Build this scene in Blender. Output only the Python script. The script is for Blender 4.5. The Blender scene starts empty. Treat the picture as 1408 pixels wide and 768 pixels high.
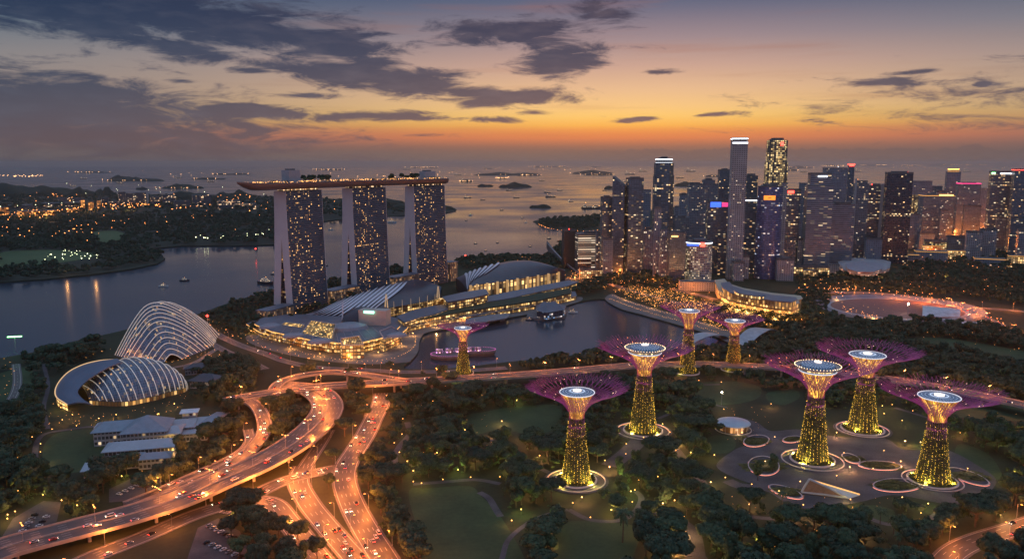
import bpy, math, random
import numpy as np
from mathutils import Vector, Matrix
from mathutils.geometry import tessellate_polygon
R = math.radians
random.seed(7); np.random.seed(7)
sc = bpy.context.scene
C = sc.collection
# ------------------------------------------------------------------ camera
F = 1084.0; CX, CY = 704.0, 384.0; H = 238.0; PIT = R(8.4)
cam = bpy.data.cameras.new('camera'); co = bpy.data.objects.new('camera', cam); C.objects.link(co)
cam.sensor_width = 36.0; cam.lens = F / 1408 * 36.0
cam.clip_start = 1.0; cam.clip_end = 200000
co.location = (0, 0, H); co.rotation_euler = (math.pi/2 - PIT, 0, 0)
sc.camera = co
def ray(px, py):
    u = (px - CX)/F; v = (CY - py)/F
    return Vector((u, math.cos(PIT) + v*math.sin(PIT), -math.sin(PIT) + v*math.cos(PIT)))
def P(px, py, z=0.0):
    d = ray(px, py); t = (z - H)/d.z
    return Vector((d.x*t, d.y*t, z))
def zat(Y, py):
    d = ray(CX, py); return H + Y*d.z/d.y
def srgb(r, g, b):
    f = lambda c: (c/255/12.92) if c/255 <= .04045 else ((c/255+.055)/1.055)**2.4
    return (f(r), f(g), f(b), 1)
# ------------------------------------------------------------------ node helper
class NT:
    def __init__(s, nt): s.nt = nt; s.n = nt.nodes; s.l = nt.links
    def add(s, typ, **kw):
        x = s.n.new(typ)
        for k, v in kw.items():
            if k.startswith('i_'):
                k = k[2:]; x.inputs[int(k) if k.isdigit() else k].default_value = v
            else: setattr(x, k, v)
        return x
    def link(s, a, b): s.l.new(a, b)
    def math(s, op, a, b=None, c=None, clamp=False):
        x = s.n.new('ShaderNodeMath'); x.operation = op; x.use_clamp = clamp
        for i, v in enumerate((a, b, c)):
            if v is None: continue
            if isinstance(v, (int, float)): x.inputs[i].default_value = v
            else: s.l.new(v, x.inputs[i])
        return x.outputs[0]
    def mix(s, f, a, b, blend='MIX'):
        x = s.n.new('ShaderNodeMix'); x.data_type = 'RGBA'; x.blend_type = blend
        for i, v in ((0, f), (6, a), (7, b)):
            if isinstance(v, (int, float)): x.inputs[i].default_value = v
            elif isinstance(v, (tuple, list)): x.inputs[i].default_value = v if len(v) == 4 else (*v, 1)
            else: s.l.new(v, x.inputs[i])
        return x.outputs[2]
    def ramp(s, f, stops, interp='LINEAR'):
        x = s.n.new('ShaderNodeValToRGB'); cr = x.color_ramp; cr.interpolation = interp
        stops = sorted(stops, key=lambda t: t[0])
        while len(cr.elements) < len(stops): cr.elements.new(.5)
        for e, (p, c) in zip(cr.elements, stops): e.position = p
        for e, (p, c) in zip(cr.elements, stops): e.color = c if len(c) == 4 else (*c, 1)
        s.l.new(f, x.inputs[0]); return x.outputs[0]
    def mapr(s, v, a, b, c, d, smooth=False):
        x = s.n.new('ShaderNodeMapRange'); x.interpolation_type = 'SMOOTHSTEP' if smooth else 'LINEAR'
        s.l.new(v, x.inputs[0])
        for i, q in enumerate((a, b, c, d)): x.inputs[i+1].default_value = q
        return x.outputs[0]
# ------------------------------------------------------------------ world sky at dusk
w = bpy.data.worlds.new('World'); sc.world = w; w.use_nodes = True
g = NT(w.node_tree); g.n.clear()
tc = g.add('ShaderNodeTexCoord'); sp = g.add('ShaderNodeSeparateXYZ'); g.link(tc.outputs['Generated'], sp.inputs[0])
az = g.math('ARCTAN2', sp.outputs[0], sp.outputs[1]); el = g.math('ARCSINE', sp.outputs[2])
def azel(px, py):
    d = ray(px, py).normalized(); return math.atan2(d.x, d.y), math.asin(d.z)
DOM = 1.3
def epos(py): return max(0, azel(704, py)[1])/DOM
def stops(lst): return [((epos(y) if y > -500 else -y/1000), srgb(*c)) for y, c in lst]
elf = g.math('DIVIDE', g.math('MAXIMUM', el, 0.0), DOM)
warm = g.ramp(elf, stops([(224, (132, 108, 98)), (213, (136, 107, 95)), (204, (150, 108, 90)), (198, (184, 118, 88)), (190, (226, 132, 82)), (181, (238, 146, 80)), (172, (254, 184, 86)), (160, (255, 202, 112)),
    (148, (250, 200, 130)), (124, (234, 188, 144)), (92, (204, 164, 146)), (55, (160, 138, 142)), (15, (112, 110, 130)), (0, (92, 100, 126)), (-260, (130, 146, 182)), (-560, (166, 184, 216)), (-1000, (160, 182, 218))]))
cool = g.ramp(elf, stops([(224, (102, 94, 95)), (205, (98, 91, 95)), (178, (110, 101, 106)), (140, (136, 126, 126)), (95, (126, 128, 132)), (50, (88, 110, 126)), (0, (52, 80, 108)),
    (-260, (118, 138, 176)), (-560, (158, 180, 214)), (-1000, (156, 180, 217))]))  # in both ramps the upper, unseen stops are brightened for ambient fill
a0 = azel(860, 200)[0]
da = g.math('SUBTRACT', az, a0)
q = g.math('MULTIPLY', g.math('MULTIPLY', da, da), -1/(R(27)**2))
sunf = g.math('POWER', 2.718, q)
base = g.mix(sunf, cool, warm)
# thin streaked veil near the glow
cmb = g.add('ShaderNodeCombineXYZ'); g.link(az, cmb.inputs[0]); g.link(el, cmb.inputs[1])
mp = g.add('ShaderNodeMapping'); mp.inputs['Scale'].default_value = (3.0, 42, 1); mp.inputs['Rotation'].default_value = (0, 0, R(-.9)); g.link(cmb.outputs[0], mp.inputs[0])
n1 = g.add('ShaderNodeTexNoise', i_Scale=1.0, i_Detail=5.0, i_Roughness=.55); g.link(mp.outputs[0], n1.inputs['Vector'])
veil = g.mapr(n1.outputs[0], .5, .75, 0, .3, True)
vm = g.mapr(el, 0.01, .05, 0, 1, True)
base = g.mix(g.math('MULTIPLY', veil, vm), base, g.mix(sunf, srgb(80, 82, 92), srgb(172, 106, 78)))
# clouds : blobs in (azimuth, elevation) broken by noise
BL = [(120, 4, 330, 40, 3, 1.3), (320, 34, 210, 32, 8, 1.25), (455, 58, 90, 24, 4, 1.3), (240, 64, 90, 15, 8, 1.0), (465, 100, 110, 22, 5, 1.2), (560, 116, 85, 20, 5, 1.25), (500, 84, 60, 10, 3, .9),
      (600, 100, 45, 9, 0, .7), (345, 97, 40, 5, 0, .8), (705, 46, 110, 20, -2, 1.15), (780, 84, 75, 20, -9, 1.15), (700, 133, 112, 14, -1, 1.2), (790, 72, 60, 8, -6, .9), (640, 130, 50, 8, 6, .9), (682, 165, 34, 5, 2, .9), (735, 155, 26, 4, 0, .7), (248, 111, 26, 4, 0, .9),
      (40, 152, 350, 56, 5, 1.1), (350, 155, 130, 13, 3, .95), (490, 160, 110, 8, -1, .95), (330, 145, 60, 5, 2, .8), (590, 163, 40, 4, 0, .7), (600, 186, 40, 3, 0, .6), (420, 132, 60, 4, 0, .7),
      (1220, 113, 55, 5, -3, .8), (1258, 99, 34, 3, -2, .8), (985, 157, 42, 3.5, -3, 1), (885, 163, 36, 4, -5, .9), (905, 99, 28, 4, -2, .8), (1350, 116, 12, 4, 0, 1),
      (1345, 135, 190, 22, -2, .36), (830, 18, 70, 16, 4, .72), (1350, 105, 110, 8, -5, .4), (860, 66, 40, 4, 2, .6)]
mask = None
for bx_, by_, rx, ry, rot, wt in BL:
    a_, e_ = azel(bx_, by_)
    m = g.add('ShaderNodeMapping', vector_type='TEXTURE')
    m.inputs['Location'].default_value = (a_, e_, 0); m.inputs['Rotation'].default_value = (0, 0, R(-rot)); m.inputs['Scale'].default_value = (rx/F*1.1, ry/F*1.15, 1)
    g.link(cmb.outputs[0], m.inputs[0])
    ln = g.add('ShaderNodeVectorMath', operation='LENGTH'); g.link(m.outputs[0], ln.inputs[0])
    v = g.math('MULTIPLY', g.math('SUBTRACT', 1.0, ln.outputs['Value']), wt)
    v = g.math('MINIMUM', v, wt*.55 if wt < .7 else 1.0)
    mask = v if mask is None else g.math('MAXIMUM', mask, v)
mp2 = g.add('ShaderNodeMapping'); mp2.inputs['Scale'].default_value = (13, 58, 1); mp2.inputs['Rotation'].default_value = (0, 0, R(1.5)); g.link(cmb.outputs[0], mp2.inputs[0])
n2 = g.add('ShaderNodeTexNoise', i_Scale=1.0, i_Detail=12.0, i_Roughness=.68, i_Distortion=.55); g.link(mp2.outputs[0], n2.inputs['Vector'])
dens = g.math('ADD', g.math('MAXIMUM', mask, -.6), g.math('MULTIPLY', g.math('SUBTRACT', n2.outputs[0], .5), 2.9))
dens = g.mapr(dens, -.05, .6, 0, 1, True)
mp3 = g.add('ShaderNodeMapping'); mp3.inputs['Scale'].default_value = (22, 80, 1); g.link(cmb.outputs[0], mp3.inputs[0])
n3 = g.add('ShaderNodeTexNoise', i_Scale=1.0, i_Detail=6.0); g.link(mp3.outputs[0], n3.inputs['Vector'])
ccol = g.ramp(elf, stops([(224, (84, 78, 84)), (195, (92, 82, 88)), (165, (82, 82, 95)), (130, (68, 76, 94)), (80, (52, 66, 90)), (30, (36, 54, 82)), (0, (30, 48, 76)), (-1000, (100, 120, 155))]))
ccol = g.mix(g.math('MULTIPLY', sunf, g.mapr(el, .03, .13, .55, .12)), ccol, srgb(150, 108, 98))
ccol = g.mix(g.mapr(n3.outputs[0], .45, .78, 0, .24), ccol, g.mix(sunf, srgb(92, 102, 120), srgb(146, 124, 126)))
base = g.mix(g.math('MULTIPLY', dens, .97), base, ccol)
# a distant bank of cumulus tops low over the right horizon
n4 = g.add('ShaderNodeTexNoise', noise_dimensions='1D', i_Scale=26.0, i_Detail=7.0, i_Roughness=.6); g.link(az, n4.inputs['W'])
top = g.math('ADD', g.math('MULTIPLY', n4.outputs[0], .018), .0075)
bank = g.mapr(g.math('SUBTRACT', top, el), -.0006, .0012, 0, 1, True)
bank = g.math('MULTIPLY', bank, g.mapr(az, .02, .2, 0, .6, True))
base = g.mix(bank, base, g.mix(sunf, srgb(98, 88, 92), srgb(124, 98, 92)))
# unseen sky behind the camera, mixed to bright blue as added fill
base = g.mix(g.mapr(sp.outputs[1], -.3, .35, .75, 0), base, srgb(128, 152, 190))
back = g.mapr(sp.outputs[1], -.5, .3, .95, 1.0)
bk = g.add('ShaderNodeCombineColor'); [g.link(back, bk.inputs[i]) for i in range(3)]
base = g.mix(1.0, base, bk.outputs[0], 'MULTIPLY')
SUN_EL = R(0.5); SUN_AZ = a0
sky = g.add('ShaderNodeTexSky', sky_type='NISHITA', sun_disc=False, sun_elevation=SUN_EL, sun_rotation=SUN_AZ, altitude=200, dust_density=3.0, ozone_density=2.0)
sb = g.add('ShaderNodeBackground'); g.link(sky.outputs[0], sb.inputs[0]); sb.inputs[1].default_value = 0.004
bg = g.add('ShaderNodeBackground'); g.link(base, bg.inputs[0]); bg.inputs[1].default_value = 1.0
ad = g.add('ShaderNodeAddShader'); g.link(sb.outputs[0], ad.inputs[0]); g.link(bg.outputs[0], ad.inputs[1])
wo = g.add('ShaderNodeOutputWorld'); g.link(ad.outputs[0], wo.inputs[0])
# ------------------------------------------------------------------ the sun just under the haze
sl = bpy.data.lights.new('sun', 'SUN'); sl.energy = 0.012; sl.angle = R(40); sl.color = (1, .55, .3)
so = bpy.data.objects.new('sun', sl); C.objects.link(so)
sd = Vector((math.sin(SUN_AZ)*math.cos(R(3)), math.cos(SUN_AZ)*math.cos(R(3)), math.sin(R(3))))
so.rotation_euler = sd.to_track_quat('Z', 'Y').to_euler()
sc.view_settings.view_transform = 'Standard'; sc.view_settings.look = 'None'; sc.view_settings.gamma = 1; sc.view_settings.exposure = 0.0
sc.view_settings.use_curve_mapping = False
sc.render.engine = 'CYCLES'
cy = sc.cycles
cy.max_bounces = 4; cy.diffuse_bounces = 1; cy.glossy_bounces = 3; cy.transmission_bounces = 2; cy.volume_bounces = 0; cy.transparent_max_bounces = 8
cy.sample_clamp_indirect = 1.5; cy.sample_clamp_direct = 0; cy.caustics_reflective = False; cy.caustics_refractive = False
cy.use_denoising = True; cy.denoiser = 'OPENIMAGEDENOISE'; cy.use_light_tree = True; cy.use_adaptive_sampling = False
EXTENT = 60000.0
# ================================================================== mesh helpers
def tag(o, label=None, cat=None, group=None, kind=None):
    if label: o['label'] = label
    if cat: o['category'] = cat
    if group: o['group'] = group
    if kind: o['kind'] = kind
    return o
def empty(name, loc, label=None, cat=None, group=None, rz=0):
    o = bpy.data.objects.new(name, None); C.objects.link(o); o.location = loc; o.rotation_euler = (0, 0, rz); o.empty_display_size = 1
    return tag(o, label, cat, group)
def origin(o):
    v = Vector((0, 0, 0))
    while o is not None: v = v + Vector(o.location); o = o.parent
    return v
class MB:
    """collects faces of one mesh in world coordinates"""
    def __init__(s): s.v = []; s.f = []; s.uv = []
    def face(s, pts, uv=None):
        b = len(s.v); s.v += [tuple(p) for p in pts]; s.f.append(tuple(range(b, b+len(pts))))
        s.uv += list(uv) if uv else [(p[0], p[1]) for p in pts]
    def box(s, c, size, rz=0.0, top=None):
        cx, cy_, cz = c; sx, sy, sz = [q/2 for q in size]; ca, sa = math.cos(rz), math.sin(rz)
        def w(x, y, z, k=1):
            x *= k; y *= k
            return (cx + x*ca - y*sa, cy_ + x*sa + y*ca, cz + z)
        k = 1 if top is None else top
        a = [w(-sx, -sy, -sz), w(sx, -sy, -sz), w(sx, sy, -sz), w(-sx, sy, -sz)]; b = [w(-sx, -sy, sz, k), w(sx, -sy, sz, k), w(sx, sy, sz, k), w(-sx, sy, sz, k)]
        L = [2*sx, 2*sy, 2*sx, 2*sy]; o = 0
        for i in range(4):
            j = (i+1) % 4
            s.face([a[i], a[j], b[j], b[i]], [(o, 0), (o+L[i], 0), (o+L[i], 2*sz), (o, 2*sz)]); o += L[i]
        s.face(b); s.face(a[::-1])
        return s
    def prism(s, poly, z0, z1, cap=True, bottom=False):
        """poly: xy points (any winding), vertical walls with uv in metres"""
        p = [(q[0], q[1]) for q in poly]
        A = sum(p[i][0]*p[(i+1) % len(p)][1] - p[(i+1) % len(p)][0]*p[i][1] for i in range(len(p)))
        if A < 0: p = p[::-1]
        o = 0
        for i in range(len(p)):
            a, b = p[i], p[(i+1) % len(p)]; l = math.hypot(a[0]-b[0], a[1]-b[1])
            s.face([(*a, z0), (*b, z0), (*b, z1), (*a, z1)], [(o, z0), (o+l, z0), (o+l, z1), (o, z1)]); o += l
        if cap: s.flat([p], z1)
        if bottom: s.flat([p], z0, True)
        return s
    def flat(s, loops, z, down=False):
        vs = [[Vector((q[0], q[1], 0)) for q in l] for l in loops]; allp = [q for l in vs for q in l]
        for t in tessellate_polygon(vs):
            a, b, c = [allp[i] for i in t]
            cr = (b-a).cross(c-a).z
            if abs(cr) < 1e-9: continue
            if (cr < 0) != down: b, c = c, b
            s.face([(q.x, q.y, z) for q in (a, b, c)])
        return s
    def tube(s, pts, r, n=6, caps=True, r2=None):
        pts = [Vector(p) for p in pts]; m = len(pts); rings = []
        for i, p in enumerate(pts):
            d = (pts[min(i+1, m-1)] - pts[max(i-1, 0)]).normalized()
            x = d.cross(Vector((0, 0, 1)) if abs(d.z) < .95 else Vector((1, 0, 0))).normalized(); y = d.cross(x)
            rr = r if r2 is None else r + (r2-r)*i/(m-1)
            rings.append([p + (x*math.cos(2*math.pi*k/n) + y*math.sin(2*math.pi*k/n))*rr for k in range(n)])
        L = 0
        for i in range(m-1):
            l = (pts[i+1]-pts[i]).length
            for k in range(n):
                j = (k+1) % n
                s.face([rings[i][k], rings[i+1][k], rings[i+1][j], rings[i][j]], [(k/n, L), (k/n, L+l), ((k+1)/n, L+l), ((k+1)/n, L)])
            L += l
        if caps: s.face(rings[0]); s.face(rings[-1][::-1])
        return s
    def lathe(s, prof, n=32, c=(0, 0, 0), sx=1, sy=1, rz=0, wob=None):
        ca, sa = math.cos(rz), math.sin(rz)
        def pt(r, z, k):
            t = 2*math.pi*k/n
            if wob: r *= wob(t, z)
            x, y = r*sx*math.cos(t), r*sy*math.sin(t)
            return (c[0] + x*ca - y*sa, c[1] + x*sa + y*ca, c[2] + z)
        L = 0
        for (r0, z0), (r1, z1) in zip(prof[:-1], prof[1:]):
            l = math.hypot(r1-r0, z1-z0); rm = max(r0, r1)
            for k in range(n):
                u0, u1 = 2*math.pi*k/n*rm, 2*math.pi*(k+1)/n*rm
                q = [pt(r0, z0, k), pt(r0, z0, k+1), pt(r1, z1, k+1), pt(r1, z1, k)]; uv = [(u0, L), (u1, L), (u1, L+l), (u0, L+l)]
                if r0 < 1e-6: q = [q[0], q[2], q[3]]; uv = [uv[0], uv[2], uv[3]]
                elif r1 < 1e-6: q = q[:3]; uv = uv[:3]
                s.face(q, uv)
            L += l
        return s
    def grid(s, fn, nu, nv, thick=0.0, u0=0., u1=1., v0=0., v1=1., uvs=(1, 1)):
        g_ = [[Vector(fn(u0+(u1-u0)*i/nu, v0+(v1-v0)*j/nv)) for j in range(nv+1)] for i in range(nu+1)]
        for i in range(nu):
            for j in range(nv):
                s.face([g_[i][j], g_[i+1][j], g_[i+1][j+1], g_[i][j+1]], [((a)/nu*uvs[0], (b)/nv*uvs[1]) for a, b in ((i, j), (i+1, j), (i+1, j+1), (i, j+1))])
        if thick:
            d = Vector((0, 0, -thick))
            for i in range(nu):
                for j in range(nv): s.face([g_[i][j]+d, g_[i][j+1]+d, g_[i+1][j+1]+d, g_[i+1][j]+d])
            rim = [g_[i][0] for i in range(nu+1)] + [g_[nu][j] for j in range(1, nv+1)] + [g_[i][nv] for i in range(nu-1, -1, -1)] + [g_[0][j] for j in range(nv-1, 0, -1)]
            for i in range(len(rim)):
                a, b = rim[i], rim[(i+1) % len(rim)]; s.face([a, a+d, b+d, b])
        return s
    def octa(s, p, r):
        x, y, z = p
        t, b = (x, y, z+r), (x, y, z-r); e = [(x+r, y, z), (x, y+r, z), (x-r, y, z), (x, y-r, z)]
        for i in range(4): s.face([e[i], e[(i+1) % 4], t]); s.face([e[(i+1) % 4], e[i], b])
        return s
    def build(s, name, mat, parent=None, smooth=False, **kw):
        me = bpy.data.meshes.new(name); off = origin(parent) if parent else Vector((0, 0, 0))
        me.from_pydata([(a-off.x, b-off.y, c-off.z) for a, b, c in s.v], [], s.f)
        ul = me.uv_layers.new(name='UVMap'); ul.data.foreach_set('uv', np.array(s.uv, dtype=np.float32).ravel())
        me.materials.append(mat)
        if smooth: me.polygons.foreach_set('use_smooth', [True]*len(me.polygons))
        o = bpy.data.objects.new(name, me); C.objects.link(o)
        if parent: o.parent = parent
        return tag(o, **kw)
    def weld(s, eps=1e-3):
        idx = {}; nv = []; mp_ = []
        for p in s.v:
            k = (round(p[0]/eps), round(p[1]/eps), round(p[2]/eps))
            if k not in idx: idx[k] = len(nv); nv.append(p)
            mp_.append(idx[k])
        s.v = nv; s.f = [tuple(mp_[i] for i in f) for f in s.f]
        return s
def quads_object(name, V, Q, mat, parent=None, loc=None):
    me = bpy.data.meshes.new(name); nv, nq = len(V), len(Q)
    me.vertices.add(nv); me.vertices.foreach_set('co', np.asarray(V, dtype=np.float32).ravel())
    me.loops.add(nq*4); me.loops.foreach_set('vertex_index', np.asarray(Q, dtype=np.int32).ravel())
    me.polygons.add(nq); me.polygons.foreach_set('loop_start', np.arange(0, nq*4, 4, dtype=np.int32))
    me.update(); me.validate()
    me.materials.append(mat)
    o = bpy.data.objects.new(name, me); C.objects.link(o)
    if parent: o.parent = parent
    return o
def copy_tree(o, parent=None):
    c = o.copy(); C.objects.link(c)
    if parent: c.parent = parent
    for ch in list(o.children): copy_tree(ch, c)
    return c
# ================================================================== materials
MC = {}
def mat(name, col, rough=.6, metal=0.0, var=.25, scale=.15, emit=None, est=0.0, spec=.5, bump=0.0, sample=False, coord='Object'):
    if name in MC: return MC[name]
    m = bpy.data.materials.new(name); m.use_nodes = True; MC[name] = m
    g = NT(m.node_tree); b = g.n['Principled BSDF']
    t = g.add('ShaderNodeTexCoord'); n = g.add('ShaderNodeTexNoise', i_Scale=scale, i_Detail=6.0, i_Roughness=.6); g.link(t.outputs[coord], n.inputs['Vector'])
    c = col if len(col) == 4 else (*col, 1)
    lo = tuple(x*(1-var) for x in c[:3]) + (1,); hi = tuple(min(1, x*(1+var)) for x in c[:3]) + (1,)
    g.link(g.mix(g.mapr(n.outputs[0], .3, .7, 0, 1), lo, hi), b.inputs['Base Color'])
    b.inputs['Roughness'].default_value = rough; b.inputs['Metallic'].default_value = metal; b.inputs['Specular IOR Level'].default_value = spec
    if bump:
        bp = g.add('ShaderNodeBump', i_Strength=bump, i_Distance=1.0); g.link(n.outputs[0], bp.inputs['Height']); g.link(bp.outputs[0], b.inputs['Normal'])
    if emit:
        b.inputs['Emission Color'].default_value = emit if len(emit) == 4 else (*emit, 1); b.inputs['Emission Strength'].default_value = est
        if not sample: m.cycles.emission_sampling = 'NONE'
    return m
def glow(name, col, st): return mat(name, (.1, .1, .1), emit=col, est=st, var=0)
LITK = .8; PK = .5
def facade(name, glass, wall, cw=3.6, ch=4.0, p=.2, lit=(1, .62, .25), lit2=(1, .86, .6), st=1.6, win=(.14, .86, .28, .84), rough=.22, rowp=.05, metal=.0, colp=0.0, zfade=None, spec=.5):
    if name in MC: return MC[name]
    m = bpy.data.materials.new(name); m.use_nodes = True; MC[name] = m; m.cycles.emission_sampling = 'NONE'
    g = NT(m.node_tree); b = g.n['Principled BSDF']
    uv = g.add('ShaderNodeUVMap'); s = g.add('ShaderNodeSeparateXYZ'); g.link(uv.outputs[0], s.inputs[0])
    oi = g.add('ShaderNodeObjectInfo')
    U = g.math('DIVIDE', s.outputs[0], cw); V = g.math('DIVIDE', s.outputs[1], ch)
    fu, fv = g.math('FRACT', U), g.math('FRACT', V); iu, iv = g.math('FLOOR', U), g.math('FLOOR', V)
    def inside(x, a, c_): return g.math('MULTIPLY', g.math('GREATER_THAN', x, a), g.math('LESS_THAN', x, c_))
    wm = g.math('MULTIPLY', inside(fu, win[0], win[1]), inside(fv, win[2], win[3]))
    cb = g.add('ShaderNodeCombineXYZ'); g.link(iu, cb.inputs[0]); g.link(iv, cb.inputs[1]); g.link(g.math('MULTIPLY', oi.outputs['Random'], 97.0), cb.inputs[2])
    wn = g.add('ShaderNodeTexWhiteNoise', noise_dimensions='3D'); g.link(cb.outputs[0], wn.inputs['Vector'])
    w1 = g.add('ShaderNodeTexWhiteNoise', noise_dimensions='2D'); cb2 = g.add('ShaderNodeCombineXYZ'); g.link(iv, cb2.inputs[0]); g.link(oi.outputs['Random'], cb2.inputs[1]); g.link(cb2.outputs[0], w1.inputs['Vector'])
    row = g.math('MULTIPLY', g.math('LESS_THAN', w1.outputs['Value'], rowp), .55)
    # lights cluster : slow noise over the facade
    nz = g.add('ShaderNodeTexNoise', i_Scale=.28, i_Detail=2.0); g.link(cb.outputs[0], nz.inputs['Vector'])
    pe = g.math('MULTIPLY', g.mapr(nz.outputs[0], .35, .65, .25, 1.9), p*PK if p < .5 else p)
    pe = g.math('ADD', pe, row)
    if colp:
        w2 = g.add('ShaderNodeTexWhiteNoise', noise_dimensions='1D'); g.link(iu, w2.inputs['W'])
        pe = g.math('MULTIPLY', pe, g.mapr(w2.outputs['Value'], .45, .55, 1-colp, 1+colp))
    litm = g.math('LESS_THAN', wn.outputs['Value'], pe)
    cc = g.add('ShaderNodeSeparateColor'); g.link(wn.outputs['Color'], cc.inputs[0])
    lc = g.mix(cc.outputs[1], lit, lit2)
    e = g.math('MULTIPLY', g.math('MULTIPLY', litm, wm), g.math('ADD', g.math('MULTIPLY', g.math('POWER', cc.outputs[2], 3.0), 1.5), .16))
    g.link(lc, b.inputs['Emission Color']); g.link(g.math('MULTIPLY', e, st*LITK), b.inputs['Emission Strength'])
    var = g.mapr(cc.outputs[0], 0, 1, .6, 1.35); vc = g.add('ShaderNodeCombineColor'); [g.link(var, vc.inputs[i]) for i in range(3)]
    gl = g.mix(1.0, glass, vc.outputs[0], 'MULTIPLY')
    tc_ = g.add('ShaderNodeTexCoord'); dn = g.add('ShaderNodeTexNoise', i_Scale=.05, i_Detail=6.0); g.link(tc_.outputs['Object'], dn.inputs['Vector'])
    wl = g.mix(g.mapr(dn.outputs[0], .3, .7, 0, 1), tuple(x*.78 for x in wall), tuple(x*1.18 for x in wall))
    g.link(g.mix(wm, wl, gl), b.inputs['Base Color'])
    g.link(g.math('SUBTRACT', .7, g.math('MULTIPLY', wm, .7-rough)), b.inputs['Roughness'])
    if metal: g.link(g.math('MULTIPLY', wm, metal), b.inputs['Metallic'])
    b.inputs['Specular IOR Level'].default_value = spec
    return m
def leafmat(name, col, col2, var=.5):
    if name in MC: return MC[name]
    m = bpy.data.materials.new(name); m.use_nodes = True; MC[name] = m
    g = NT(m.node_tree); b = g.n['Principled BSDF']
    ge = g.add('ShaderNodeNewGeometry'); oi = g.add('ShaderNodeObjectInfo')
    n = g.add('ShaderNodeTexNoise', i_Scale=.11, i_Detail=4.0); g.link(ge.outputs['Position'], n.inputs['Vector'])
    f = g.math('ADD', g.math('MULTIPLY', g.mapr(n.outputs[0], .3, .7, 0, 1), .6), g.math('MULTIPLY', oi.outputs['Random'], .4))
    c = g.mix(f, col, col2)
    n2_ = g.add('ShaderNodeTexNoise', i_Scale=.9, i_Detail=3.0); g.link(ge.outputs['Position'], n2_.inputs['Vector'])
    v = g.mapr(n2_.outputs[0], .3, .7, 1-var, 1+var); vc = g.add('ShaderNodeCombineColor'); [g.link(v, vc.inputs[i]) for i in range(3)]
    g.link(g.mix(1.0, c, vc.outputs[0], 'MULTIPLY'), b.inputs['Base Color'])
    b.inputs['Roughness'].default_value = .75; b.inputs['Specular IOR Level'].default_value = .25
    return m
PALE = mat('pale_panel', (.36, .35, .36), .6, var=.12, scale=.03)
WHITE = mat('white_paint', (.75, .76, .78), .5, var=.08)
CONC = mat('concrete', (.27, .26, .25), .8, var=.25, scale=.12)
DCONC = mat('dark_concrete', (.12, .12, .125), .8, var=.3, scale=.1)
STEEL = mat('grey_steel', (.3, .31, .33), .4, .6, var=.15)
DARK = mat('dark_metal', (.04, .042, .05), .4, .4, var=.2)
GRYROOF = mat('grey_roof', (.12, .14, .18), .45, .2, var=.18, scale=.07)
DKROOF = mat('slate_roof', (.018, .028, .05), .3, 0, var=.3, scale=.06)
BARK = mat('bark', (.06, .045, .035), .9, var=.4, scale=1.5)
GOLD = glow('warm_lamp_glow', (1, .45, .1), 5)
WARMW = glow('warm_white_glow', (1, .7, .4), 5)
ORNG = glow('sodium_lamp_glow', (1, .32, .07), 10)
COLD = glow('cold_white_glow', (.75, .9, 1), 7)
REDG = glow('red_light_glow', (1, .05, .03), 7)
MAGG = glow('magenta_light_glow', (.9, .08, .5), 4)
GREENG = glow('green_light_glow', (.25, 1, .3), 6)
YELG = glow('yellow_bead_glow', (1, .6, .06), 5)
def table(pts):
    """smooth interpolation through (t, value...) rows"""
    T = [p_[0] for p_ in pts]; V_ = [np.array(p_[1:], float) for p_ in pts]
    def f(t):
        t = min(max(t, T[0]), T[-1]); i = 0
        while i < len(T)-2 and t > T[i+1]: i += 1
        h_ = T[i+1]-T[i]; k = (t-T[i])/h_
        def sl_(j): return (V_[1]-V_[0])/(T[1]-T[0]) if j == 0 else ((V_[-1]-V_[-2])/(T[-1]-T[-2]) if j == len(T)-1 else (V_[j+1]-V_[j-1])/(T[j+1]-T[j-1]))
        a, b_ = sl_(i)*h_, sl_(i+1)*h_
        r_ = (2*k**3-3*k**2+1)*V_[i] + (k**3-2*k**2+k)*a + (-2*k**3+3*k**2)*V_[i+1] + (k**3-k**2)*b_
        return r_ if len(r_) > 1 else float(r_[0])
    return f
def pxcurve(rows):
    """rows of (px, py, z) spread evenly over 0..1 -> world points"""
    n_ = len(rows)-1; W3 = [(i/n_,) + tuple(P(a, b_, z)) for i, (a, b_, z) in enumerate(rows)]; f = table(W3)
    return lambda u: Vector(f(u))
# ================================================================== geometry utilities
def catmull(pts, n=8):
    pts = [Vector(p) for p in pts]; out = []
    q = [pts[0]*2-pts[1]] + pts + [pts[-1]*2-pts[-2]]
    for i in range(1, len(q)-2):
        for k in range(n):
            t = k/n; a, b, c, d = q[i-1], q[i], q[i+1], q[i+2]
            out.append(.5*((2*b) + (c-a)*t + (2*a-5*b+4*c-d)*t*t + (3*b-a-3*c+d)*t**3))
    out.append(pts[-1]); return out
def resample(pts, step):
    out = [pts[0].copy()]; acc = 0
    for a, b in zip(pts[:-1], pts[1:]):
        l = (b-a).length
        if l < 1e-6: continue
        while acc + l >= step:
            t = (step-acc)/l; a = a + (b-a)*t; out.append(a.copy()); l = (b-a).length; acc = 0
            if l < 1e-6: break
        acc += l
    return out
def normals(pts):
    r = []
    for i in range(len(pts)):
        d = pts[min(i+1, len(pts)-1)] - pts[max(i-1, 0)]; d.z = 0; d.normalize(); r.append(Vector((-d.y, d.x, 0)))
    return r
def inpoly(x, y, poly):
    c = False; n = len(poly); j = n-1
    for i in range(n):
        xi, yi = poly[i]; xj, yj = poly[j]
        if (yi > y) != (yj > y) and x < (xj-xi)*(y-yi)/(yj-yi)+xi: c = not c
        j = i
    return c
BLOCK_POLY = []; BLOCK_LINE = []; BLOCK_DISC = []
def pp(l, z=0): return [tuple(P(a, b, z)[:2]) for a, b in l]
def block(l): BLOCK_POLY.append(pp(l))
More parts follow.
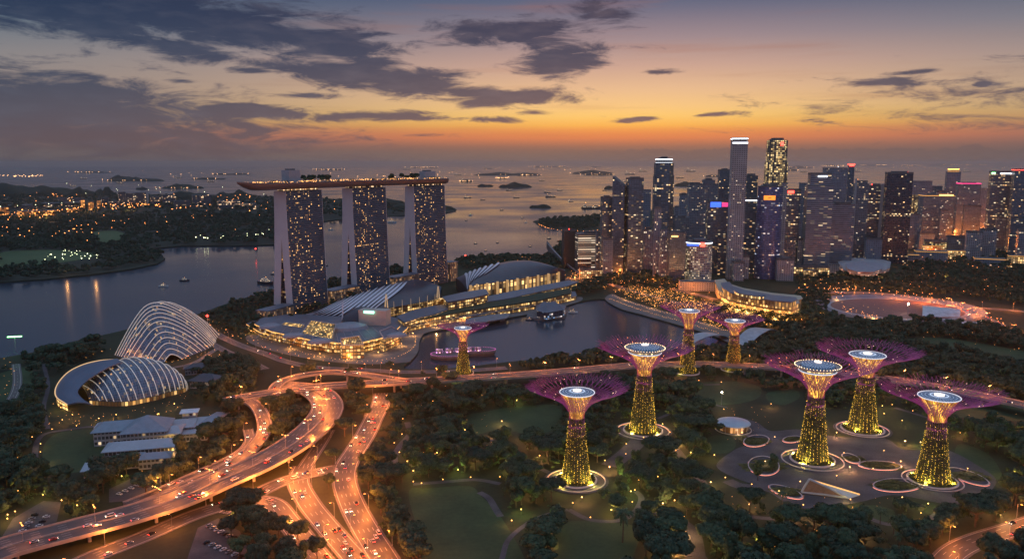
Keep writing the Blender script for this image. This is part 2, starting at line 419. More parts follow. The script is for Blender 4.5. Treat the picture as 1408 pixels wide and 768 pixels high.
def blocked(x, y, m=0):
    for cx_, cy_, r in BLOCK_DISC:
        if (x-cx_)**2 + (y-cy_)**2 < (r+m)**2: return True
    for arr, wdt in BLOCK_LINE:
        if (((arr[:, 0]-x)**2 + (arr[:, 1]-y)**2).min()) < (wdt+m)**2: return True
    for p_ in BLOCK_POLY:
        if inpoly(x, y, p_): return True
    return False
LIGHTS = {}
def lamp_light(loc, energy, col, size=.5, parent=None, key=None, name='lamp_light', spot=None):
    k = (round(energy), col, size, spot)
    if k not in LIGHTS:
        l = bpy.data.lights.new(name, 'SPOT' if spot else 'POINT'); l.energy = energy; l.color = col; l.shadow_soft_size = size
        if spot: l.spot_size = R(spot); l.spot_blend = .6
        LIGHTS[k] = l
    o = bpy.data.objects.new(name, LIGHTS[k]); C.objects.link(o)
    o.location = Vector(loc) - (origin(parent) if parent else Vector((0, 0, 0)))
    if parent: o.parent = parent
    return o
# ================================================================== THE SETTING
def struct(o): return tag(o, kind='structure')
wm = bpy.data.materials.new('sea_water'); wm.use_nodes = True; g = NT(wm.node_tree); b = g.n['Principled BSDF']
b.inputs['Base Color'].default_value = (.028, .045, .065, 1); b.inputs['Roughness'].default_value = .12; b.inputs['IOR'].default_value = 1.333
ge = g.add('ShaderNodeNewGeometry')
nA = g.add('ShaderNodeTexNoise', i_Scale=.05, i_Detail=5.0, i_Roughness=.6); g.link(ge.outputs['Position'], nA.inputs['Vector'])
nB = g.add('ShaderNodeTexNoise', i_Scale=.0022, i_Detail=4.0); g.link(ge.outputs['Position'], nB.inputs['Vector'])
bp = g.add('ShaderNodeBump', i_Strength=.12, i_Distance=1.0); g.link(nA.outputs[0], bp.inputs['Height']); g.link(bp.outputs[0], b.inputs['Normal'])
g.link(g.mapr(nB.outputs[0], .35, .65, .1, .26), b.inputs['Roughness'])
m = MB(); E = EXTENT
# sea in rings so that the near part keeps its precision
for (a, c_) in ((-E, E),):
    m.face([(-E, -3000, -2), (E, -3000, -2), (E, E, -2), (-E, E, -2)])
struct(m.build('sea', wm))
def groundmat(name, a, c_, s1=.02, s2=.3, bump=0):
    if name in MC: return MC[name]
    m = bpy.data.materials.new(name); m.use_nodes = True; MC[name] = m; g = NT(m.node_tree); b = g.n['Principled BSDF']
    ge = g.add('ShaderNodeNewGeometry')
    n1 = g.add('ShaderNodeTexNoise', i_Scale=s1, i_Detail=5.0); g.link(ge.outputs['Position'], n1.inputs['Vector'])
    n2 = g.add('ShaderNodeTexNoise', i_Scale=s2, i_Detail=5.0); g.link(ge.outputs['Position'], n2.inputs['Vector'])
    f = g.math('ADD', g.math('MULTIPLY', g.mapr(n1.outputs[0], .35, .65, 0, 1), .6), g.math('MULTIPLY', g.mapr(n2.outputs[0], .3, .7, 0, 1), .4))
    g.link(g.mix(f, a, c_), b.inputs['Base Color']); b.inputs['Roughness'].default_value = .9; b.inputs['Specular IOR Level'].default_value = .2
    return m
SOIL = groundmat('ground_cover', (.018, .026, .014), (.04, .05, .026))
LAWN = groundmat('mown_lawn', (.026, .05, .024), (.058, .092, .04), .03, .3)
FIELD = groundmat('far_field', (.06, .1, .04), (.09, .13, .055), .004, .05)
PAVE = groundmat('paving', (.05, .05, .056), (.12, .115, .125), .05, .8)
PAVE2 = groundmat('light_paving', (.12, .11, .105), (.2, .19, .18), .04, .5)
YARD = groundmat('yard_asphalt', (.05, .05, .055), (.1, .1, .105), .06, .5)
FARL = groundmat('far_woodland_ground', (.018, .026, .018), (.035, .045, .03), .002, .02)
main_px = [(-500, 540), (0, 492), (55, 482), (105, 468), (160, 456), (230, 440), (270, 432), (300, 421), (330, 411), (380, 398), (420, 391), (460, 383), (545, 367), (620, 360), (640, 352), (690, 350), (745, 352), (765, 340),
    (790, 328), (795, 321), (765, 314), (738, 308), (733, 304), (750, 300), (800, 297), (840, 294), (900, 288), (960, 280), (1000, 274), (1100, 269), (1240, 263), (1408, 259), (2600, 259)]
rj = random.Random(12)
def jagged(pts, amp=.012):
    out = []
    for a, b_ in zip(pts[:-1], pts[1:]):
        L_ = math.hypot(b_[0]-a[0], b_[1]-a[1]); n = max(2, min(14, int(L_/25)))
        for j in range(n):
            t = j/n; k = min(9, L_*.03)*(0 if j == 0 else 1); out.append((a[0]+(b_[0]-a[0])*t+rj.uniform(-k, k), a[1]+(b_[1]-a[1])*t+rj.uniform(-k, k)))
    return out + [pts[-1]]
main = jagged(pp(main_px)) + [(4000, -600), (-3000, -600)]
bay_px = [(556, 506), (566, 494), (575, 482), (578, 466), (590, 456), (640, 449), (672, 444), (702, 436), (735, 430), (795, 415), (832, 411), (853, 424), (885, 433), (938, 448), (983, 462), (1005, 471), (960, 479), (880, 486),
    (800, 487), (740, 493), (690, 498), (640, 504), (600, 507)]
def _cs(px, n=4):
    W3 = [P(a, b_) for a, b_ in px]; k = len(W3); out = []
    for i in range(k):
        a, b_, c, d = W3[i-1], W3[i], W3[(i+1) % k], W3[(i+2) % k]
        for j in range(n):
            t = j/n; out.append(tuple((.5*((2*b_)+(c-a)*t+(2*a-5*b_+4*c-d)*t*t+(3*b_-a-3*c+d)*t**3))[:2]))
    return out
bay = _cs(bay_px)
def land(name, loops, z, mt, kind='structure'):
    m = MB(); m.flat(loops, z)
    for l in loops: m.prism(l, -4, z, cap=False)
    return tag(m.build(name, mt), kind=kind)
land('mainland_ground', [main, bay], 0.0, SOIL)
east_px = [(-700, 425), (0, 388), (60, 384), (120, 378), (180, 370), (215, 363), (227, 355), (222, 349), (205, 342), (250, 338), (320, 338), (383, 336), (400, 325), (445, 304), (500, 299), (560, 296), (612, 293), (627, 290), (615, 285), (560, 280),
    (450, 273), (330, 268), (150, 267), (100, 262), (0, 256), (-900, 250)]
east = jagged(pp(east_px) + [pp(east_px)[0]])[:-1]; land('far_shore_ground', [east], 1.0, FARL)
BLOCK_POLY.append(bay)
def closedsmooth(px, n=6, z=0):
    W3 = [P(a, b_, z) for a, b_ in px]; k = len(W3); out = []
    for i in range(k):
        a, b_, c, d = W3[i-1], W3[i], W3[(i+1) % k], W3[(i+2) % k]
        for j in range(n):
            t = j/n; out.append(tuple((.5*((2*b_)+(c-a)*t+(2*a-5*b_+4*c-d)*t*t+(3*b_-a-3*c+d)*t**3))[:2]))
    return out
def sheet(name, px, z, mt, blk=True, kind='structure', thick=None):
    m = MB(); p_ = closedsmooth(px) if name in ('lawn', 'field', 'plaza', 'promenade', 'waterfront_plaza') else pp(px); m.flat([p_], z); m.prism(p_, z-.3, z, cap=False)
    if blk: BLOCK_POLY.append(p_)
    return tag(m.build(name, mt), kind=kind)
sheet('field', [(0, 348), (60, 344), (118, 347), (130, 353), (80, 362), (0, 368)], 1.4, FIELD)
sheet('field', [(128, 320), (160, 318), (175, 326), (160, 335), (135, 336)], 1.4, FIELD)
# lawns
for i, px in enumerate([
    [(66, 604), (84, 594), (130, 590), (157, 596), (158, 632), (128, 646), (70, 650), (60, 640), (59, 618)],
    [(562, 676), (590, 671), (645, 668), (662, 682), (690, 712), (722, 768), (740, 830), (600, 830), (578, 740)],
    [(642, 572), (664, 566), (700, 560), (765, 556), (772, 570), (768, 586), (735, 598), (690, 590), (650, 596)],
    [(770, 722), (812, 716), (872, 722), (880, 735), (866, 775), (840, 830), (790, 830), (762, 775)],
    [(955, 527), (1010, 524), (1045, 532), (1040, 548), (1000, 556), (968, 552), (950, 540)],
    [(968, 604), (985, 598), (1006, 602), (1012, 612), (1000, 622), (975, 622), (965, 614)],
    [(1232, 470), (1290, 464), (1395, 480), (1440, 490), (1400, 494), (1300, 484)],
    [(1302, 560), (1340, 552), (1420, 560), (1430, 580), (1390, 578), (1310, 572)],
    [(1170, 700), (1200, 694), (1230, 702), (1220, 716), (1180, 716)],
    [(10, 510), (40, 505), (48, 530), (30, 560), (0, 585), (-40, 590), (-40, 530)],
    [(1055, 540), (1090, 535), (1100, 545), (1080, 556), (1058, 552)], [(1320, 610), (1360, 625), (1380, 660), (1350, 650), (1315, 630)]]):
    sheet('lawn', px, .06, LAWN)
# paved plazas
sheet('plaza', [(1010, 574), (1040, 580), (1060, 592), (1100, 590), (1150, 600), (1215, 602), (1245, 618), (1300, 618), (1345, 640), (1370, 662), (1340, 690), (1300, 692), (1230, 680), (1180, 690), (1110, 700), (1060, 672), (1020, 660), (985, 640), (1010, 618), (1030, 606)], .10, PAVE)
sheet('promenade', [(575, 482), (578, 466), (590, 456), (640, 449), (672, 444), (702, 436), (735, 430), (795, 415), (795, 408), (740, 420), (690, 428), (640, 438), (570, 452), (545, 470), (500, 482), (455, 482), (395, 470), (350, 460), (338, 466), (360, 478), (420, 492), (490, 500), (556, 498), (566, 494)], .12, PAVE2)
sheet('promenade', [(832, 411), (853, 424), (885, 433), (938, 448), (983, 462), (1005, 471), (1030, 466), (990, 450), (940, 435), (890, 421), (856, 410), (842, 404)], .12, PAVE2)
sheet('waterfront_plaza', [(842, 404), (856, 410), (890, 421), (940, 435), (990, 450), (1030, 466), (1090, 452), (1100, 440), (1098, 430), (985, 420), (935, 404), (870, 398)], .08, SOIL, blk=False)
sheet('car_park', [(0, 742), (18, 712), (60, 688), (84, 690), (78, 716), (20, 760), (0, 768)], .10, YARD)
sheet('car_park', [(150, 672), (185, 655), (216, 650), (222, 664), (180, 688), (150, 690)], .10, YARD)
sheet('paved_yard', [(255, 775), (272, 725), (300, 712), (330, 730), (350, 775), (350, 830), (240, 830)], .10, YARD)
# ------------------------------------------------------------------ roads
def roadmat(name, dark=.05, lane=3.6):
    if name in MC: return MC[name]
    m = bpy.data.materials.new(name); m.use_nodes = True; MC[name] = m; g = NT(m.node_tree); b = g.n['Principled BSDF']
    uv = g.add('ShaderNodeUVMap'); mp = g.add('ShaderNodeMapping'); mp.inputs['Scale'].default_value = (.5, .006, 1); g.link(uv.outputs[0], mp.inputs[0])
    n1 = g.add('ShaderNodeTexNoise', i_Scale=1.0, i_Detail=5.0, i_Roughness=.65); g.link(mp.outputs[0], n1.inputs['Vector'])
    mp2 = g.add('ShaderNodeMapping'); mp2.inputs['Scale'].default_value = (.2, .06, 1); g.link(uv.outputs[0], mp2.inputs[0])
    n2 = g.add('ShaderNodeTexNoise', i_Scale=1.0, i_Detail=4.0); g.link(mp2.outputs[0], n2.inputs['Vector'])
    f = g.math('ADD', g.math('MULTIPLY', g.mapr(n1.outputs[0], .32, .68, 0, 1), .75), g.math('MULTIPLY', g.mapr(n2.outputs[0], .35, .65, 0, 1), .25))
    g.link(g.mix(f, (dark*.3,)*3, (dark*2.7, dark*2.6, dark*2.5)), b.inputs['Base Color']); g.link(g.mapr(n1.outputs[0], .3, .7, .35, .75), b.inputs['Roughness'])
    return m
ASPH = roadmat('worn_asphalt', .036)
MARK = mat('road_paint', (.4, .38, .35), .6, var=.2, scale=.5)
KERB = mat('kerb_stone', (.12, .115, .11), .8, var=.2, scale=.3)
PLANTER = mat('planter_green', (.03, .045, .02), .9, var=.4, scale=.3)
ROADS = []
def road(name, px, width, z=.15, lanes=4, elevated=False, dual=False, kerb=True, zs=None, depth=1.6, rail_h=1.0, blk=3.5, smooth=8, pts=None):
    if pts is None:
        pts = [P(a, b_, (zs[i] if zs else z)) for i, (a, b_) in enumerate(px)]
    c = resample(catmull(pts, smooth), 5.0); nn = normals(c); hw = width/2
    root = empty(name, c[0]); root['kind'] = 'structure'
    L = [a + n*hw for a, n in zip(c, nn)]; Rr = [a - n*hw for a, n in zip(c, nn)]
    s = 0; m = MB(); d = Vector((0, 0, depth if elevated else .14))
    for i in range(len(c)-1):
        l = (c[i+1]-c[i]).length
        m.face([Rr[i], L[i], L[i+1], Rr[i+1]], [(0, s), (width, s), (width, s+l), (0, s+l)])
        s += l
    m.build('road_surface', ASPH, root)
    if elevated:
        m = MB(); e = Vector((0, 0, .02))
        for i in range(len(c)-1):
            m.face([L[i]-e, L[i]-d, L[i+1]-d, L[i+1]-e]); m.face([Rr[i]-e, Rr[i+1]-e, Rr[i+1]-d, Rr[i]-d]); m.face([L[i]-d, Rr[i]-d, Rr[i+1]-d, L[i+1]-d])
        m.build('deck', CONC, root)
        for side, sg in ((L, 1), (Rr, -1)):
            m = MB()
            for i in range(len(c)-1):
                o0, o1 = nn[i]*sg*.02, nn[i+1]*sg*.02; w0, w1 = nn[i]*sg*.35, nn[i+1]*sg*.35; h = Vector((0, 0, rail_h)); dn = Vector((0, 0, .5))
                a0_, a1_ = side[i]+o0, side[i+1]+o1; b0, b1 = side[i]+w0, side[i+1]+w1
                m.face([a0_-dn, a1_-dn, a1_+h, a0_+h]); m.face([b0-dn, b0+h, b1+h, b1-dn]); m.face([a0_+h, a1_+h, b1+h, b0+h])
            m.build('parapet', CONC, root)
    elif kerb:
        for side, sg in ((L, 1), (Rr, -1)):
            m = MB()
            for i in range(len(c)-1):
                a0_, a1_ = side[i]-nn[i]*sg*.02, side[i+1]-nn[i+1]*sg*.02; b0, b1 = side[i]+nn[i]*sg*1.1, side[i+1]+nn[i+1]*sg*1.1; h = Vector((0, 0, .12)); dn = Vector((0, 0, .2))
                m.face([a0_-dn, a1_-dn, a1_+h, a0_+h]); m.face([b0-dn, b0+h, b1+h, b1-dn]); m.face([a0_+h, a1_+h, b1+h, b0+h])
            m.build('kerb', KERB, root)
    # markings : edge lines and dashed lane lines
    m = MB(); up = Vector((0, 0, .03))
    def line(off, dash=None, w=.22):
        sacc = 0
        for i in range(len(c)-1):
            sacc += 5
            if dash and (i % 3): continue
            a, b_ = c[i]+nn[i]*off+up, c[i+1]+nn[i+1]*off+up
            m.face([a-nn[i]*w, a+nn[i]*w, b_+nn[i+1]*w, b_-nn[i+1]*w])
    line(hw-.7); line(-hw+.7)
    lw = (width-1.4)/lanes
    for k in range(1, lanes):
        if dual and k == lanes//2: line(-.35); line(.35)
        else: line(-hw+.7+lw*k, dash=True, w=.16)
    m.build('lane_marking', MARK, root)
    if dual:
        m = MB(); h = .8
        for i in range(len(c)-1):
            a, b_ = c[i], c[i+1]; e = Vector((0, 0, h)); n0, n1_ = nn[i]*.3, nn[i+1]*.3
            z0 = Vector((0, 0, .02))
            m.face([a-n0+z0, b_-n1_+z0, b_-n1_+e, a-n0+e]); m.face([a+n0+z0, a+n0+e, b_+n1_+e, b_+n1_+z0]); m.face([a-n0+e, b_-n1_+e, b_+n1_+e, a+n0+e])
        m.build('median_barrier', CONC, root)
    arr = np.array([(p_.x, p_.y) for p_ in c]); BLOCK_LINE.append((arr, hw+blk))
    rd = dict(c=c, n=nn, w=width, root=root, lanes=lanes, lw=lw, elev=elevated, dual=dual)
    ROADS.append(rd); return rd
def piers(rd, every=8, zg=0.0, two=True, start=2):
    c, nn = rd['c'], rd['n']
    for i in range(start, len(c)-1, every):
        p_ = c[i]
        if p_.z < 3.5: continue
        ang = math.atan2(nn[i].y, nn[i].x); top = p_.z-1.62; w = rd['w']
        m = MB(); m.box((p_.x, p_.y, top-.6), (w*.7, 1.8, 1.2), ang)
        for o in ((-.2, .2) if (two and w > 14) else (0,)):
            q_ = p_ + nn[i]*w*o; m.lathe([(1.1, 0), (1.1, top-1.2-zg)], 10, (q_.x, q_.y, zg))
        m.build('pier', CONC, rd['root'])
FLY = road('flyover', [(-120, 790), (-40, 768), (20, 748), (100, 727), (180, 706), (245, 685), (300, 661), (355, 637), (400, 612), (434, 585), (450, 562), (444, 545), (424, 534), (385, 530)], 29, lanes=8, elevated=True, dual=True,
    zs=[8.5]*3 + [8.5, 8.5, 9, 9, 9, 9, 9, 9, 8.6, 8.2, 8])
EW = road('flyover', [(312, 551), (345, 544), (390, 537), (440, 531), (500, 527), (560, 524), (610, 521), (665, 518), (725, 514), (800, 508), (870, 502), (960, 500), (1040, 503), (1110, 508), (1190, 516), (1280, 530), (1408, 556), (1500, 580)], 19, lanes=6, elevated=True, dual=True, z=9.6)
LOOP = road('slip_road', [(376, 537), (382, 528), (398, 520), (424, 514), (458, 511), (498, 514), (530, 519), (560, 523)], 11, lanes=3, elevated=True, z=9.2)
RAMP = road('slip_road', [(340, 549), (352, 557), (361, 572), (364, 590), (354, 607), (334, 626), (300, 647), (262, 664), (225, 682)], 12, lanes=3, elevated=True, zs=[9.4, 8, 6.5, 5.5, 5, 5, 5.5, 6.5, 8])
RAMP2 = road('slip_road', [(341, 590), (343, 606), (330, 622), (300, 638), (262, 655), (215, 676), (170, 694)], 8, lanes=2, elevated=True, zs=[3.2, 3.2, 3.6, 4.4, 5.4, 6.5, 8])
AVE = road('road', [(527, 540), (523, 556), (514, 574), (503, 596), (488, 620), (476, 640), (474, 662), (484, 692), (502, 726), (528, 768), (570, 840)], 17, lanes=5, z=.35)
AVE2 = road('road', [(418, 640), (410, 662), (424, 690), (444, 716), (468, 744), (492, 772), (540, 840)], 15, lanes=4, z=.25)
XR = road('road', [(560, 840), (470, 800), (400, 720), (372, 690), (330, 690), (270, 706), (200, 736), (120, 768), (60, 800)], 15, lanes=4, z=.20)
XR2 = road('road', [(312, 706), (350, 680), (392, 660), (440, 648), (478, 640)], 14, lanes=4, z=.30)
UNDER = road('road', [(420, 640), (440, 610), (452, 590)], 10, lanes=3, z=.28)
MBR = road('road', [(268, 440), (300, 460), (330, 474), (365, 486), (395, 497), (440, 505), (500, 508), (560, 511), (640, 509), (700, 505)], 11, lanes=3, z=.2)
MBR2 = road('road', [(250, 452), (280, 466), (310, 482), (345, 497), (366, 508)], 9, lanes=2, z=.22)
COAST = road('road', [(170, 492), (210, 505), (262, 500), (300, 478)], 5, lanes=2, z=.24)
WEST = road('road', [(22, 500), (24, 525), (16, 548), (-10, 580)], 7, lanes=2, z=.2)
SE = road('road', [(1285, 790), (1310, 760), (1345, 742), (1408, 722), (1500, 690)], 15, lanes=4, z=.2)
HW = road('road', [(1095, 398), (1150, 402), (1200, 403), (1260, 409), (1310, 421), (1350, 437), (1395, 458), (1500, 490)], 26, lanes=6, z=.2, dual=True)
HW2 = road('road', [(1408, 428), (1360, 424), (1310, 421), (1262, 415), (1200, 408)], 12, lanes=3, z=.26)
ESPL = road('road', [(800, 385), (830, 388), (850, 394), (875, 402), (935, 417), (1000, 433), (1060, 444), (1120, 452)], 13, lanes=4, z=.2)
FARJ = road('road', [(1296, 330), (1315, 322), (1340, 318), (1352, 326), (1335, 336), (1305, 344), (1270, 352)], 22, lanes=6, z=.3)
CBDR = road('road', [(745, 384), (790, 383), (830, 378), (900, 392), (960, 405), (985, 412)], 12, lanes=4, z=.24)
for rd in (FLY, EW): piers(rd, 8)
piers(RAMP, 7, two=False); piers(LOOP, 7, two=False)
m = MB(); m.box((*P(524, 545, 4.4)[:2], 4.4), (22, 1.2, 1.4), R(2)); 
# paths in the garden
def path(px, w, mt=None, z=.12, name='path'):
    c = resample(catmull([P(a, b_, z) for a, b_ in px], 8), 4.0); nn = normals(c); m = MB(); s = 0
    for i in range(len(c)-1):
        m.face([c[i]-nn[i]*w/2, c[i]+nn[i]*w/2, c[i+1]+nn[i+1]*w/2, c[i+1]-nn[i+1]*w/2])
    BLOCK_LINE.append((np.array([(p_.x, p_.y) for p_ in c]), w/2+3.2))
    o = m.build(name, mt or PAVE); struct(o); return c
PATHS = [path(*a) for a in [
    ([(905, 588), (922, 608), (940, 630), (962, 658), (985, 690), (1010, 720)], 7), ([(838, 640), (858, 625), (872, 612), (880, 604)], 15), ([(905, 700), (925, 712), (948, 730), (955, 760), (960, 820)], 13, None, .16),
    ([(945, 735), (960, 765), (1000, 800)], 10), ([(568, 665), (610, 662), (655, 659), (690, 665)], 5), ([(560, 580), (563, 596), (550, 612), (542, 630), (548, 645)], 5.5), ([(659, 676), (672, 684), (682, 700), (690, 712)], 5),
    ([(782, 700), (812, 714), (850, 715), (872, 704), (882, 684), (870, 672)], 4.5), ([(722, 630), (740, 642), (757, 650)], 5), ([(1000, 660), (1020, 668), (1060, 672), (1090, 690)], 11), ([(880, 600), (850, 590), (835, 585)], 5),
    ([(985, 700), (1010, 706), (1060, 712), (1100, 705), (1160, 700), (1220, 720), (1270, 716), (1300, 700), (1340, 690)], 5), ([(48, 640), (50, 610), (62, 596), (95, 590), (130, 586), (170, 590)], 4.5), ([(60, 500), (66, 530), (60, 560), (66, 590)], 4),
    ([(690, 768), (700, 740), (730, 716), (760, 704), (782, 700)], 3.5), ([(905, 575), (940, 560), (960, 552), (1000, 560)], 4), ([(1230, 560), (1280, 575), (1330, 590), (1400, 610)], 5), ([(640, 600), (670, 604), (700, 610), (722, 630)], 4),
    ([(990, 528), (940, 530), (900, 540), (868, 528), (850, 520)], 4)]]
GLASSW = mat('pale_glass_canopy', (.25, .38, .5), .2, .3, var=.1)
# raised flower mounds, hills and islands
def mound(name, x0, x1, yt, yb, mt=None, dep=.6, seed=0, kind='structure', pw=1.0, rough=.35):
    a, b_ = P(x0, yb), P(x1, yb); c = (a+b_)/2; w = (b_-a).length/2; d = w*dep; h = max(zat(c.y+d*.3, yt), 3.0)
    rn = random.Random(seed*7+int(x0)); ph = [rn.uniform(0, 6.28) for _ in range(8)]
    m = MB(); n = 28
    def hf(x, y):
        r = math.sqrt(x*x+y*y); e = max(0, 1-r**2.2)
        k = 1 + rough*(math.sin(x*5+ph[0])*.5+math.sin(x*9+ph[1]+y*4)*.3+math.sin(x*17+ph[2]+y*7)*.2) - rough*.5
        return h*(e**pw)*k
    def f(u, v):
        t = v*2*math.pi; r = u; wob = 1+.1*math.sin(3*t+ph[3])+.06*math.sin(5*t+ph[4])
        x, y = r*math.cos(t), r*math.sin(t)
        return (c.x + x*w*wob, c.y + d + y*d*wob, hf(x, y) - (2.5 if r > .99 else 0))
    m.grid(f, 7, n*2)
    return tag(m.weld().build(name, mt or FARL, smooth=True), kind=kind)
HILL = groundmat('hill_forest', (.018, .028, .02), (.03, .042, .028), .003, .03)
mound('hill', -60, 92, 252, 270, HILL, .5, 1, pw=.8); mound('hill', 78, 132, 258, 270, HILL, .6, 2); mound('hill', 122, 152, 256, 269, HILL, .8, 3)
mound('hill', 150, 205, 265, 274, HILL, .7, 4); mound('hill', 200, 300, 264, 275, HILL, .5, 5, pw=.6); mound('hill', 280, 345, 261, 275, HILL, .6, 6)
mound('hill', 520, 622, 280, 289, HILL, .35, 7, pw=.7); mound('hill', -200, -40, 245, 262, HILL, .5, 8); mound('hill', 440, 560, 270, 283, HILL, .4, 9, pw=.7)
isl = [(652, 743, 237, 241), (655, 677, 253, 256), (686, 730, 251, 257.5), (729, 760, 281, 285.5), (145, 190, 241, 248), (140, 222, 244, 249), (262, 308, 244, 246.5), (184, 200, 257, 260), (216, 272, 253, 259), (95, 150, 235.5, 237.5), (785, 842, 234, 239), (802, 845, 238, 241),
    (712, 742, 239, 241.5), (830, 850, 255, 259.5), (930, 970, 250, 256), (632, 650, 247, 250), (1170, 1225, 225.5, 228), (1240, 1265, 226, 228.5), (1285, 1355, 224.8, 227.6), (1080, 1120, 228, 231), (730, 780, 228, 230), (1130, 1160, 226, 229), (683, 697, 243, 245.5),
    (430, 470, 232, 234), (290, 345, 238, 240), (560, 600, 229, 231), (1065, 1100, 232, 235), (800, 830, 283, 286), (970, 1000, 240, 243)]
for i, (a, b_, c_, d_) in enumerate(isl): mound('island', a, b_, c_, d_, HILL, .35 if d_ < 250 else .5, i+20, pw=.5)
mound('island', 590, 608, 252, 256, HILL, .5, 71)
# the haze : one closed box of thin even air round everything
hz = bpy.data.materials.new('haze_air'); hz.use_nodes = True; g = NT(hz.node_tree); g.n.remove(g.n['Principled BSDF'])
pv = g.add('ShaderNodeVolumePrincipled'); pv.inputs['Color'].default_value = (.98, .96, .98, 1); pv.inputs['Density'].default_value = 2.6e-5; pv.inputs['Anisotropy'].default_value = .82
g.link(pv.outputs[0], [n for n in g.n if n.type == 'OUTPUT_MATERIAL'][0].inputs['Volume'])
m = MB(); m.box((0, E/2-1600, 155), (2*E+400, E+3600, 330)); tag(m.build('haze', hz), kind='stuff')
# ================================================================== HOTEL : three splayed towers under one long roof deck
hf = facade('hotel_glass', (.045, .07, .12), (.09, .11, .14), 3.0, 3.4, .24, (1, .42, .1), (1, .62, .26), 1.9, (.2, .8, .25, .75), .25, .01, colp=.8, metal=.7)
hatr = facade('hotel_atrium_glass', (.015, .018, .025), (.04, .04, .05), 4, 4, .16, (1, .5, .15), (1, .7, .35), 2.0, (.1, .9, .2, .9), .25)
HP = mat('hotel_end_panel', (.6, .54, .55), .55, var=.08, scale=.02)
p1 = P(404, 432); SP = 160.5; TH = 194.0; LT = 85.0
_TH = table([(-130, 19.0), (42, 26.0), (202, 33.0), (363, 38.0), (470, 41.0)])
_ST = {}
def _walk():
    x = y = 0.0; _ST[0] = (0.0, 0.0)
    for k in range(1, 480): a = R(_TH(k-.5)); x += math.sin(a); y += math.cos(a); _ST[k] = (x, y)
    x = y = 0.0
    for k in range(-1, -135, -1): a = R(_TH(k+.5)); x -= math.sin(a); y -= math.cos(a); _ST[k] = (x, y)
_walk()
def Uat(u): a = R(_TH(u)); return Vector((math.sin(a), math.cos(a), 0))
def row(u):
    k = math.floor(u); a, b_ = _ST[k], _ST[k+1]; t = u-k; return Vector((p1.x+a[0]+(b_[0]-a[0])*t, p1.y+a[1]+(b_[1]-a[1])*t, 0))
U = Uat(42)
hotel = empty('hotel', p1, 'three tall splayed glass hotel towers carrying one long boat-shaped roof terrace', 'hotel')
def hpt(u, v, z): d_ = Uat(u); q_ = row(u) + Vector((d_.y, -d_.x, 0))*(v-6); return Vector((q_.x, q_.y, z))
def hang(u): d_ = Uat(u); return math.atan2(d_.y, d_.x)
def fr(z): return 6*(1-z/TH)**1.6
def bk(z): return -23 - 11*(1-z/TH)**1.5
def front_in(z): return -11.5 if z >= 123 else -11.5 + 5*(1-z/123)**1.3
def back_in(z): return -11.5 if z >= 123 else -11.5 - 9*(1-z/123)**1.1
zs_ = [0, 20, 45, 70, 95, 123, 150, 172, TH]
for k in range(3):
    u0 = SP*k; u1 = u0+LT
    tw = empty('tower', hpt(u0, 0, 0)-p1); tw.parent = hotel
    for nm, fo, fi in (('tower_leg', fr, front_in), ('tower_leg', bk, back_in)):
        prof = [(fo(z), z) for z in zs_] + [(fi(z), z) for z in zs_[::-1]]
        m = MB(); L_ = 0
        for i in range(len(prof)):
            a, b_ = prof[i], prof[(i+1) % len(prof)]
            m.face([hpt(u0, a[0], a[1]), hpt(u1, a[0], a[1]), hpt(u1, b_[0], b_[1]), hpt(u0, b_[0], b_[1])], [(0, a[1]), (LT, a[1]), (LT, b_[1]), (0, b_[1])])
        m.build('glass_facade', hf, tw)
        for (ua, ub) in ((u0-.8, u0-.02), (u1+.02, u1+.8)):
            m = MB()
            for i in range(len(zs_)-1):
                a, b_ = zs_[i], zs_[i+1]
                q_ = [(fo(a), a), (fi(a), a), (fi(b_), b_), (fo(b_), b_)]
                for uu in (ua, ub): m.face([hpt(uu, v, z) for v, z in q_])
                m.face([hpt(ua, *q_[0]), hpt(ub, *q_[0]), hpt(ub, *q_[3]), hpt(ua, *q_[3])]); m.face([hpt(ua, *q_[1]), hpt(ub, *q_[1]), hpt(ub, *q_[2]), hpt(ua, *q_[2])])
            m.build('end_wall', HP, tw)
    prof = [(front_in(z)-.05, z) for z in zs_[:6]] + [(back_in(z)+.05, z) for z in zs_[:5][::-1]]
    for uu in (u0+3, u1-3): m = MB(); m.face([hpt(uu, v, z) for v, z in prof], [(v+50, z) for v, z in prof]); m.build('atrium_glass', hatr, tw)
    m = MB(); m.box(tuple(hpt((u0+u1)/2, -11.5, TH+2.2)), (LT-8, 17, 4.3), hang((u0+u1)/2)); m.build('top_storey', facade('hotel_crown', (.05, .04, .04), (.08, .07, .07), 3, 4.2, .6, (1, .5, .2), (1, .7, .4), 2.2), tw)
# the deck
s0, s1 = -97.0, 2*SP+LT+15
def dw(s):
    t = (s-s0)/72; a = 1 if t > 1 else math.sin(t*math.pi/2)**.75
    r = (s1-s)/22; b_ = 1 if r > 1 else math.sqrt(max(0, 1-(1-r)**2))
    return max(.02, 19*min(a, b_))
ST = [s0 + (s1-s0)*(i/60) for i in range(61)]; ST = [s0, s0+1.5, s0+4] + ST[2:-1] + [s1-3, s1-1, s1]
def bow(s): c_ = (s0+s1)/2; return 9*(1-((s-c_)/((s1-s0)/2))**2) - 9
def rise(s): return 3.5*max(0, (s0+70-s)/70)**2
m = MB(); n = 12
def hull(s, k):
    s = min(max(s, s0), s1)
    t = math.pi*k/n; w_ = dw(s); return hpt(s, -9 + w_*math.cos(t), 206.5 + rise(s) - (10.0*min(1, w_/14))*math.sin(t)**.6)
for a, b_ in zip(ST[:-1], ST[1:]):
    for k in range(n): m.face([hull(a, k), hull(b_, k), hull(b_, k+1), hull(a, k+1)])
m.weld().build('roof_deck_hull', mat('deck_hull_cladding', (.2, .13, .115), .35, .2, var=.08, scale=.03), hotel, smooth=True)
m = MB()
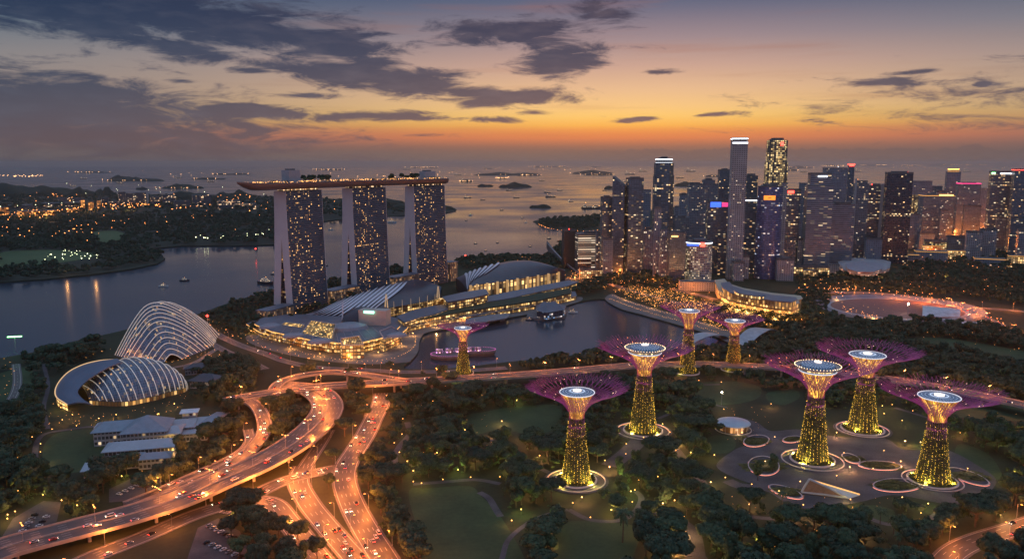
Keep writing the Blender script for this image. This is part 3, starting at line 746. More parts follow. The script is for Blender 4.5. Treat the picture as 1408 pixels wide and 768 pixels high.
for a, b_ in zip(ST[:-1], ST[1:]): m.face([hull(a, n)+Vector((0, 0, .05)), hull(b_, n)+Vector((0, 0, .05)), hull(b_, 0)+Vector((0, 0, .05)), hull(a, 0)+Vector((0, 0, .05))])
m.build('deck_floor', PAVE, hotel)
m = MB()
for k in (0, n):
    for a, b_ in zip(ST[:-1], ST[1:]):
        h = Vector((0, 0, 1.3)); m.face([hull(a, k), hull(b_, k), hull(b_, k)+h, hull(a, k)+h])
m.build('balustrade', mat('balustrade_glass', (.2, .2, .22), .2, .2), hotel)
for u_, l_, wv, hh in ((30, 27, 15, 20), (2*SP+52, 30, 15, 15)):
    m = MB(); m.box(tuple(hpt(u_, -14, 206.6+hh/2)), (l_, wv, hh), hang(u_)); rb = m.build('roof_block', mat('roof_block_cladding', (.33, .33, .36), .6, var=.1, scale=.2), hotel)
    m = MB(); m.box(tuple(hpt(u_-2, -14, 206.6+hh+1.2)), (l_*.5, wv*.6, 2.2), hang(u_)); m.build('plant_room', DCONC, rb)
m = MB(); rr = random.Random(3)
m.box(tuple(hpt(SP*.5+35, -2, 207.1)), (90, 7, .5), hang(SP*.5+35)); m.build('pool', mat('pool_water', (.05, .2, .28), .1, emit=(.2, .6, .9), est=.15), hotel)
m = MB()
for s in ST[4:-3]:
    pass
for i in range(22):
    m = MB(); s = rr.uniform(s0+40, s1-15); m.box(tuple(hpt(s, -9+rr.choice((-1, 1))*rr.uniform(3, 10), 208.8)), (rr.uniform(4, 9), rr.uniform(3, 5), 3.6), hang(s)+rr.uniform(-.2, .2)); m.build('roof_pavilion', facade('roof_bar', (.1, .06, .05), (.12, .1, .09), 1.8, 3.6, .5, (1, .4, .1), (1, .7, .35), 2.2), hotel)
m = MB()
for i in range(330):
    s = s0+18 + (s1-s0-24)*i/330 + rr.uniform(-1, 1); k = rr.choice((-1, -1, 1)); w_ = dw(s)-1.0
    m.octa(hpt(s, -9+k*w_*rr.uniform(.75, 1), 208+rr.uniform(-.4, 1.8)), rr.choice((.3, .45, .6)))
o = m.build('deck_lights', glow('deck_lamp_glow', (1, .42, .1), 5), hotel); o['kind'] = 'stuff'
BLOCK_POLY.append([tuple(hpt(a, 12, 0)[:2]) for a in range(-6, 412, 40)] + [tuple(hpt(a, -42, 0)[:2]) for a in range(411, -6, -40)])
DECK = (hpt, dw, bow, s0, s1, SP, LT)
# low wings beside the towers
wing = facade('wing_facade', (.16, .1, .06), (.24, .21, .2), 3.0, 5.0, .5, (1, .45, .15), (1, .6, .3), .5, (.12, .88, .1, .92), .4)
for i, (u_, v_, l_, w_, h_, lab) in enumerate(((-40, 4, 62, 20, 17, 'long low wing left of the first hotel tower'), (LT+38, 2, SP-LT-6, 22, 24, 'low lit block between the first and second hotel towers'), (SP+LT+38, 2, SP-LT-6, 22, 27, 'low lit block between the second and third hotel towers'), (2*SP+LT+20, -6, 22, 20, 38, 'tall narrow block beyond the last hotel tower'))):
    q_ = hpt(u_, v_, 0); o = empty('hotel_wing', q_, lab, 'building', 'low wings between the hotel towers'); an = hang(u_)
    m = MB(); m.box((q_.x, q_.y, h_/2), (l_, w_, h_), an); m.build('wall', wing, o)
    m = MB(); m.box((q_.x, q_.y, h_+.8), (l_+2, w_+3, 1.5), an); m.build('roof', GRYROOF, o)
# ================================================================== MALL and convention halls
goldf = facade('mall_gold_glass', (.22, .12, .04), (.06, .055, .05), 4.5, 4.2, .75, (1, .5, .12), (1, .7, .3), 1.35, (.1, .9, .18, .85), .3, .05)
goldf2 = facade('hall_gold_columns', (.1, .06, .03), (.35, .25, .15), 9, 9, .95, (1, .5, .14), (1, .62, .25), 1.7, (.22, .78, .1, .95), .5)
RF0 = mat('shell_roof_grey', (.24, .26, .3), .45, .2, var=.12)
mall = empty('shopping_mall', P(490, 470), 'long terraced waterfront shopping mall glowing gold behind its promenade', 'shopping mall')
def tier(name, px, z0, z1, mt, parent, roofm=GRYROOF, over=2.0, thick=1.2, edge=0):
    p_ = pp(px, z0); m = MB(); m.prism(p_, z0, z1-.01, cap=False); o = m.build(name, mt, parent)
    cx = sum(a for a, _ in p_)/len(p_); cy_ = sum(b_ for _, b_ in p_)/len(p_)
    q_ = [(a + (a-cx)/max(1, math.hypot(a-cx, b_-cy_))*over, b_ + (b_-cy_)/max(1, math.hypot(a-cx, b_-cy_))*over) for a, b_ in p_]
    m = MB(); m.prism(q_, z1, z1+thick, bottom=True); m.build('roof', roofm, o)
    if edge:
        m = MB(); qq = q_[:edge]; m.tube([(a, b_, z1-.3) for a, b_ in qq], .55, 5); m.build('edge_light', glow('mall_edge_glow', (1, .5, .12), 1.5), o)
    return o
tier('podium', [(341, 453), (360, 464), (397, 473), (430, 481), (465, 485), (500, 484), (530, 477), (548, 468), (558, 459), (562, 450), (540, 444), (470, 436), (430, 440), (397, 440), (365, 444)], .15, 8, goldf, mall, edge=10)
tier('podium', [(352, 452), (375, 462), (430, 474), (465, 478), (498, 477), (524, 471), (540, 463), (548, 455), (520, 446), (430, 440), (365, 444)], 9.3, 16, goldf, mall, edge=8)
def sloped(a, b_, c, d, nm, mt, par, t_=1.0):
    m = MB(); q_ = [P(*a), P(*b_), P(*c), P(*d)]; dn = Vector((0, 0, t_)); l1, l2 = (q_[1]-q_[0]).length, (q_[3]-q_[0]).length
    m.face(q_, [(0, 0), (l1, 0), (l1, l2), (0, l2)]); m.face([x-dn for x in q_][::-1])
    for x, y in zip(q_, q_[1:]+q_[:1]): m.face([x, x-dn, y-dn, y])
    m.build(nm, mt, par); m = MB(); m.prism([tuple(x[:2]) for x in q_], .1, min(x.z for x in q_)-t_-.02, cap=False); m.build('wall', goldf, par)
    m = MB(); m.tube([q_[0]+dn*.6, q_[1]+dn*.6, q_[2]+dn*.6, q_[3]+dn*.6, q_[0]+dn*.6], .8, 5); m.build('roof_edge', PALE, par)
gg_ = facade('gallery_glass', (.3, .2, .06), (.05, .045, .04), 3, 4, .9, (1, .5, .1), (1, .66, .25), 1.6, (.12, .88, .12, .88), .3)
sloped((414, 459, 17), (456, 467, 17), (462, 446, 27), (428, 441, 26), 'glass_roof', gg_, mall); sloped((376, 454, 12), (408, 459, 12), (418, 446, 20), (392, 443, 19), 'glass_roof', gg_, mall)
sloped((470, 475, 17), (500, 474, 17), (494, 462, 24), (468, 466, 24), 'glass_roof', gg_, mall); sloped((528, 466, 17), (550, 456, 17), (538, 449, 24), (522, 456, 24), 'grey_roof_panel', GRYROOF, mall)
tier('terrace', [(560, 456), (600, 447), (655, 439), (700, 431), (740, 424), (792, 412), (790, 405), (735, 414), (690, 421), (650, 428), (600, 437), (562, 446)], .15, 6, goldf, mall)
tier('terrace', [(570, 446), (604, 440), (652, 431), (700, 424), (740, 418), (785, 408), (783, 401), (700, 416), (640, 424), (575, 438)], 7.3, 13, goldf, mall, roofm=PLANTER)
for (a, b_, r_, h_) in ((478, 452, 24, 9), (440, 470, 13, 5), (404, 462, 12, 5), (372, 450, 13, 6), (545, 462, 12, 5)):
    q_ = P(a, b_, 17); m = MB(); m.lathe([(r_, 0), (r_*.9, h_*.5), (r_*.55, h_*.85), (0.001, h_)], 28, tuple(q_), 1.2, .8, R(25)); m.build('roof_shell', RF0, mall, smooth=True)
for i in range(16):
    t = i/15; a = P(352+190*t, 462+14*math.sin(math.pi*(t*.9+.05))-3*t, 17.4); b_ = P(372+150*t, 448+8*math.sin(math.pi*t), 17.4); m = MB(); m.tube([a, b_], .35, 4); m.build('roof_rib', PALE, mall)
# central glass hall
m = MB()
A_, B_ = P(617, 434), P(660, 424)
def arch(u, v, A=A_, B=B_, w=34, h=25, z0=1):
    a = A.lerp(B, u); d = (B-A).normalized(); n_ = Vector((d.y, -d.x, 0)); n_ = n_ if n_.y > 0 else -n_; t = math.pi*v
    q_ = a + n_*(w*(1-math.cos(t))/2); return (q_.x, q_.y, z0 + h*math.sin(t)**.45)
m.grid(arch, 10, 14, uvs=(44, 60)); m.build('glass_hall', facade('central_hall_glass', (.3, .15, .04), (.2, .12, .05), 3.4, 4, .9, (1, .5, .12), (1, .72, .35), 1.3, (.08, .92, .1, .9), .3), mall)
def vault(name, label, cat, A, B, w, h, eave, roofm, wallm, skew=.35, prof=None, fins=None, finm=WHITE, nu=40, endm=None, ribs=0, group=None):
    """curved roof from ground point A to B; v runs from the waterside eave to the back eave"""
    d = (B-A).normalized(); n_ = Vector((d.y, -d.x, 0)); n_ = n_ if n_.y > 0 else -n_
    prof = prof or (lambda u: .45+.55*math.sin(math.pi*min(1, u*.9+.08))**.8)
    o = empty(name, A, label, cat, group)
    def f(u, v, dz=0, ex=0):
        k = prof(u); a = A.lerp(B, u); t = v**(1-skew) if skew else v
        q_ = a + n_*(w*(v-.5)*(.75+.25*k)); return Vector((q_.x, q_.y, eave*k*.7 + dz + (h-eave)*k*math.sin(math.pi*t)**.8 + (eave*.3)))
    m = MB(); m.grid(lambda u, v: f(u, v), nu, 16, thick=.8, uvs=((B-A).length, w)); m.build('roof', roofm, o, smooth=False)
    m = MB()
    for vv in (.015, .985):
        for i in range(nu):
            a, b_ = f(i/nu, vv), f((i+1)/nu, vv); l0, l1 = (B-A).length*i/nu, (B-A).length*(i+1)/nu
            m.face([(a.x, a.y, .1), (b_.x, b_.y, .1), (b_.x, b_.y, b_.z-.7), (a.x, a.y, a.z-.7)], [(l0, 0), (l1, 0), (l1, b_.z), (l0, a.z)])
    for uu in (0.01, .99):
        for j in range(12):
            a, b_ = f(uu, j/12), f(uu, (j+1)/12)
            m.face([(a.x, a.y, .1), (b_.x, b_.y, .1), (b_.x, b_.y, b_.z-.7), (a.x, a.y, a.z-.7)], [(w*j/12, 0), (w*(j+1)/12, 0), (w*(j+1)/12, b_.z), (w*j/12, a.z)])
    m.build('wall', wallm, o)
    for (ua, ub, va, vb, sh) in (fins or []):
        m = MB()
        def ff(s, t): # s across the strip, t along
            tt = va+(vb-va)*t; wd = (ub-ua)*(math.sin(math.pi*min(1, t*.9+.1))**.5)
            q_ = f(min(1, ua+sh*t+wd*s), tt, 1.4+1.2*s); return q_
        m.grid(ff, 3, 14, thick=.5); m.build('roof_fin', finm, o)
    for i in range(ribs):
        u_ = .3+.68*i/max(1, ribs-1); q_ = f(u_, .02); m = MB(); m.tube([(q_.x, q_.y, .2), (q_.x-d.x*2, q_.y-d.y*2, q_.z+3)], .9, 6); m.tube([f(u_, t/10, .9) for t in range(0, 6)], .45, 5); m.build('mast', PALE, o)
    BLOCK_POLY.append([tuple((A-n_*w*.6)[:2]), tuple((B-n_*w*.6)[:2]), tuple((B+n_*w*.6)[:2]), tuple((A+n_*w*.6)[:2])])
    return o
FIN = mat('white_roof_fin', (.8, .77, .82), .5, var=.06)
def roofsurf(name, label, cat, Epx, Tpx, bulge, roofm, wallm, fins=(), group=None, nu=44, backm=None):
    E_, T_ = pxcurve(Epx), pxcurve(Tpx); o = empty(name, (E_(.5).x, E_(.5).y, 0), label, cat, group)
    def f(u, v, dz=0):
        q_ = E_(u).lerp(T_(u), v); return Vector((q_.x, q_.y, q_.z + bulge*math.sin(math.pi*v)*(.3+.7*math.sin(math.pi*u)) + dz))
    L_ = sum((E_((i+1)/20)-E_(i/20)).length for i in range(20))
    m = MB(); m.grid(lambda u, v: f(u, v), nu, 12, thick=.8, uvs=(L_, 60)); m.build('roof', roofm, o, smooth=False)
    for vv, mt_ in ((.02, wallm), (.98, backm or wallm)):
        m = MB()
        for i in range(nu):
            a, b_ = f(i/nu, vv), f((i+1)/nu, vv); m.face([(a.x, a.y, .1), (b_.x, b_.y, .1), (b_.x, b_.y, b_.z-.82), (a.x, a.y, a.z-.82)], [(L_*i/nu, 0), (L_*(i+1)/nu, 0), (L_*(i+1)/nu, b_.z), (L_*i/nu, a.z)])
        m.build('wall', mt_, o)
    for uu in (.006, .994):
        m = MB()
        for j in range(12):
            a, b_ = f(uu, j/12), f(uu, (j+1)/12); m.face([(a.x, a.y, .1), (b_.x, b_.y, .1), (b_.x, b_.y, b_.z-.82), (a.x, a.y, a.z-.82)], [(5*j, 0), (5*j+5, 0), (5*j+5, b_.z), (5*j, a.z)])
        m.build('end_wall', DKROOF, o)
    for (ua, wd, sh, va, vb) in fins:
        m = MB(); m.grid(lambda s, t: f(min(.999, max(.001, ua+sh*t+wd*(s-.5)*(math.sin(math.pi*(.12+.8*t))**.6)+.04*math.sin(math.pi*t))), va+(vb-va)*t, 1.0+1.6*s), 3, 16, thick=.5); m.build('roof_fin', FIN, o)
    BLOCK_POLY.append([tuple(E_(i/10)[:2]) for i in range(11)] + [tuple(T_(1-i/10)[:2]) for i in range(11)])
    return o, f
ha, fA = roofsurf('convention_hall', 'nearer arched hall roof striped with white fins and dark glass', 'hall',
    [(421, 434, 7), (446, 435, 9), (470, 436, 12), (498, 432, 14), (525, 425, 15), (552, 420, 15), (580, 415, 15), (605, 410, 14)], [(424, 431, 9), (450, 420, 18), (480, 409, 26), (510, 399, 31), (545, 389, 36), (570, 384, 38), (590, 387, 36), (607, 394, 30)], 5, DKROOF, goldf,
    fins=[(-.02+.048*i, .044, .24 - .008*i, .03, .97 - .03*max(0, i-6)) for i in range(12)], backm=DKROOF)
for i in range(6):
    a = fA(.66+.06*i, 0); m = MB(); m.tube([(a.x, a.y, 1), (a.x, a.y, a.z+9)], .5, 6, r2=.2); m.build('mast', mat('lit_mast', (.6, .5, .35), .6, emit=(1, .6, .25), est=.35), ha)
for u_ in (.6, .985):
    a = fA(u_, .05)
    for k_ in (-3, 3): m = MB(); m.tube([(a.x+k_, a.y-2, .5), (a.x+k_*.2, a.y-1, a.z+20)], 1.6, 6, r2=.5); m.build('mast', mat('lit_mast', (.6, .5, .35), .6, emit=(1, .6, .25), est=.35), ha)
hb, fB = roofsurf('convention_hall', 'farther dark arched hall with white fins at its left end and lit columns', 'hall',
    [(643, 399, 16), (652, 392, 22), (682, 388, 22), (713, 383, 22), (745, 378, 22), (777, 373, 22)], [(627, 382, 22), (646, 374, 32), (670, 366, 40), (700, 359, 44), (728, 358, 44), (752, 363, 38), (777, 372, 26)], 9, DKROOF, goldf2, fins=[(.01+.05*i, .036, .1, .02+.05*i, .98) for i in range(7)], backm=DKROOF)
for i in range(10):
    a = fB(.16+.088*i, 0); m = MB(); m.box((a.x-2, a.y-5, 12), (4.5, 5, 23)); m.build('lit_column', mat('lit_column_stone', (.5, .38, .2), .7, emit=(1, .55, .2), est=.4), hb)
def slabroof(label, px, z, h, mt=GRYROOF, cat='building', wallm=goldf):
    c_ = pp(px, z); o = empty('terrace_building', (c_[0][0], c_[0][1], 0), label, cat, 'long low roofs along the mall')
    m = MB(); m.prism(c_, z, z+h, bottom=True); m.build('roof', mt, o); BLOCK_POLY.append(c_)
    cx = sum(a for a, _ in c_)/len(c_); cy_ = sum(b_ for _, b_ in c_)/len(c_)
    m = MB(); m.prism([(cx+(a-cx)*.95, cy_+(b_-cy_)*.95) for a, b_ in c_], .1, z-.02, cap=False); m.build('wall', wallm, o); return o
slabroof('long curved grey roof in front of the nearer arched hall', [(545, 436), (570, 427), (598, 421), (614, 419), (616, 426), (600, 432), (575, 438), (556, 444)], 15, 1.5)
slabroof('grey roof over the golden central entrance of the mall', [(608, 409), (640, 402), (668, 398), (672, 405), (650, 410), (615, 416)], 26, 1.6)
slabroof('long grey roof strip in front of the farther arched hall', [(662, 410), (700, 402), (745, 393), (782, 386), (796, 388), (780, 394), (740, 402), (700, 411), (668, 416)], 14, 1.5)
# theatre at the point of the mall : egg dome with a pale screen block
q_ = P(498, 458); th = empty('theatre', q_, 'dark egg-shaped dome with a pale screen block at the point of the mall', 'theatre')
m = MB(); m.lathe([(30*math.cos(t*math.pi/20), 26*math.sin(t*math.pi/20)) for t in range(0, 10)] + [(0.001, 26)], 36, (q_.x, q_.y, 12), 1.0, .8, R(30)); m.build('dome', DKROOF, th, smooth=True)
m = MB(); m.lathe([(33, 0), (33, 6)], 40, (q_.x, q_.y, 8), 1.0, .85, R(30)); m.build('drum', goldf, th)
m = MB(); bq = P(516, 462, 0); m.box((bq.x, bq.y, 26), (40, 18, 24), R(-12)); sb_ = m.build('screen_block', mat('sandstone_block', (.5, .42, .36), .7, var=.1), th)
m = MB(); m.box((bq.x-6, bq.y-10.5, 36), (15, .4, 3.5), R(-12)); m.build('screen', glow('screen_glow', (.35, 1, .75), 3), th)
m = MB(); m.tube([(q_.x-26, q_.y-8, 12), (q_.x-24, q_.y-8, 48)], 1.5, 6, r2=.4); m.build('mast', WHITE, th)
# floating pavilions in the bay
cp = P(752, 436); cr = empty('floating_pavilion', cp, 'dark faceted glass pavilion standing in the bay near the halls', 'pavilion')
m = MB(); m.prism(pp([(724, 437), (740, 440), (776, 437), (779, 431), (740, 427), (726, 431)], -1), -2.5, 1.2, bottom=True); m.build('base', DCONC, cr)
pr = pp([(738, 436), (752, 439), (774, 435), (777, 430), (750, 427), (738, 430)], 1.2)
m = MB(); m.prism(pr, 1.25, 12); m.build('wall', facade('pavilion_glass', (.02, .04, .08), (.05, .06, .08), 4, 3.2, .25, (.2, .5, 1), (1, .7, .4), 1.5, (.1, .9, .2, .9), .15), cr)
cxp = sum(a for a, _ in pr)/6; cyp = sum(b_ for _, b_ in pr)/6
m = MB(); n6 = len(pr)
tips = [(cxp+(a-cxp)*.45, cyp+(b_-cyp)*.45, 24 if i < 3 else 19) for i, (a, b_) in enumerate(pr)]; bs = [(cxp+(a-cxp)*1.08, cyp+(b_-cyp)*1.08, 12.05) for a, b_ in pr]
for i in range(n6): m.face([bs[i], bs[(i+1) % n6], tips[(i+1) % n6], tips[i]])
m.face(tips); m.build('roof', GRYROOF, cr)
fp = P(633, 488); fl = empty('floating_stage', fp, 'floating pleasure platform edged in purple and yellow lights beside the supertree', 'platform')
m = MB(); m.lathe([(0.001, 3), (22, 3), (23, 1), (21, -2)], 28, (fp.x-14, fp.y-6, 0), 1, .62); m.lathe([(0.001, 4.5), (24, 4.5), (25, 2), (22, -2)], 28, (fp.x+20, fp.y+12, 0), 1, .5); m.build('platform', DCONC, fl)
m = MB(); rr = random.Random(5)
for k in range(56):
    t = k/56*6.283; m.octa((fp.x-14+22.5*math.cos(t), fp.y-6+14*math.sin(t), 3.4), .55); m.octa((fp.x+20+24*math.cos(t), fp.y+12+12*math.sin(t), 5), .55)
m.build('rim_light', glow('stage_rim_glow', (.5, .1, .35), 1.2), fl)
m = MB()
for k in range(5): m.box((fp.x-26+k*12, fp.y-4+k*3, 6), (8, 6, 5), .3*k)
m.build('cabin', facade('stage_cabin', (.1, .05, .1), (.15, .12, .15), 2, 2.6, .7, (1, .6, .3), (.8, .3, 1), 3), fl)
m = MB(); m.prism(pp([(640, 445), (668, 442), (697, 437), (702, 431), (675, 433), (640, 439)], 6), 5, 6.2, bottom=True); m.prism(pp([(645, 444), (668, 441), (694, 436), (697, 432), (675, 434), (645, 439)], 3), -2, 4.98); wd = m.build('boardwalk_deck', mat('boardwalk', (.2, .19, .2), .7)); tag(wd, 'wide curved boardwalk deck stepping into the bay before the mall', 'boardwalk')
# arched footbridge structure by the right bank
def footbridge(lab, pa, pb, h, w, mt):
    a, b_ = P(*pa), P(*pb); o = empty('arched_roof', a, lab, 'roof', 'curved roofs on the near right bank'); d = (b_-a); n_ = Vector((-d.y, d.x, 0)).normalized()
    m = MB(); m.grid(lambda u, v: tuple(a + d*u + n_*w*(v-.5)*(1-.5*abs(u-.5)) + Vector((0, 0, 1+h*math.sin(math.pi*u)**.7))), 20, 4, thick=.8); m.build('roof', mt, o)
    for u in (.1, .35, .65, .9):
        q2 = a+d*u; m = MB(); m.tube([(q2.x, q2.y, 0), (q2.x, q2.y, h*math.sin(math.pi*u)**.7)], .5, 6); m.build('column', PALE, o)
footbridge('pale curved canopy spanning the bank left of the far supertree', (944, 474), (996, 464), 9, 22, mat('canopy_grey', (.35, .36, .38), .5)); footbridge('broad white curved roof right of the far supertree', (1018, 478), (1060, 456), 12, 26, mat('canopy_grey', (.3, .3, .3)))
block([(940, 478), (1000, 476), (1000, 458), (940, 462)]); block([(1012, 486), (1045, 470), (1070, 454), (1040, 454), (1010, 472)])
# ================================================================== CONSERVATORIES
domeg = facade('dome_glass', (.09, .14, .2), (.14, .16, .2), 2.4, 2.8, .24, (1, .5, .15), (1, .75, .4), .6, (.08, .92, .06, .94), .25, 0, metal=.6)
RIBM = mat('dome_rib_glow', (.75, .74, .72), .4, emit=(1, .86, .68), est=.2, var=.05)  # lit look of the arches put into the rib material as emission
def smoothpoly(t, pts):
    for (a, va), (b_, vb) in zip(pts[:-1], pts[1:]):
        if t <= b_: k = (t-a)/(b_-a); k = k*k*(3-2*k)*.3+k*.7; return va+(vb-va)*k
    return pts[-1][1]
def shell_dome(name, label, left, right, peaks, prof, nr, r_rib, back=.5, side=None, basep=None):
    """ribs run from left(k) to right(k); the shell is closed behind the tallest rib"""
    o = empty(name, left(0), label, 'conservatory', None)
    def S(k, t):
        kk = max(0, min(1, k)); bk_ = max(0, -k)     # k<0 : behind the tallest rib
        A, B = left(kk), right(kk)
        if bk_: sh = Vector((0, 1, 0))*bk_*62; A = A + sh + (B-A)*.28*bk_; B = B + sh*1.0 - (B-A)*.2*bk_
        p_ = A.lerp(B, t); h = peaks(kk)*math.sqrt(max(0, 1-bk_**2*.98)); return Vector((p_.x, p_.y, .2 + h*prof(t, kk)))
    m = MB(); m.grid(lambda u, v: S(-back + (1+back)*u, v), 26, 30, uvs=(110, 130)); m.weld(); m.build('glass_shell', domeg, o, smooth=True)
    for i in range(nr):
        k = i/(nr-1); m = MB(); m.tube([S(k, t/30)+Vector((0, 0, .9)) for t in range(31)], r_rib, 6); m.build('rib', RIBM, o)
        if 0:
            k += .5/(nr-1); m = MB(); m.tube([S(k, t/30)+Vector((0, 0, .5)) for t in range(31)], .22, 5); m.build('thin_rib', RIBM, o)
    for i in range(1, 5):
        k = -back*i/5; m = MB(); m.tube([S(k, t/24)+Vector((0, 0, .9)) for t in range(25)], r_rib*.9, 6); m.build('rib', RIBM, o)
    return o, S
LK = table([(0, 158, 489), (.12, 162, 490), (.25, 166, 491), (.37, 171, 492), (.5, 178, 493), (.62, 190, 494.5), (.75, 202, 496), (.88, 214, 497), (1, 226, 498)])
RK = table([(0, 297, 471), (.25, 293, 475), (.5, 285, 480), (.75, 270, 486), (1, 250, 494)])
PKY = table([(0, 417), (.12, 423), (.25, 430), (.37, 437.5), (.5, 446), (.62, 456), (.75, 467), (.88, 478), (1, 488)])
PF = table([(0, 0), (.1, .36), (.2, .68), (.3, .92), (.4, 1.0), (.5, .955), (.65, .77), (.8, .5), (.92, .22), (1, 0)])
def lf(k): return P(*LK(k))
def rt(k): return P(*RK(k))
def pk(k):
    q_ = lf(k).lerp(rt(k), .4); return zat(q_.y, PKY(k))
cf, Scf = shell_dome('conservatory', 'taller shell-shaped glass conservatory ribbed with white lit arches', lf, rt, pk, lambda t, k: PF(t), 12, .5, back=.9)
block([(155, 500), (235, 505), (300, 500), (310, 470), (290, 455), (160, 465)])
fd = empty('conservatory', P(170, 545), 'broad low glass conservatory with slanting white ribs and a grey metal back', 'conservatory')
FBASE = pxcurve([(124, 556, .2), (142, 557, .2), (160, 558, .2), (180, 557, .2), (200, 553, .2), (218, 549, .2), (234, 544, .2), (247, 541, .2), (256, 538, .2), (259, 534, .2)])
FRIDGE = pxcurve([(112, 530, 9), (128, 517, 20), (143, 508, 27), (160, 500, 31), (178, 495, 33), (196, 493, 33), (214, 496, 31), (232, 503, 25), (247, 514, 17), (258, 529, 4)])
def fshell(u, v):
    b0, r0 = FBASE(u), FRIDGE(u); d = r0-b0; d.z = 0
    if v <= 1: q_ = b0 + d*(1-math.cos(v*math.pi/2)); z = r0.z*math.sin(v*math.pi/2)**.9
    else: q_ = b0 + d*(1+.9*math.sin((v-1)*math.pi/2)); z = r0.z*math.cos((v-1)*math.pi/2)**.8
    return Vector((q_.x, q_.y, z+.2))
m = MB(); s_l = 0
for i in range(40):
    a, b_ = FBASE(i/40), FBASE((i+1)/40); l_ = (b_-a).length; m.face([(a.x, a.y-1.2, .1), (b_.x, b_.y-1.2, .1), (b_.x, b_.y-.8, 5), (a.x, a.y-.8, 5)], [(s_l, 0), (s_l+l_, 0), (s_l+l_, 4.2), (s_l, 4.2)]); s_l += l_
m.build('base_glow_band', facade('base_glow_gold', (.2, .12, .04), (.06, .06, .06), 3.4, 4.2, .6, (1, .45, .1), (1, .65, .25), 1.3, (.1, .9, .1, .9), .3), fd)  # added band of lit panes, stands in for the glow inside the dome
m = MB(); m.grid(fshell, 36, 24, v1=2., uvs=(140, 110)); m.build('glass_shell', domeg, fd, smooth=True)
for i in range(16):
    u = .05+.91*i/15; m = MB(); m.tube([fshell(min(1, max(0, u+.1*(.5-j/12)*(1-u))), j/12)+Vector((0, 0, .7)) for j in range(0, 19)], .42, 6); m.build('rib', RIBM, fd)
def backroof(u, v):
    return BO(u).lerp(BI(u), v) + Vector((0, 0, 2.5*math.sin(math.pi*v)))
BO = pxcurve([(92, 556, 7), (77, 545, 9), (78, 530, 13), (92, 513, 20), (112, 502, 26), (135, 496, 31), (158, 494, 34)]); BI = pxcurve([(128, 556, 8), (114, 548, 11), (107, 537, 16), (118, 524, 22), (134, 513, 28), (150, 504, 32), (166, 498, 34)])
m = MB(); m.grid(backroof, 28, 6, thick=1.2); m.build('metal_roof', mat('blue_grey_metal', (.09, .12, .18), .4, .4, var=.12, scale=.05), fd, smooth=True)
m = MB()
for i in range(28):
    a, b_ = backroof(i/28, .03), backroof((i+1)/28, .03); m.face([(a.x, a.y, .1), (b_.x, b_.y, .1), (b_.x, b_.y, b_.z-1.3), (a.x, a.y, a.z-1.3)], [(i*4, 0), (i*4+4, 0), (i*4+4, b_.z), (i*4, a.z)])
m.build('glazed_wall', goldf, fd)
m = MB(); m.tube([backroof(i/28, 0)+Vector((0, 0, .3)) for i in range(29)], .55, 6); m.build('eave_light', glow('eave_glow', (1, .62, .28), .8), fd)
block([(70, 560), (85, 510), (120, 494), (200, 490), (255, 520), (262, 550), (180, 566), (110, 566)])
# ================================================================== grey-roofed exhibition buildings by the lawn
def hip(label, cpx, w_, d_, h, rh, rz, roofm, wallm, name='exhibition_building', grp='grey roofed exhibition buildings by the lawn', flat=False, hipk=.35):
    c_ = P(*cpx); o = empty(name, c_, label, 'building', grp, rz=0)
    m = MB(); m.box((c_.x, c_.y, h/2), (w_, d_, h), rz); m.build('wall', wallm, o)
    m = MB()
    def L(x, y, z): return (c_.x + x*math.cos(rz)-y*math.sin(rz), c_.y + x*math.sin(rz)+y*math.cos(rz), z)
    W, D = w_/2+2, d_/2+2; z0 = h+.05; z1 = h+.6
    e = [L(-W, -D, z1), L(W, -D, z1), L(W, D, z1), L(-W, D, z1)]; e0 = [L(-W, -D, z0), L(W, -D, z0), L(W, D, z0), L(-W, D, z0)]
    for i in range(4): m.face([e0[i], e0[(i+1) % 4], e[(i+1) % 4], e[i]])
    if flat: m.face(e)
    else:
        rdg = [L(-W*(1-hipk*2), 0, z1+rh), L(W*(1-hipk*2), 0, z1+rh)]
        m.face([e[0], e[1], rdg[1], rdg[0]]); m.face([e[2], e[3], rdg[0], rdg[1]]); m.face([e[1], e[2], rdg[1]]); m.face([e[3], e[0], rdg[0]])
    m.face(e0[::-1]); m.build('roof', roofm, o)
    R_ = math.hypot(w_, d_)/2*.85; BLOCK_DISC.append((c_.x, c_.y, R_)); return o
RF1 = mat('blue_grey_standing_seam', (.2, .25, .3), .45, .3, var=.12, scale=.2); RF2 = mat('light_grey_roof', (.33, .37, .41), .5, .2, var=.1, scale=.15)
ew = facade('exhibition_wall', (.08, .08, .08), (.36, .36, .37), 3, 4.5, .22, (1, .6, .25), (1, .8, .5), .9)
hip('pyramid-hipped blue grey roof, tallest of the exhibition buildings', (205, 606), 34, 32, 13, 10, R(14), RF1, ew, hipk=.5); hip('long flat blue grey roof left of the pyramid-hipped one', (168, 604), 38, 26, 12, 5, R(14), RF1, ew, hipk=.2)
hip('light grey stepped roof at the front of the exhibition group', (196, 626), 52, 20, 9, 4, R(14), RF2, ew, hipk=.15); hip('white flat roof with plant boxes behind the exhibition group', (247, 596), 24, 22, 9, 0, R(14), RF2, ew, flat=True)
hip('pale flat wing at the far right of the exhibition group', (278, 592), 22, 26, 8, 0, R(14), RF2, ew, flat=True); hip('low flat terrace roof with frames near the lawn', (142, 650), 24, 16, 6, 0, R(18), RF2, ew, flat=True)
hip('narrow white canopy roof beside the lawn', (148, 596), 14, 10, 8, 0, R(14), mat('white_roof', (.6, .63, .66), .5), ew, flat=True); hip('low white flat roof behind the terrace', (178, 640), 18, 14, 7, 0, R(14), RF2, ew, flat=True)
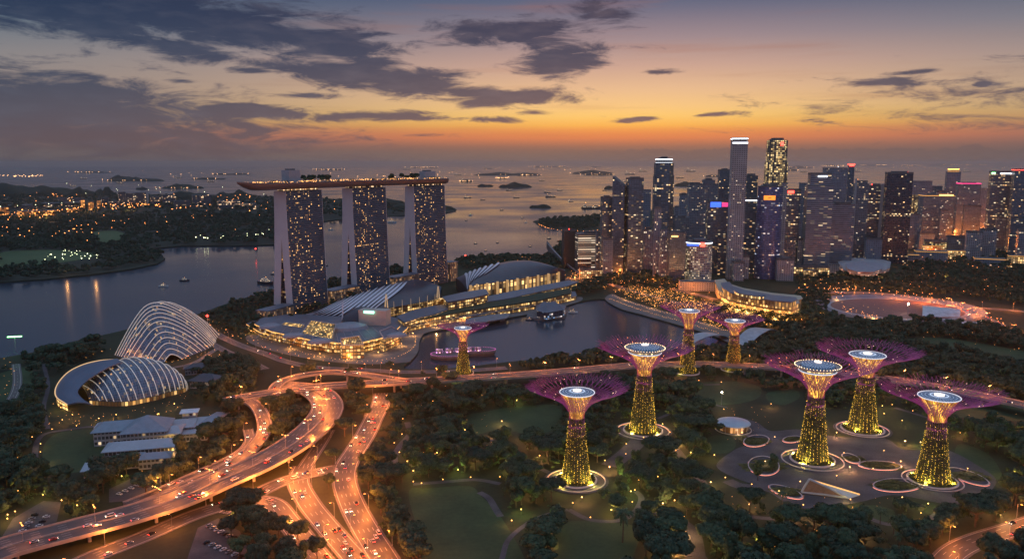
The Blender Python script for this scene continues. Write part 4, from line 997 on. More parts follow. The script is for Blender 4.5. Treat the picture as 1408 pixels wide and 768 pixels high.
hip('dark low pavilion roof beside the taller conservatory', (272, 512), 26, 16, 7, 4, R(20), DKROOF, ew, name='pavilion_building', grp=None); hip('dark domed pavilion roof right of the broad conservatory', (286, 531), 30, 20, 8, 6, R(-10), DKROOF, ew, name='pavilion_building', grp=None)

for i in range(5): q2 = P(506+i*6, 469, 12); lamp_light(q2, 2500, (1, .6, .35), .4, th, name='floodlight')
ar = empty('curved_ramp', P(775, 372), 'dark sloping mound with a thin white arched edge beside the windowless office block', 'building')
m = MB(); m.grid(lambda u, v: tuple(P(752, 352, 0).lerp(P(798, 376, 0), u)+Vector((0, 60*(v-.5), +.5+40*(1-u)**1.6*math.sin(math.pi*(.15+.7*v))))), 14, 6, thick=1); m.build('slope', DARK, ar)
m = MB(); m.tube([tuple(P(752, 352, 0).lerp(P(798, 376, 0), u/14)+Vector((0, -26, 2+34*(1-u/14)**1.6))) for u in range(15)], .8, 5); m.build('edge_rail', PALE, ar)

hip('small white box-shaped plant block on top of the rear exhibition roofs', (262, 584), 12, 9, 13, 0, R(14), mat('white_roof', (.6, .63, .66), .5), ew, flat=True); hip('pale sloping roof joining the two rear exhibition wings', (236, 606), 16, 22, 10, 3, R(14), RF2, ew, hipk=.2)
hip('narrow blue grey roof strip at the right end of the exhibition group', (296, 588), 9, 30, 9, 2, R(-6), RF1, ew, hipk=.15); hip('lower white flat roof in front of the right exhibition wing', (264, 604), 26, 10, 7, 0, R(14), RF2, ew, flat=True); hip('blue grey lean-to roof under the front exhibition roof', (214, 640), 22, 12, 8, 3, R(14), RF1, ew, hipk=.2)
# ================================================================== DOWNTOWN TOWERS
FM = {
 'dark': facade('tower_dark_glass', (.11, .145, .2), (.085, .112, .135), 3.8, 4.0, .13, (1, .5, .16), (1, .75, .4), 1.5, (.12, .9, .25, .85), .3, .05, metal=.75),
 'darkw': facade('tower_dark_busy', (.12, .15, .2), (.09, .118, .138), 5.5, 4.0, .2, (1, .52, .18), (.95, .8, .5), 1.4, (.1, .9, .25, .85), .3, .08, metal=.75),
 'blue': facade('tower_blue_glass', (.12, .17, .36), (.09, .1, .2), 4.2, 4.4, .14, (1, .6, .25), (.6, .75, 1), 1.1, (.04, .96, .3, .8), .28, .03, metal=.75),
 'pale': facade('tower_pale_stone', (.06, .06, .07), (.3, .31, .33), 4.4, 4.0, .16, (1, .62, .3), (1, .8, .55), 1.0, (.25, .75, .3, .75), .4, .02),
 'grey': facade('tower_grey_stone', (.1, .12, .16), (.17, .205, .24), 4.2, 4.2, .13, (1, .62, .3), (1, .85, .6), 1.1, (.12, .88, .3, .8), .35, .03, metal=.6),
 'band': facade('tower_banded', (.1, .11, .15), (.22, .25, .29), 9, 4.6, .2, (1, .62, .28), (1, .8, .5), .95, (.0, 1, .4, .85), .3, .06, metal=.6),
 'fin': facade('tower_vertical_fins', (.1, .12, .16), (.24, .24, .28), 3.4, 3.6, .2, (1, .62, .3), (1, .85, .6), 1.2, (.3, .8, .1, .92), .3, .02),
 'gold': facade('tower_gold_windows', (.06, .05, .03), (.16, .15, .13), 4.4, 4.6, .5, (1, .62, .22), (1, .75, .35), 1.25, (.1, .9, .2, .85), .3, .08, colp=.7),
 'cyl': facade('tower_cylinder_bands', (.06, .05, .04), (.3, .3, .33), 3.8, 4.6, .62, (1, .68, .34), (1, .82, .55), .95, (.14, .9, .22, .7), .3, .1),
 'white': facade('office_white_bands', (.06, .05, .05), (.08, .07, .08), 30, 5.0, .95, (1, .72, .48), (1, .82, .62), 1.0, (.0, 1, .35, .8), .3, .1),
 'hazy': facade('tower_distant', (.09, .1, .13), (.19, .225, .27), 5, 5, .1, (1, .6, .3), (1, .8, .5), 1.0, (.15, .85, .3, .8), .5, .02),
 'goldlow': facade('lowrise_gold', (.2, .11, .04), (.2, .15, .09), 4.5, 5, .8, (1, .55, .18), (1, .7, .35), 1.5, (.12, .88, .15, .85), .4, .05),
}
SG = {'cold': COLD, 'red': REDG, 'gold': GOLD, 'white': glow('crown_white_glow', (.85, .9, 1), 2.6), 'blue': glow('sign_blue_glow', (.05, .16, 1), 1.6), 'orange': glow('sign_orange_glow', (1, .26, .02), 1.7), 'mag': glow('sign_magenta_glow', (1, .05, .25), 1.3), 'green': GREENG, 'goldsoft': glow('crown_gold_glow', (1, .45, .08), 1.3), 'orangelow': ORNG}
def depthof(c): return c.y*math.cos(PIT) + (H-c.z)*math.sin(PIT)
def tower(label, x0, x1, yt, yb, fm, th=18, ratio=.8, shape='box', tops=(), fm2=None, name='office_tower', cat='skyscraper', grp=None, steps=()):
    c0 = P((x0+x1)/2, yb); W = (x1-x0)/F*depthof(c0); va = math.atan2(c0.x, c0.y); t = R(abs(th))
    if shape == 'box': w_ = W/(math.cos(t)+ratio*math.sin(t)); d_ = w_*ratio
    else: w_ = d_ = W; 
    h = zat(c0.y, yt); rz = -va + R(th) if shape in ('box', 'slant') else 0
    if shape == 'slant': w_ = W/(math.cos(t)+ratio*math.sin(t)); d_ = w_*ratio
    view = Vector((c0.x, c0.y, 0)).normalized(); c = c0 + view*d_*.5; c.z = 0
    o = empty(name, c, label, cat, grp)
    o['_h'] = 0; del o['_h']
    def sec(z0, z1, k, dx=0, dy=0, mt=None, nm='facade', cap=True):
        m = MB()
        if shape == 'cyl': m.lathe([(w_/2*k, z0), (w_/2*k, z1)], 28, (c.x, c.y, 0)); 
        elif shape == 'oct':
            a = w_/2*k; b_ = a*.42
            pts = [(-a, -b_), (-b_, -a), (b_, -a), (a, -b_), (a, b_), (b_, a), (-b_, a), (-a, b_)]; q = -va + R(th)
            m.prism([(c.x+x*math.cos(q)-y*math.sin(q), c.y+x*math.sin(q)+y*math.cos(q)) for x, y in pts], z0, z1, cap=False)
        else:
            x, y = dx*w_, dy*d_; X = c.x+x*math.cos(rz)-y*math.sin(rz); Y = c.y+x*math.sin(rz)+y*math.cos(rz)
            pts = [(X+a*math.cos(rz)-b_*math.sin(rz), Y+a*math.sin(rz)+b_*math.cos(rz)) for a, b_ in ((-w_*k/2, -d_*k/2), (w_*k/2, -d_*k/2), (w_*k/2, d_*k/2), (-w_*k/2, d_*k/2))]
            m.prism(pts, z0, z1, cap=False)
        return m.build(nm, mt or fm, o)
    def lid(z, k, th_=1.2, mt=DCONC, dx=0, dy=0, nm='roof'):
        m = MB()
        if shape in ('cyl', 'oct'): m.lathe([(w_/2*k+.6, z), (w_/2*k+.6, z+th_), (0.001, z+th_)], 8 if shape == 'oct' else 28, (c.x, c.y, 0), rz=(-va+R(th)+math.pi/8) if shape == 'oct' else 0)
        else:
            x, y = dx*w_, dy*d_; m.box((c.x+x*math.cos(rz)-y*math.sin(rz), c.y+x*math.sin(rz)+y*math.cos(rz), z+th_/2), (w_*k+1, d_*k+1, th_), rz)
        return m.build(nm, mt, o)
    zb = 0; k = 1.0; st = [(1.0, 1.0)] + list(steps) if not steps else list(steps)   # steps: (fraction of height, size)
    if shape == 'slant':
        m = MB(); A = [(-w_/2, -d_/2), (w_/2, -d_/2), (w_/2, d_/2), (-w_/2, d_/2)]; hh = [h, h*.9, h*.9, h]
        q = [(c.x+a*math.cos(rz)-b_*math.sin(rz), c.y+a*math.sin(rz)+b_*math.cos(rz)) for a, b_ in A]; oo = 0
        for i in range(4):
            j = (i+1) % 4; l = math.hypot(q[i][0]-q[j][0], q[i][1]-q[j][1]); m.face([(*q[i], 0), (*q[j], 0), (*q[j], hh[j]), (*q[i], hh[i])], [(oo, 0), (oo+l, 0), (oo+l, hh[j]), (oo, hh[i])]); oo += l
        m.build('facade', fm, o); m = MB(); m.face([(*q[i], hh[i]) for i in range(4)]); m.build('roof', DCONC, o)
    else:
        for fz, kk in st:
            z1 = h*fz; sec(zb, z1, kk, mt=fm if not (fm2 and zb > 0) else fm2); lid(z1, kk); zb = z1; k = kk
    ztop = h + 1.2
    for tp in tops:
        typ = tp[0]
        if typ == 'plant':
            m = MB(); s_ = tp[1] if len(tp) > 1 else .5; m.box((c.x, c.y, ztop+2.5), (w_*k*s_, d_*k*s_, 5), rz); m.build('plant_room', DCONC, o)
            m = MB(); m.box((c.x+w_*.22*k, c.y, ztop+1), (w_*.14, d_*.2, 2), rz); m.box((c.x-w_*.28*k, c.y+d_*.1, ztop+1.3), (w_*.12, d_*.15, 2.6), rz); m.build('roof_plant', STEEL, o)
        elif typ == 'band':   # glowing crown band
            m = MB(); zz = h - tp[2]; hh_ = tp[3]
            if shape in ('cyl', 'oct'): m.lathe([((w_/2*k+.5)*(1.09 if shape == 'oct' else 1), zz), ((w_/2*k+.5)*(1.09 if shape == 'oct' else 1), zz+hh_)], 28 if shape == 'cyl' else 8, (c.x, c.y, 0), rz=(-va+R(th)+math.pi/8) if shape == 'oct' else 0)
            else: m.box((c.x, c.y, zz+hh_/2), (w_*k+1.2, d_*k+1.2, hh_), rz)
            m.build('crown_light', SG[tp[1]], o)
        elif typ == 'sign':   # (colour, x0, x1 fraction, depth below top, height)
            col, a, b_, dn, hh_ = tp[1:]; m = MB(); xm = (a+b_-1)/2*w_*k; yy = -d_*k/2 - .7; rzz = rz if shape in ('box', 'slant') else -va
            m.box((c.x+xm*math.cos(rzz)-yy*math.sin(rzz), c.y+xm*math.sin(rzz)+yy*math.cos(rzz), h-dn), ((b_-a)*w_*k, .8, hh_), rzz); m.build('sign', SG[col], o)
        elif typ == 'mast':
            m = MB(); m.tube([(c.x, c.y, ztop), (c.x, c.y, ztop+tp[1])], .9, 5, r2=.3); m.build('mast', STEEL, o)
        elif typ == 'beacon':
            m = MB(); m.octa((c.x+(tp[2] if len(tp) > 2 else 0)*w_, c.y, ztop+3), 1.6); m.build('beacon', SG[tp[1]], o)
        elif typ == 'slab':   # a pale service core on one side, proud of the front
            m = MB(); xm = (tp[1]-.5)*w_; yy = -d_/2-.5; m.box((c.x+xm*math.cos(rz)-yy*math.sin(rz), c.y+xm*math.sin(rz)+yy*math.cos(rz), h*.5+3), (w_*tp[2], 3, h+6), rz); m.build('service_core', PALE, o)
        elif typ == 'parapet':
            m = MB(); e = 1.2
            for sx_, sy_, lx, ly in ((0, -1, w_*k, .6), (0, 1, w_*k, .6), (-1, 0, .6, d_*k), (1, 0, .6, d_*k)):
                x, y = sx_*(w_*k/2-.2), sy_*(d_*k/2-.2); m.box((c.x+x*math.cos(rz)-y*math.sin(rz), c.y+x*math.sin(rz)+y*math.cos(rz), ztop+1.4), (lx, ly, 2.8), rz)
            m.build('parapet', DCONC, o)
    R_ = math.hypot(w_, d_)/2; BLOCK_DISC.append((c.x, c.y, R_*.9)); return o
T = tower
T('dark slim apartment tower left of the slant-topped one', 824, 840.5, 273, 377, FM['dark'], 12, .9, tops=[('parapet',), ('plant',)])
T('dark tower with a slanted peak beside the flat-topped apartment tower', 840, 860, 242, 379, FM['dark'], -14, .9, 'slant')
T('flat-topped dark apartment tower joined to the slant-topped tower', 858, 882, 247, 380, FM['darkw'], 15, .8, tops=[('parapet',), ('plant', .6)])
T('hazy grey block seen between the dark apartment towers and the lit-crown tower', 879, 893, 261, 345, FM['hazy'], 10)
T('tall dark tower with a bright white stepped crown', 895.5, 922, 219, 372, FM['darkw'], 14, .9, 'oct', steps=[(.86, 1), (.965, .93), (1.0, .78)], tops=[('band', 'white', 1.5, 2.5), ('band', 'white', 8, 1.2), ('plant', .4)])
T('stepped dark tower in front of the tower with the white crown', 897, 926, 279, 366, FM['dark'], 12, .8, steps=[(.8, 1), (1.0, .72)], tops=[('parapet',)])
T('mid-rise ribbed block left of the slim white ribbed towers', 882, 897, 316, 378, FM['fin'], 8, tops=[('beacon', 'gold', -.2), ('plant',)])
T('slim white ribbed tower beside the dark square block', 897, 907, 287, 383, FM['fin'], 10, tops=[('parapet',)])
T('second ribbed tower, lower and wider, with stepped top', 905, 917, 316, 386, FM['fin'], 10, steps=[(.85, 1), (1, .7)])
T('plain dark square block left of the cylindrical hotel', 916, 941, 322, 390, FM['dark'], 10, .9, tops=[('parapet',), ('plant',), ('sign', 'gold', .1, .5, 4, 2.5)])
T('dark wide block behind the plain square block', 924, 946, 300, 360, FM['grey'], 10, tops=[('beacon', 'red'), ('plant',)])
T('wide pale stepped tower behind the cylindrical hotel', 942, 962, 254, 352, FM['grey'], 12, .8, tops=[('plant', .7)])
T('pale broad office slab right half of the stepped pair', 958, 983, 248, 352, FM['grey'], 12, .7, steps=[(.95, 1), (1, .7)], tops=[('plant', .5)])
T('dark narrow tower touching the tall pale shaft on its left', 983, 1000, 235, 350, FM['dark'], 10, .9, tops=[('parapet',), ('plant',)])
T('dark office tower topped by a blue and red glowing sign', 968, 998, 278, 376, FM['darkw'], 8, .8, tops=[('parapet',), ('sign', 'blue', .1, .62, 5, 11), ('sign', 'mag', .66, .95, 5, 9)])
T('tall pale stone shaft, the tallest slab of the skyline', 997.5, 1020, 190, 384, FM['pale'], 9, .85, steps=[(.985, 1), (1.0, .96)], tops=[('band', 'white', 11, 3.2), ('band', 'cold', 1.5, 1.2)])
T('dark tower right of the tall pale shaft with a small beacon', 1019, 1037, 242, 352, FM['dark'], 10, tops=[('plant', .6), ('beacon', 'gold', .3)])
T('dark office block with a pale roof band right of the pale shaft', 1019, 1036, 275, 376, FM['darkw'], 8, tops=[('band', 'white', 2, 2.6), ('parapet',)])
T('tall tiered octagonal tower glowing yellow with a red beacon', 1045, 1076, 193, 366, FM['gold'], 10, 1, 'oct', steps=[(.62, 1.0), (.83, .93), (1.0, .84)], tops=[('sign', 'red', .68, .82, 8, 8), ('plant', .5)])
T('round-fronted blue glass tower with an orange lit sign', 1036.5, 1070, 257, 384, FM['blue'], 8, 1, 'cyl', steps=[(.88, 1), (1.0, .97)], tops=[('sign', 'orange', .26, .72, 22, 9), ('plant', .5)])
T('pale slab tower edge between the blue glass tower and the red-sign tower', 1069, 1077, 252, 372, FM['pale'], 8)
T('dark tower with a red roof sign right of the blue glass tower', 1075, 1095.5, 262, 366, FM['darkw'], 10, tops=[('sign', 'red', .05, .5, 3, 6), ('parapet',)])
T('small pale stone tower standing before the tall shaft', 1006, 1022, 362, 386, FM['pale'], 12, tops=[('parapet',), ('plant',)])
T('second small pale stone tower, a little taller, before the tall shaft', 1017, 1029, 354, 383, FM['pale'], 12, tops=[('parapet',)])
T('small pale gridded office block right of the blue glass tower', 1065, 1090, 358, 386, FM['pale'], 10, .8, tops=[('parapet',), ('plant',)])
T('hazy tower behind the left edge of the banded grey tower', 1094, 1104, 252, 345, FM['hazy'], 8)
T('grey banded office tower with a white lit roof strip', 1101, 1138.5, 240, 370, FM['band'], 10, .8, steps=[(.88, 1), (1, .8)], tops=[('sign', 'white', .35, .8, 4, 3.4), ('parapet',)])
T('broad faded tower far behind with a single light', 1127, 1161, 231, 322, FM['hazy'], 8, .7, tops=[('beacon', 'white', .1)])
T('slender dark tower with a red glowing cap', 1160, 1168.5, 226, 330, FM['dark'], 8, tops=[('band', 'red', 1, 2.5), ('sign', 'red', .1, .9, 3, 5)])
T('pale stone office tower with crown lights right of the banded tower', 1137, 1169, 281, 364, FM['band'], 9, .7, tops=[('beacon', 'white'), ('beacon', 'gold', .2), ('beacon', 'gold', -.25), ('plant', .7)])
T('dark glass tower with a stepped top and orange lamp', 1168, 1188, 249, 356, FM['grey'], 9, steps=[(.96, 1), (1, .75)], tops=[('beacon', 'orange', -.3), ('slab', .04, .12)])
T('dark office tower with red roof lamps and a pale side core', 1187, 1209, 256, 356, FM['darkw'], 8, tops=[('beacon', 'red', -.3), ('beacon', 'red', .1), ('slab', .86, .24), ('plant', .5)])
T('large black glass tower with two lit floor bands', 1210, 1245, 239, 362, facade('tower_black_glass', (.06, .07, .1), (.035, .04, .055), 3.8, 4.0, .1, (1, .55, .2), (1, .8, .5), 1.5, (.06, .94, .25, .85), .25, .07, metal=.7), 7, .8, tops=[('parapet',), ('beacon', 'red', .35), ('plant', .6)])
T('distant pale slab block right of the black glass tower', 1246, 1275, 249, 318, FM['hazy'], 7, .4); T('distant pale block, the lower neighbour of the slab block', 1270, 1290, 256, 316, FM['hazy'], 7, .5)
T('orange-lit narrow tower in front of the distant slabs', 1250, 1262, 268, 322, FM['gold'], 7)
T('brown twin office block with gold roof lights', 1261, 1305, 269, 328, FM['grey'], 14, .7, tops=[('band', 'goldsoft', 1, 1.6), ('sign', 'gold', .5, .95, -2, 4), ('plant', .6)])
T('tall grey tower with a yellow glowing crown', 1295, 1313.5, 232, 318, FM['hazy'], 8, steps=[(.95, 1), (1, .72)], tops=[('band', 'gold', 3, 3), ('band', 'goldsoft', 10, 2)])
T('grey tower with a pink and green lit crown', 1311, 1341, 253, 322, FM['grey'], 8, tops=[('band', 'mag', 0, 3), ('plant', .6), ('beacon', 'green')])
T('pale ribbed tower right of the pink crown', 1340, 1354, 259, 322, FM['pale'], 8)
T('large dark tower with a green corner light near the right edge', 1353, 1385, 237, 344, FM['darkw'], 8, .8, tops=[('sign', 'green', .0, .16, 2, 4), ('sign', 'white', .35, .9, 3, 3.4), ('parapet',)])
T('dark tower cut by the right edge of the photo, red roof line', 1384, 1428, 234, 350, FM['dark'], 8, .8, tops=[('band', 'red', 0, 1.2), ('parapet',), ('mast', 20)])
T('dark tower standing beyond the right edge tower', 1420, 1460, 250, 345, FM['dark'], 8); T('wide dark block outside the right border of the view', 1462, 1510, 262, 350, FM['darkw'], 8)
for i, (a, b_, c_, d_, k, lb) in enumerate([(1003, 1012, 262, 335, 'hazy', 'thin far tower peeping left of the pale shaft base'), (932, 944, 268, 335, 'hazy', 'far grey tower behind the plain square block'), (1084, 1096, 276, 340, 'grey', 'grey tower filling the gap right of the red-sign tower'), (1120, 1134, 262, 325, 'hazy', 'far tower rising behind the banded grey tower'), (1180, 1192, 262, 330, 'hazy', 'far slim block behind the dark tower with red roof lamps'),
    (1202, 1214, 268, 335, 'grey', 'grey block touching the left side of the black glass tower'), (1284, 1296, 264, 318, 'hazy', 'faint block left of the yellow-crowned tower'), (1322, 1344, 284, 330, 'grey', 'broad block in front of the pink-crowned tower'), (1354, 1372, 276, 332, 'hazy', 'faint block behind the tower with the green corner light'), (958, 972, 300, 345, 'fin', 'ribbed block rising behind the cylindrical hotel'), (906, 918, 296, 350, 'hazy', 'faint block behind the ribbed towers'), (866, 880, 290, 345, 'grey', 'grey block behind the flat-topped apartment tower')]):
    T(lb, a, b_, c_, d_, FM[k], 8, .8, tops=[('parapet',), ('plant', .5)])
# filler blocks lower down
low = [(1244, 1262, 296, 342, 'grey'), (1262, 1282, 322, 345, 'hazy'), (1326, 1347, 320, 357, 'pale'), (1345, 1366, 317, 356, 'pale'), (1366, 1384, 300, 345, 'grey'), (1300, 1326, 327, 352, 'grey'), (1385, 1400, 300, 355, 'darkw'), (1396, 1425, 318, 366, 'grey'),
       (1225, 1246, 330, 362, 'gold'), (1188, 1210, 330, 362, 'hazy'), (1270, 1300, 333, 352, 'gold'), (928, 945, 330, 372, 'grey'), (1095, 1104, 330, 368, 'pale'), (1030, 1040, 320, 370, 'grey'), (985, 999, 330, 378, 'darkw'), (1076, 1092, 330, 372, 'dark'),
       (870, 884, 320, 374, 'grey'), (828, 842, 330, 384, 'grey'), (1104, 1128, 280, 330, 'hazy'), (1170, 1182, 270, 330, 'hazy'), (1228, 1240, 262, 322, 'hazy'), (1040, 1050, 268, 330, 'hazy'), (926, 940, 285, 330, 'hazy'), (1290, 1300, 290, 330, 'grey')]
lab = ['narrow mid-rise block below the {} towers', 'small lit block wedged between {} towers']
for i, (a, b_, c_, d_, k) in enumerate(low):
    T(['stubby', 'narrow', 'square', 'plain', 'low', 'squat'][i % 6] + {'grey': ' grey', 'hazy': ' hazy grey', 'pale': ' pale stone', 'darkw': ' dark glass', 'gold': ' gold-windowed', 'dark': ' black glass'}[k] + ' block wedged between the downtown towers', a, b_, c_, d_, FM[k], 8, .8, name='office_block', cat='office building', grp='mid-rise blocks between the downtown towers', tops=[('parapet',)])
T('dark office block with a lit white striped face beside the expressway', 790, 832, 322, 372, FM['white'], 14, .5, name='office_block', cat='office building', tops=[('plant', .4)])
T('dark windowless block left of the white striped office', 772, 792, 318, 368, DARK, 14, .8, name='office_block', cat='office building', tops=[('beacon', 'red'), ('parapet',)])
T('tall brown end block right of the white striped office', 818, 826, 318, 374, FM['grey'], 14, .8, name='office_block', cat='office building')
# cylindrical hotel with a podium
o = T('cylindrical banded hotel with white and red lit crown', 941, 977.5, 334, 390, FM['cyl'], 8, 1, 'cyl', steps=[(.93, 1), (1, .98)], tops=[('band', 'white', 2, 2.6), ('sign', 'blue', .05, .5, 3.5, 4.5), ('sign', 'red', .55, .72, 3, 8), ('plant', .5)], name='round_hotel', cat='hotel')
T('low pale curved podium around the foot of the cylindrical hotel', 933, 984, 388, 400, FM['pale'], 8, .35, name='hotel_podium', cat='building')
# classical hotel on the waterfront
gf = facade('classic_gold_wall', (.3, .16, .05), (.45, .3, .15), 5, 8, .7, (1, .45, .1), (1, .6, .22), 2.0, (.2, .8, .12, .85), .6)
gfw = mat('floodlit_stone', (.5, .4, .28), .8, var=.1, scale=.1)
ch = empty('grand_hotel', P(1040, 426), 'broad curved classical hotel floodlit orange behind the waterfront', 'hotel')
outer = [(983, 401), (986, 409), (1000, 417), (1025, 423), (1060, 429), (1092, 432), (1101, 428), (1098, 424), (1060, 420), (1022, 413), (1002, 406), (996, 399)]
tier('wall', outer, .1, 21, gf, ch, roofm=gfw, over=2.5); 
def shrink(px, k): 
    cx = sum(a for a, _ in px)/len(px); cy_ = sum(b_ for _, b_ in px)/len(px); return [(cx+(a-cx)*k, cy_+(b_-cy_)*k) for a, b_ in px]
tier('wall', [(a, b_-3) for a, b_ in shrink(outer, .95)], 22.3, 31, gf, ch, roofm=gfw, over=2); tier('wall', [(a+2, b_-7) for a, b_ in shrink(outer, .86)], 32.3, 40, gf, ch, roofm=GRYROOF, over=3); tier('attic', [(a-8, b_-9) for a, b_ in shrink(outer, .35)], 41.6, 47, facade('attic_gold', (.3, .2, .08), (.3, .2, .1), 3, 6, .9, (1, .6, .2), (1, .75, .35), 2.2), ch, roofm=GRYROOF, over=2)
BLOCK_POLY.append(pp(outer))
for i in range(9): lamp_light(P(990+i*12.5, [414, 420, 424, 428, 431, 434, 436, 438, 438][i], 2), 42000, (1, .5, .16), 1.0, ch, name='floodlight')
# long low concert hall and golden arcade
lh = empty('concert_hall', P(1188, 378), 'long low bow-fronted hall with pink-lit terraces', 'hall')
hh = facade('hall_bands', (.25, .12, .08), (.4, .33, .32), 6, 5, .7, (1, .45, .25), (1, .6, .4), .9, (.0, 1, .35, .85), .5)
ot = [(1153, 366), (1156, 375), (1175, 381), (1205, 381), (1222, 375), (1224, 366), (1205, 361), (1170, 361)]
tier('wall', ot, .1, 10, hh, lh, roofm=PALE); tier('wall', shrink(ot, .88), 11.3, 17, hh, lh, roofm=PALE); tier('wall', shrink(ot, .7), 18.3, 24, hh, lh, roofm=mat('mauve_roof', (.3, .27, .3), .5)); BLOCK_POLY.append(pp(ot))
for i in range(4): lamp_light(P(1160+i*17, 384, 4), 16000, (1, .4, .2), 1, lh, name='floodlight')
T('golden arcade building left of the bow-fronted hall', 1091, 1138, 368, 380, FM['goldlow'], 6, .3, name='arcade', cat='building', tops=[('parapet',)])
T('pale low block between the arcade and the bow-fronted hall', 1139, 1153, 364, 376, FM['pale'], 6, .6, name='office_block', cat='office building')
T('low orange-lit market hall at the foot of the hotel row', 1104, 1120, 372, 384, FM['goldlow'], 6, .5, name='market_hall', cat='building')
for i, (a, b_, c_, d_) in enumerate([(1268, 1296, 338, 352), (1258, 1300, 346, 360), (1300, 1325, 345, 356), (1246, 1262, 350, 360), (1386, 1408, 352, 368), (1340, 1380, 356, 366)]):
    T(['pale', 'long', 'small', 'squat', 'corner', 'wide'][i] + ' low-rise hall with gold lit edges among the parkland trees', a, b_, c_, d_, [FM['goldlow'], FM['hazy']][i % 2], 8, .5, name='low_hall', cat='building', tops=[('band', 'goldsoft', .5, .8)])
# visitor building by the bay
T('brick-brown waterfront block with gold windows behind the ship-like bank', 796, 832, 372, 383, FM['goldlow'], 8, .4, name='terminal', cat='building', tops=[('parapet',)])
# expressway bridge and pylon by the striped office
m = MB(); a, b_ = P(752, 336), P(800, 372)
# sports oval
ov = empty('sports_ground', P(1235, 425), 'oval sports ground with pale terraces and a reddish infield', 'sports ground')
oc = P(1232, 424); m = MB(); m.lathe([(0.001, .3), (62, .3)], 48, (oc.x, oc.y, 0), 1.7, 1.55); m.build('infield', mat('red_infield', (.2, .09, .08), .8), ov)
m = MB(); m.lathe([(64, .35), (78, 3.5), (79, 0)], 48, (oc.x, oc.y, 0), 1.7, 1.55); m.build('track', mat('pale_terrace', (.14, .15, .19), .6, var=.3, scale=.05), ov)
m = MB(); m.lathe([(60, .6), (64, .6)], 48, (oc.x, oc.y, 0), 1.7, 1.55); m.build('rim', PALE, ov); BLOCK_DISC.append((oc.x, oc.y, 100)); block([(1135, 418), (1150, 406), (1220, 403), (1300, 420), (1345, 440), (1300, 450), (1200, 440), (1150, 430)])
m = MB(); m.grid(lambda u, v: tuple(P(1268+52*u, 437-14*v+8*u*v)+Vector((0, 0, 2+9*math.sin(math.pi*v)))), 10, 6, thick=.6); so_ = m.build('roof', mat('white_stand_roof', (.45, .47, .5), .5), ov)
sf = empty('sports_shelter', P(1330, 448), 'flat pale shelter roof beside the oval sports ground', 'shelter'); m = MB(); m.prism(pp([(1306, 446), (1322, 441), (1356, 444), (1362, 450), (1330, 453)], 6), 5.2, 6.2, bottom=True); m.build('roof', mat('white_stand_roof', (.5, .5, .5)), sf); m = MB()
for a, b_ in ((1312, 446), (1330, 450), (1352, 448), (1330, 444)): m.tube([tuple(P(a, b_, 0)), tuple(P(a, b_, 0)+Vector((0, 0, 5.2)))], .4, 5)
m.build('post', PALE, sf)
# ------------------------------------------------------------------ far shore buildings
fb_ = facade('far_block', (.06, .06, .07), (.1, .1, .12), 7, 6, .2, (1, .5, .2), (1, .75, .45), 2.0, (.1, .9, .2, .85), .6)
fo_ = facade('far_orange_block', (.3, .1, .03), (.25, .1, .05), 9, 9, .9, (1, .3, .05), (1, .45, .12), 2.2, (.1, .9, .1, .9), .6)
rr = random.Random(11); FB = []
for i, (a, b_, c_, d_, k) in enumerate([(164, 174, 264, 284, 0), (174, 186, 266, 285, 0), (186, 201, 265, 284, 0), (202.5, 205, 264, 284, 2), (208, 222, 270, 284, 0), (224, 242, 268, 284, 0), (112, 117, 275, 290, 1), (122, 129, 278, 289, 1), (134, 139, 276, 289, 1), (240, 262, 276, 287, 0), (265, 290, 268, 284, 0), (300, 330, 276, 288, 0), (150, 163, 277, 286, 0), (140, 150, 272, 283, 0),
    (28, 75, 290, 297, 1), (95, 112, 287, 292, 1), (0, 12, 285, 296, 1), (10, 60, 282, 286, 0), (60, 110, 279, 284, 0), (330, 352, 280, 288, 0), (100, 112, 272, 280, 0), (80, 96, 272, 280, 0), (415, 440, 266, 274, 0), (420, 445, 275, 280, 0)]):
    T(['long warehouse', 'mid-rise apartment block', 'low terminal', 'square depot'][i % 4] + [' with scattered lit windows on the far left shore', ' glowing orange on the far left shore', ' shaped as a thin white pylon on the far left shore'][k] if k != 2 else 'thin pale pylon rising from the far left shore', a, b_, c_, d_, [fb_, fo_, PALE][k], 8, .5, name='shore_building', cat='building', grp='buildings on the far left shore', tops=[])
# ================================================================== SUPERTREES
SM = dict(
 rod=mat('magenta_glow_rod', (.15, .04, .12), .5, .2, var=.3, emit=(.7, .08, .5), est=.13),  # purple lighting of the crown painted into the rods as weak emission
 rib=mat('throat_glow_rib', (.3, .05, .1), .5, .3, emit=(1, .2, .15), est=.25),  # ribs glow by themselves, standing in for light on the throat
 throat=facade('throat_glow', (.3, .2, .04), (.1, .03, .03), .8, 30, 30, (1, .46, .05), (1, .58, .1), 2.8, (.22, .8, 0, 1), .6),
 disc=None)
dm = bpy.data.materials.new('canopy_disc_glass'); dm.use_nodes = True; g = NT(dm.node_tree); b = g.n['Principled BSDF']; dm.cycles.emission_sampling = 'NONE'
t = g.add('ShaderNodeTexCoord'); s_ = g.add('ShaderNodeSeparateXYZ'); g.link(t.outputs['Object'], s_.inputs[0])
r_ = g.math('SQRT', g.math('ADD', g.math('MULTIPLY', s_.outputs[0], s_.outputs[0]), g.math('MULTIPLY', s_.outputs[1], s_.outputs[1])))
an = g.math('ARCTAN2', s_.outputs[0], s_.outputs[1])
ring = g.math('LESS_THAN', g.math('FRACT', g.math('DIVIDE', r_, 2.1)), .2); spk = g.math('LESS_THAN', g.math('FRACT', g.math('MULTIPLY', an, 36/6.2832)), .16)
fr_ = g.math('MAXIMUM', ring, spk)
wn = g.add('ShaderNodeTexNoise', i_Scale=.8, i_Detail=4.0); g.link(t.outputs['Object'], wn.inputs['Vector'])
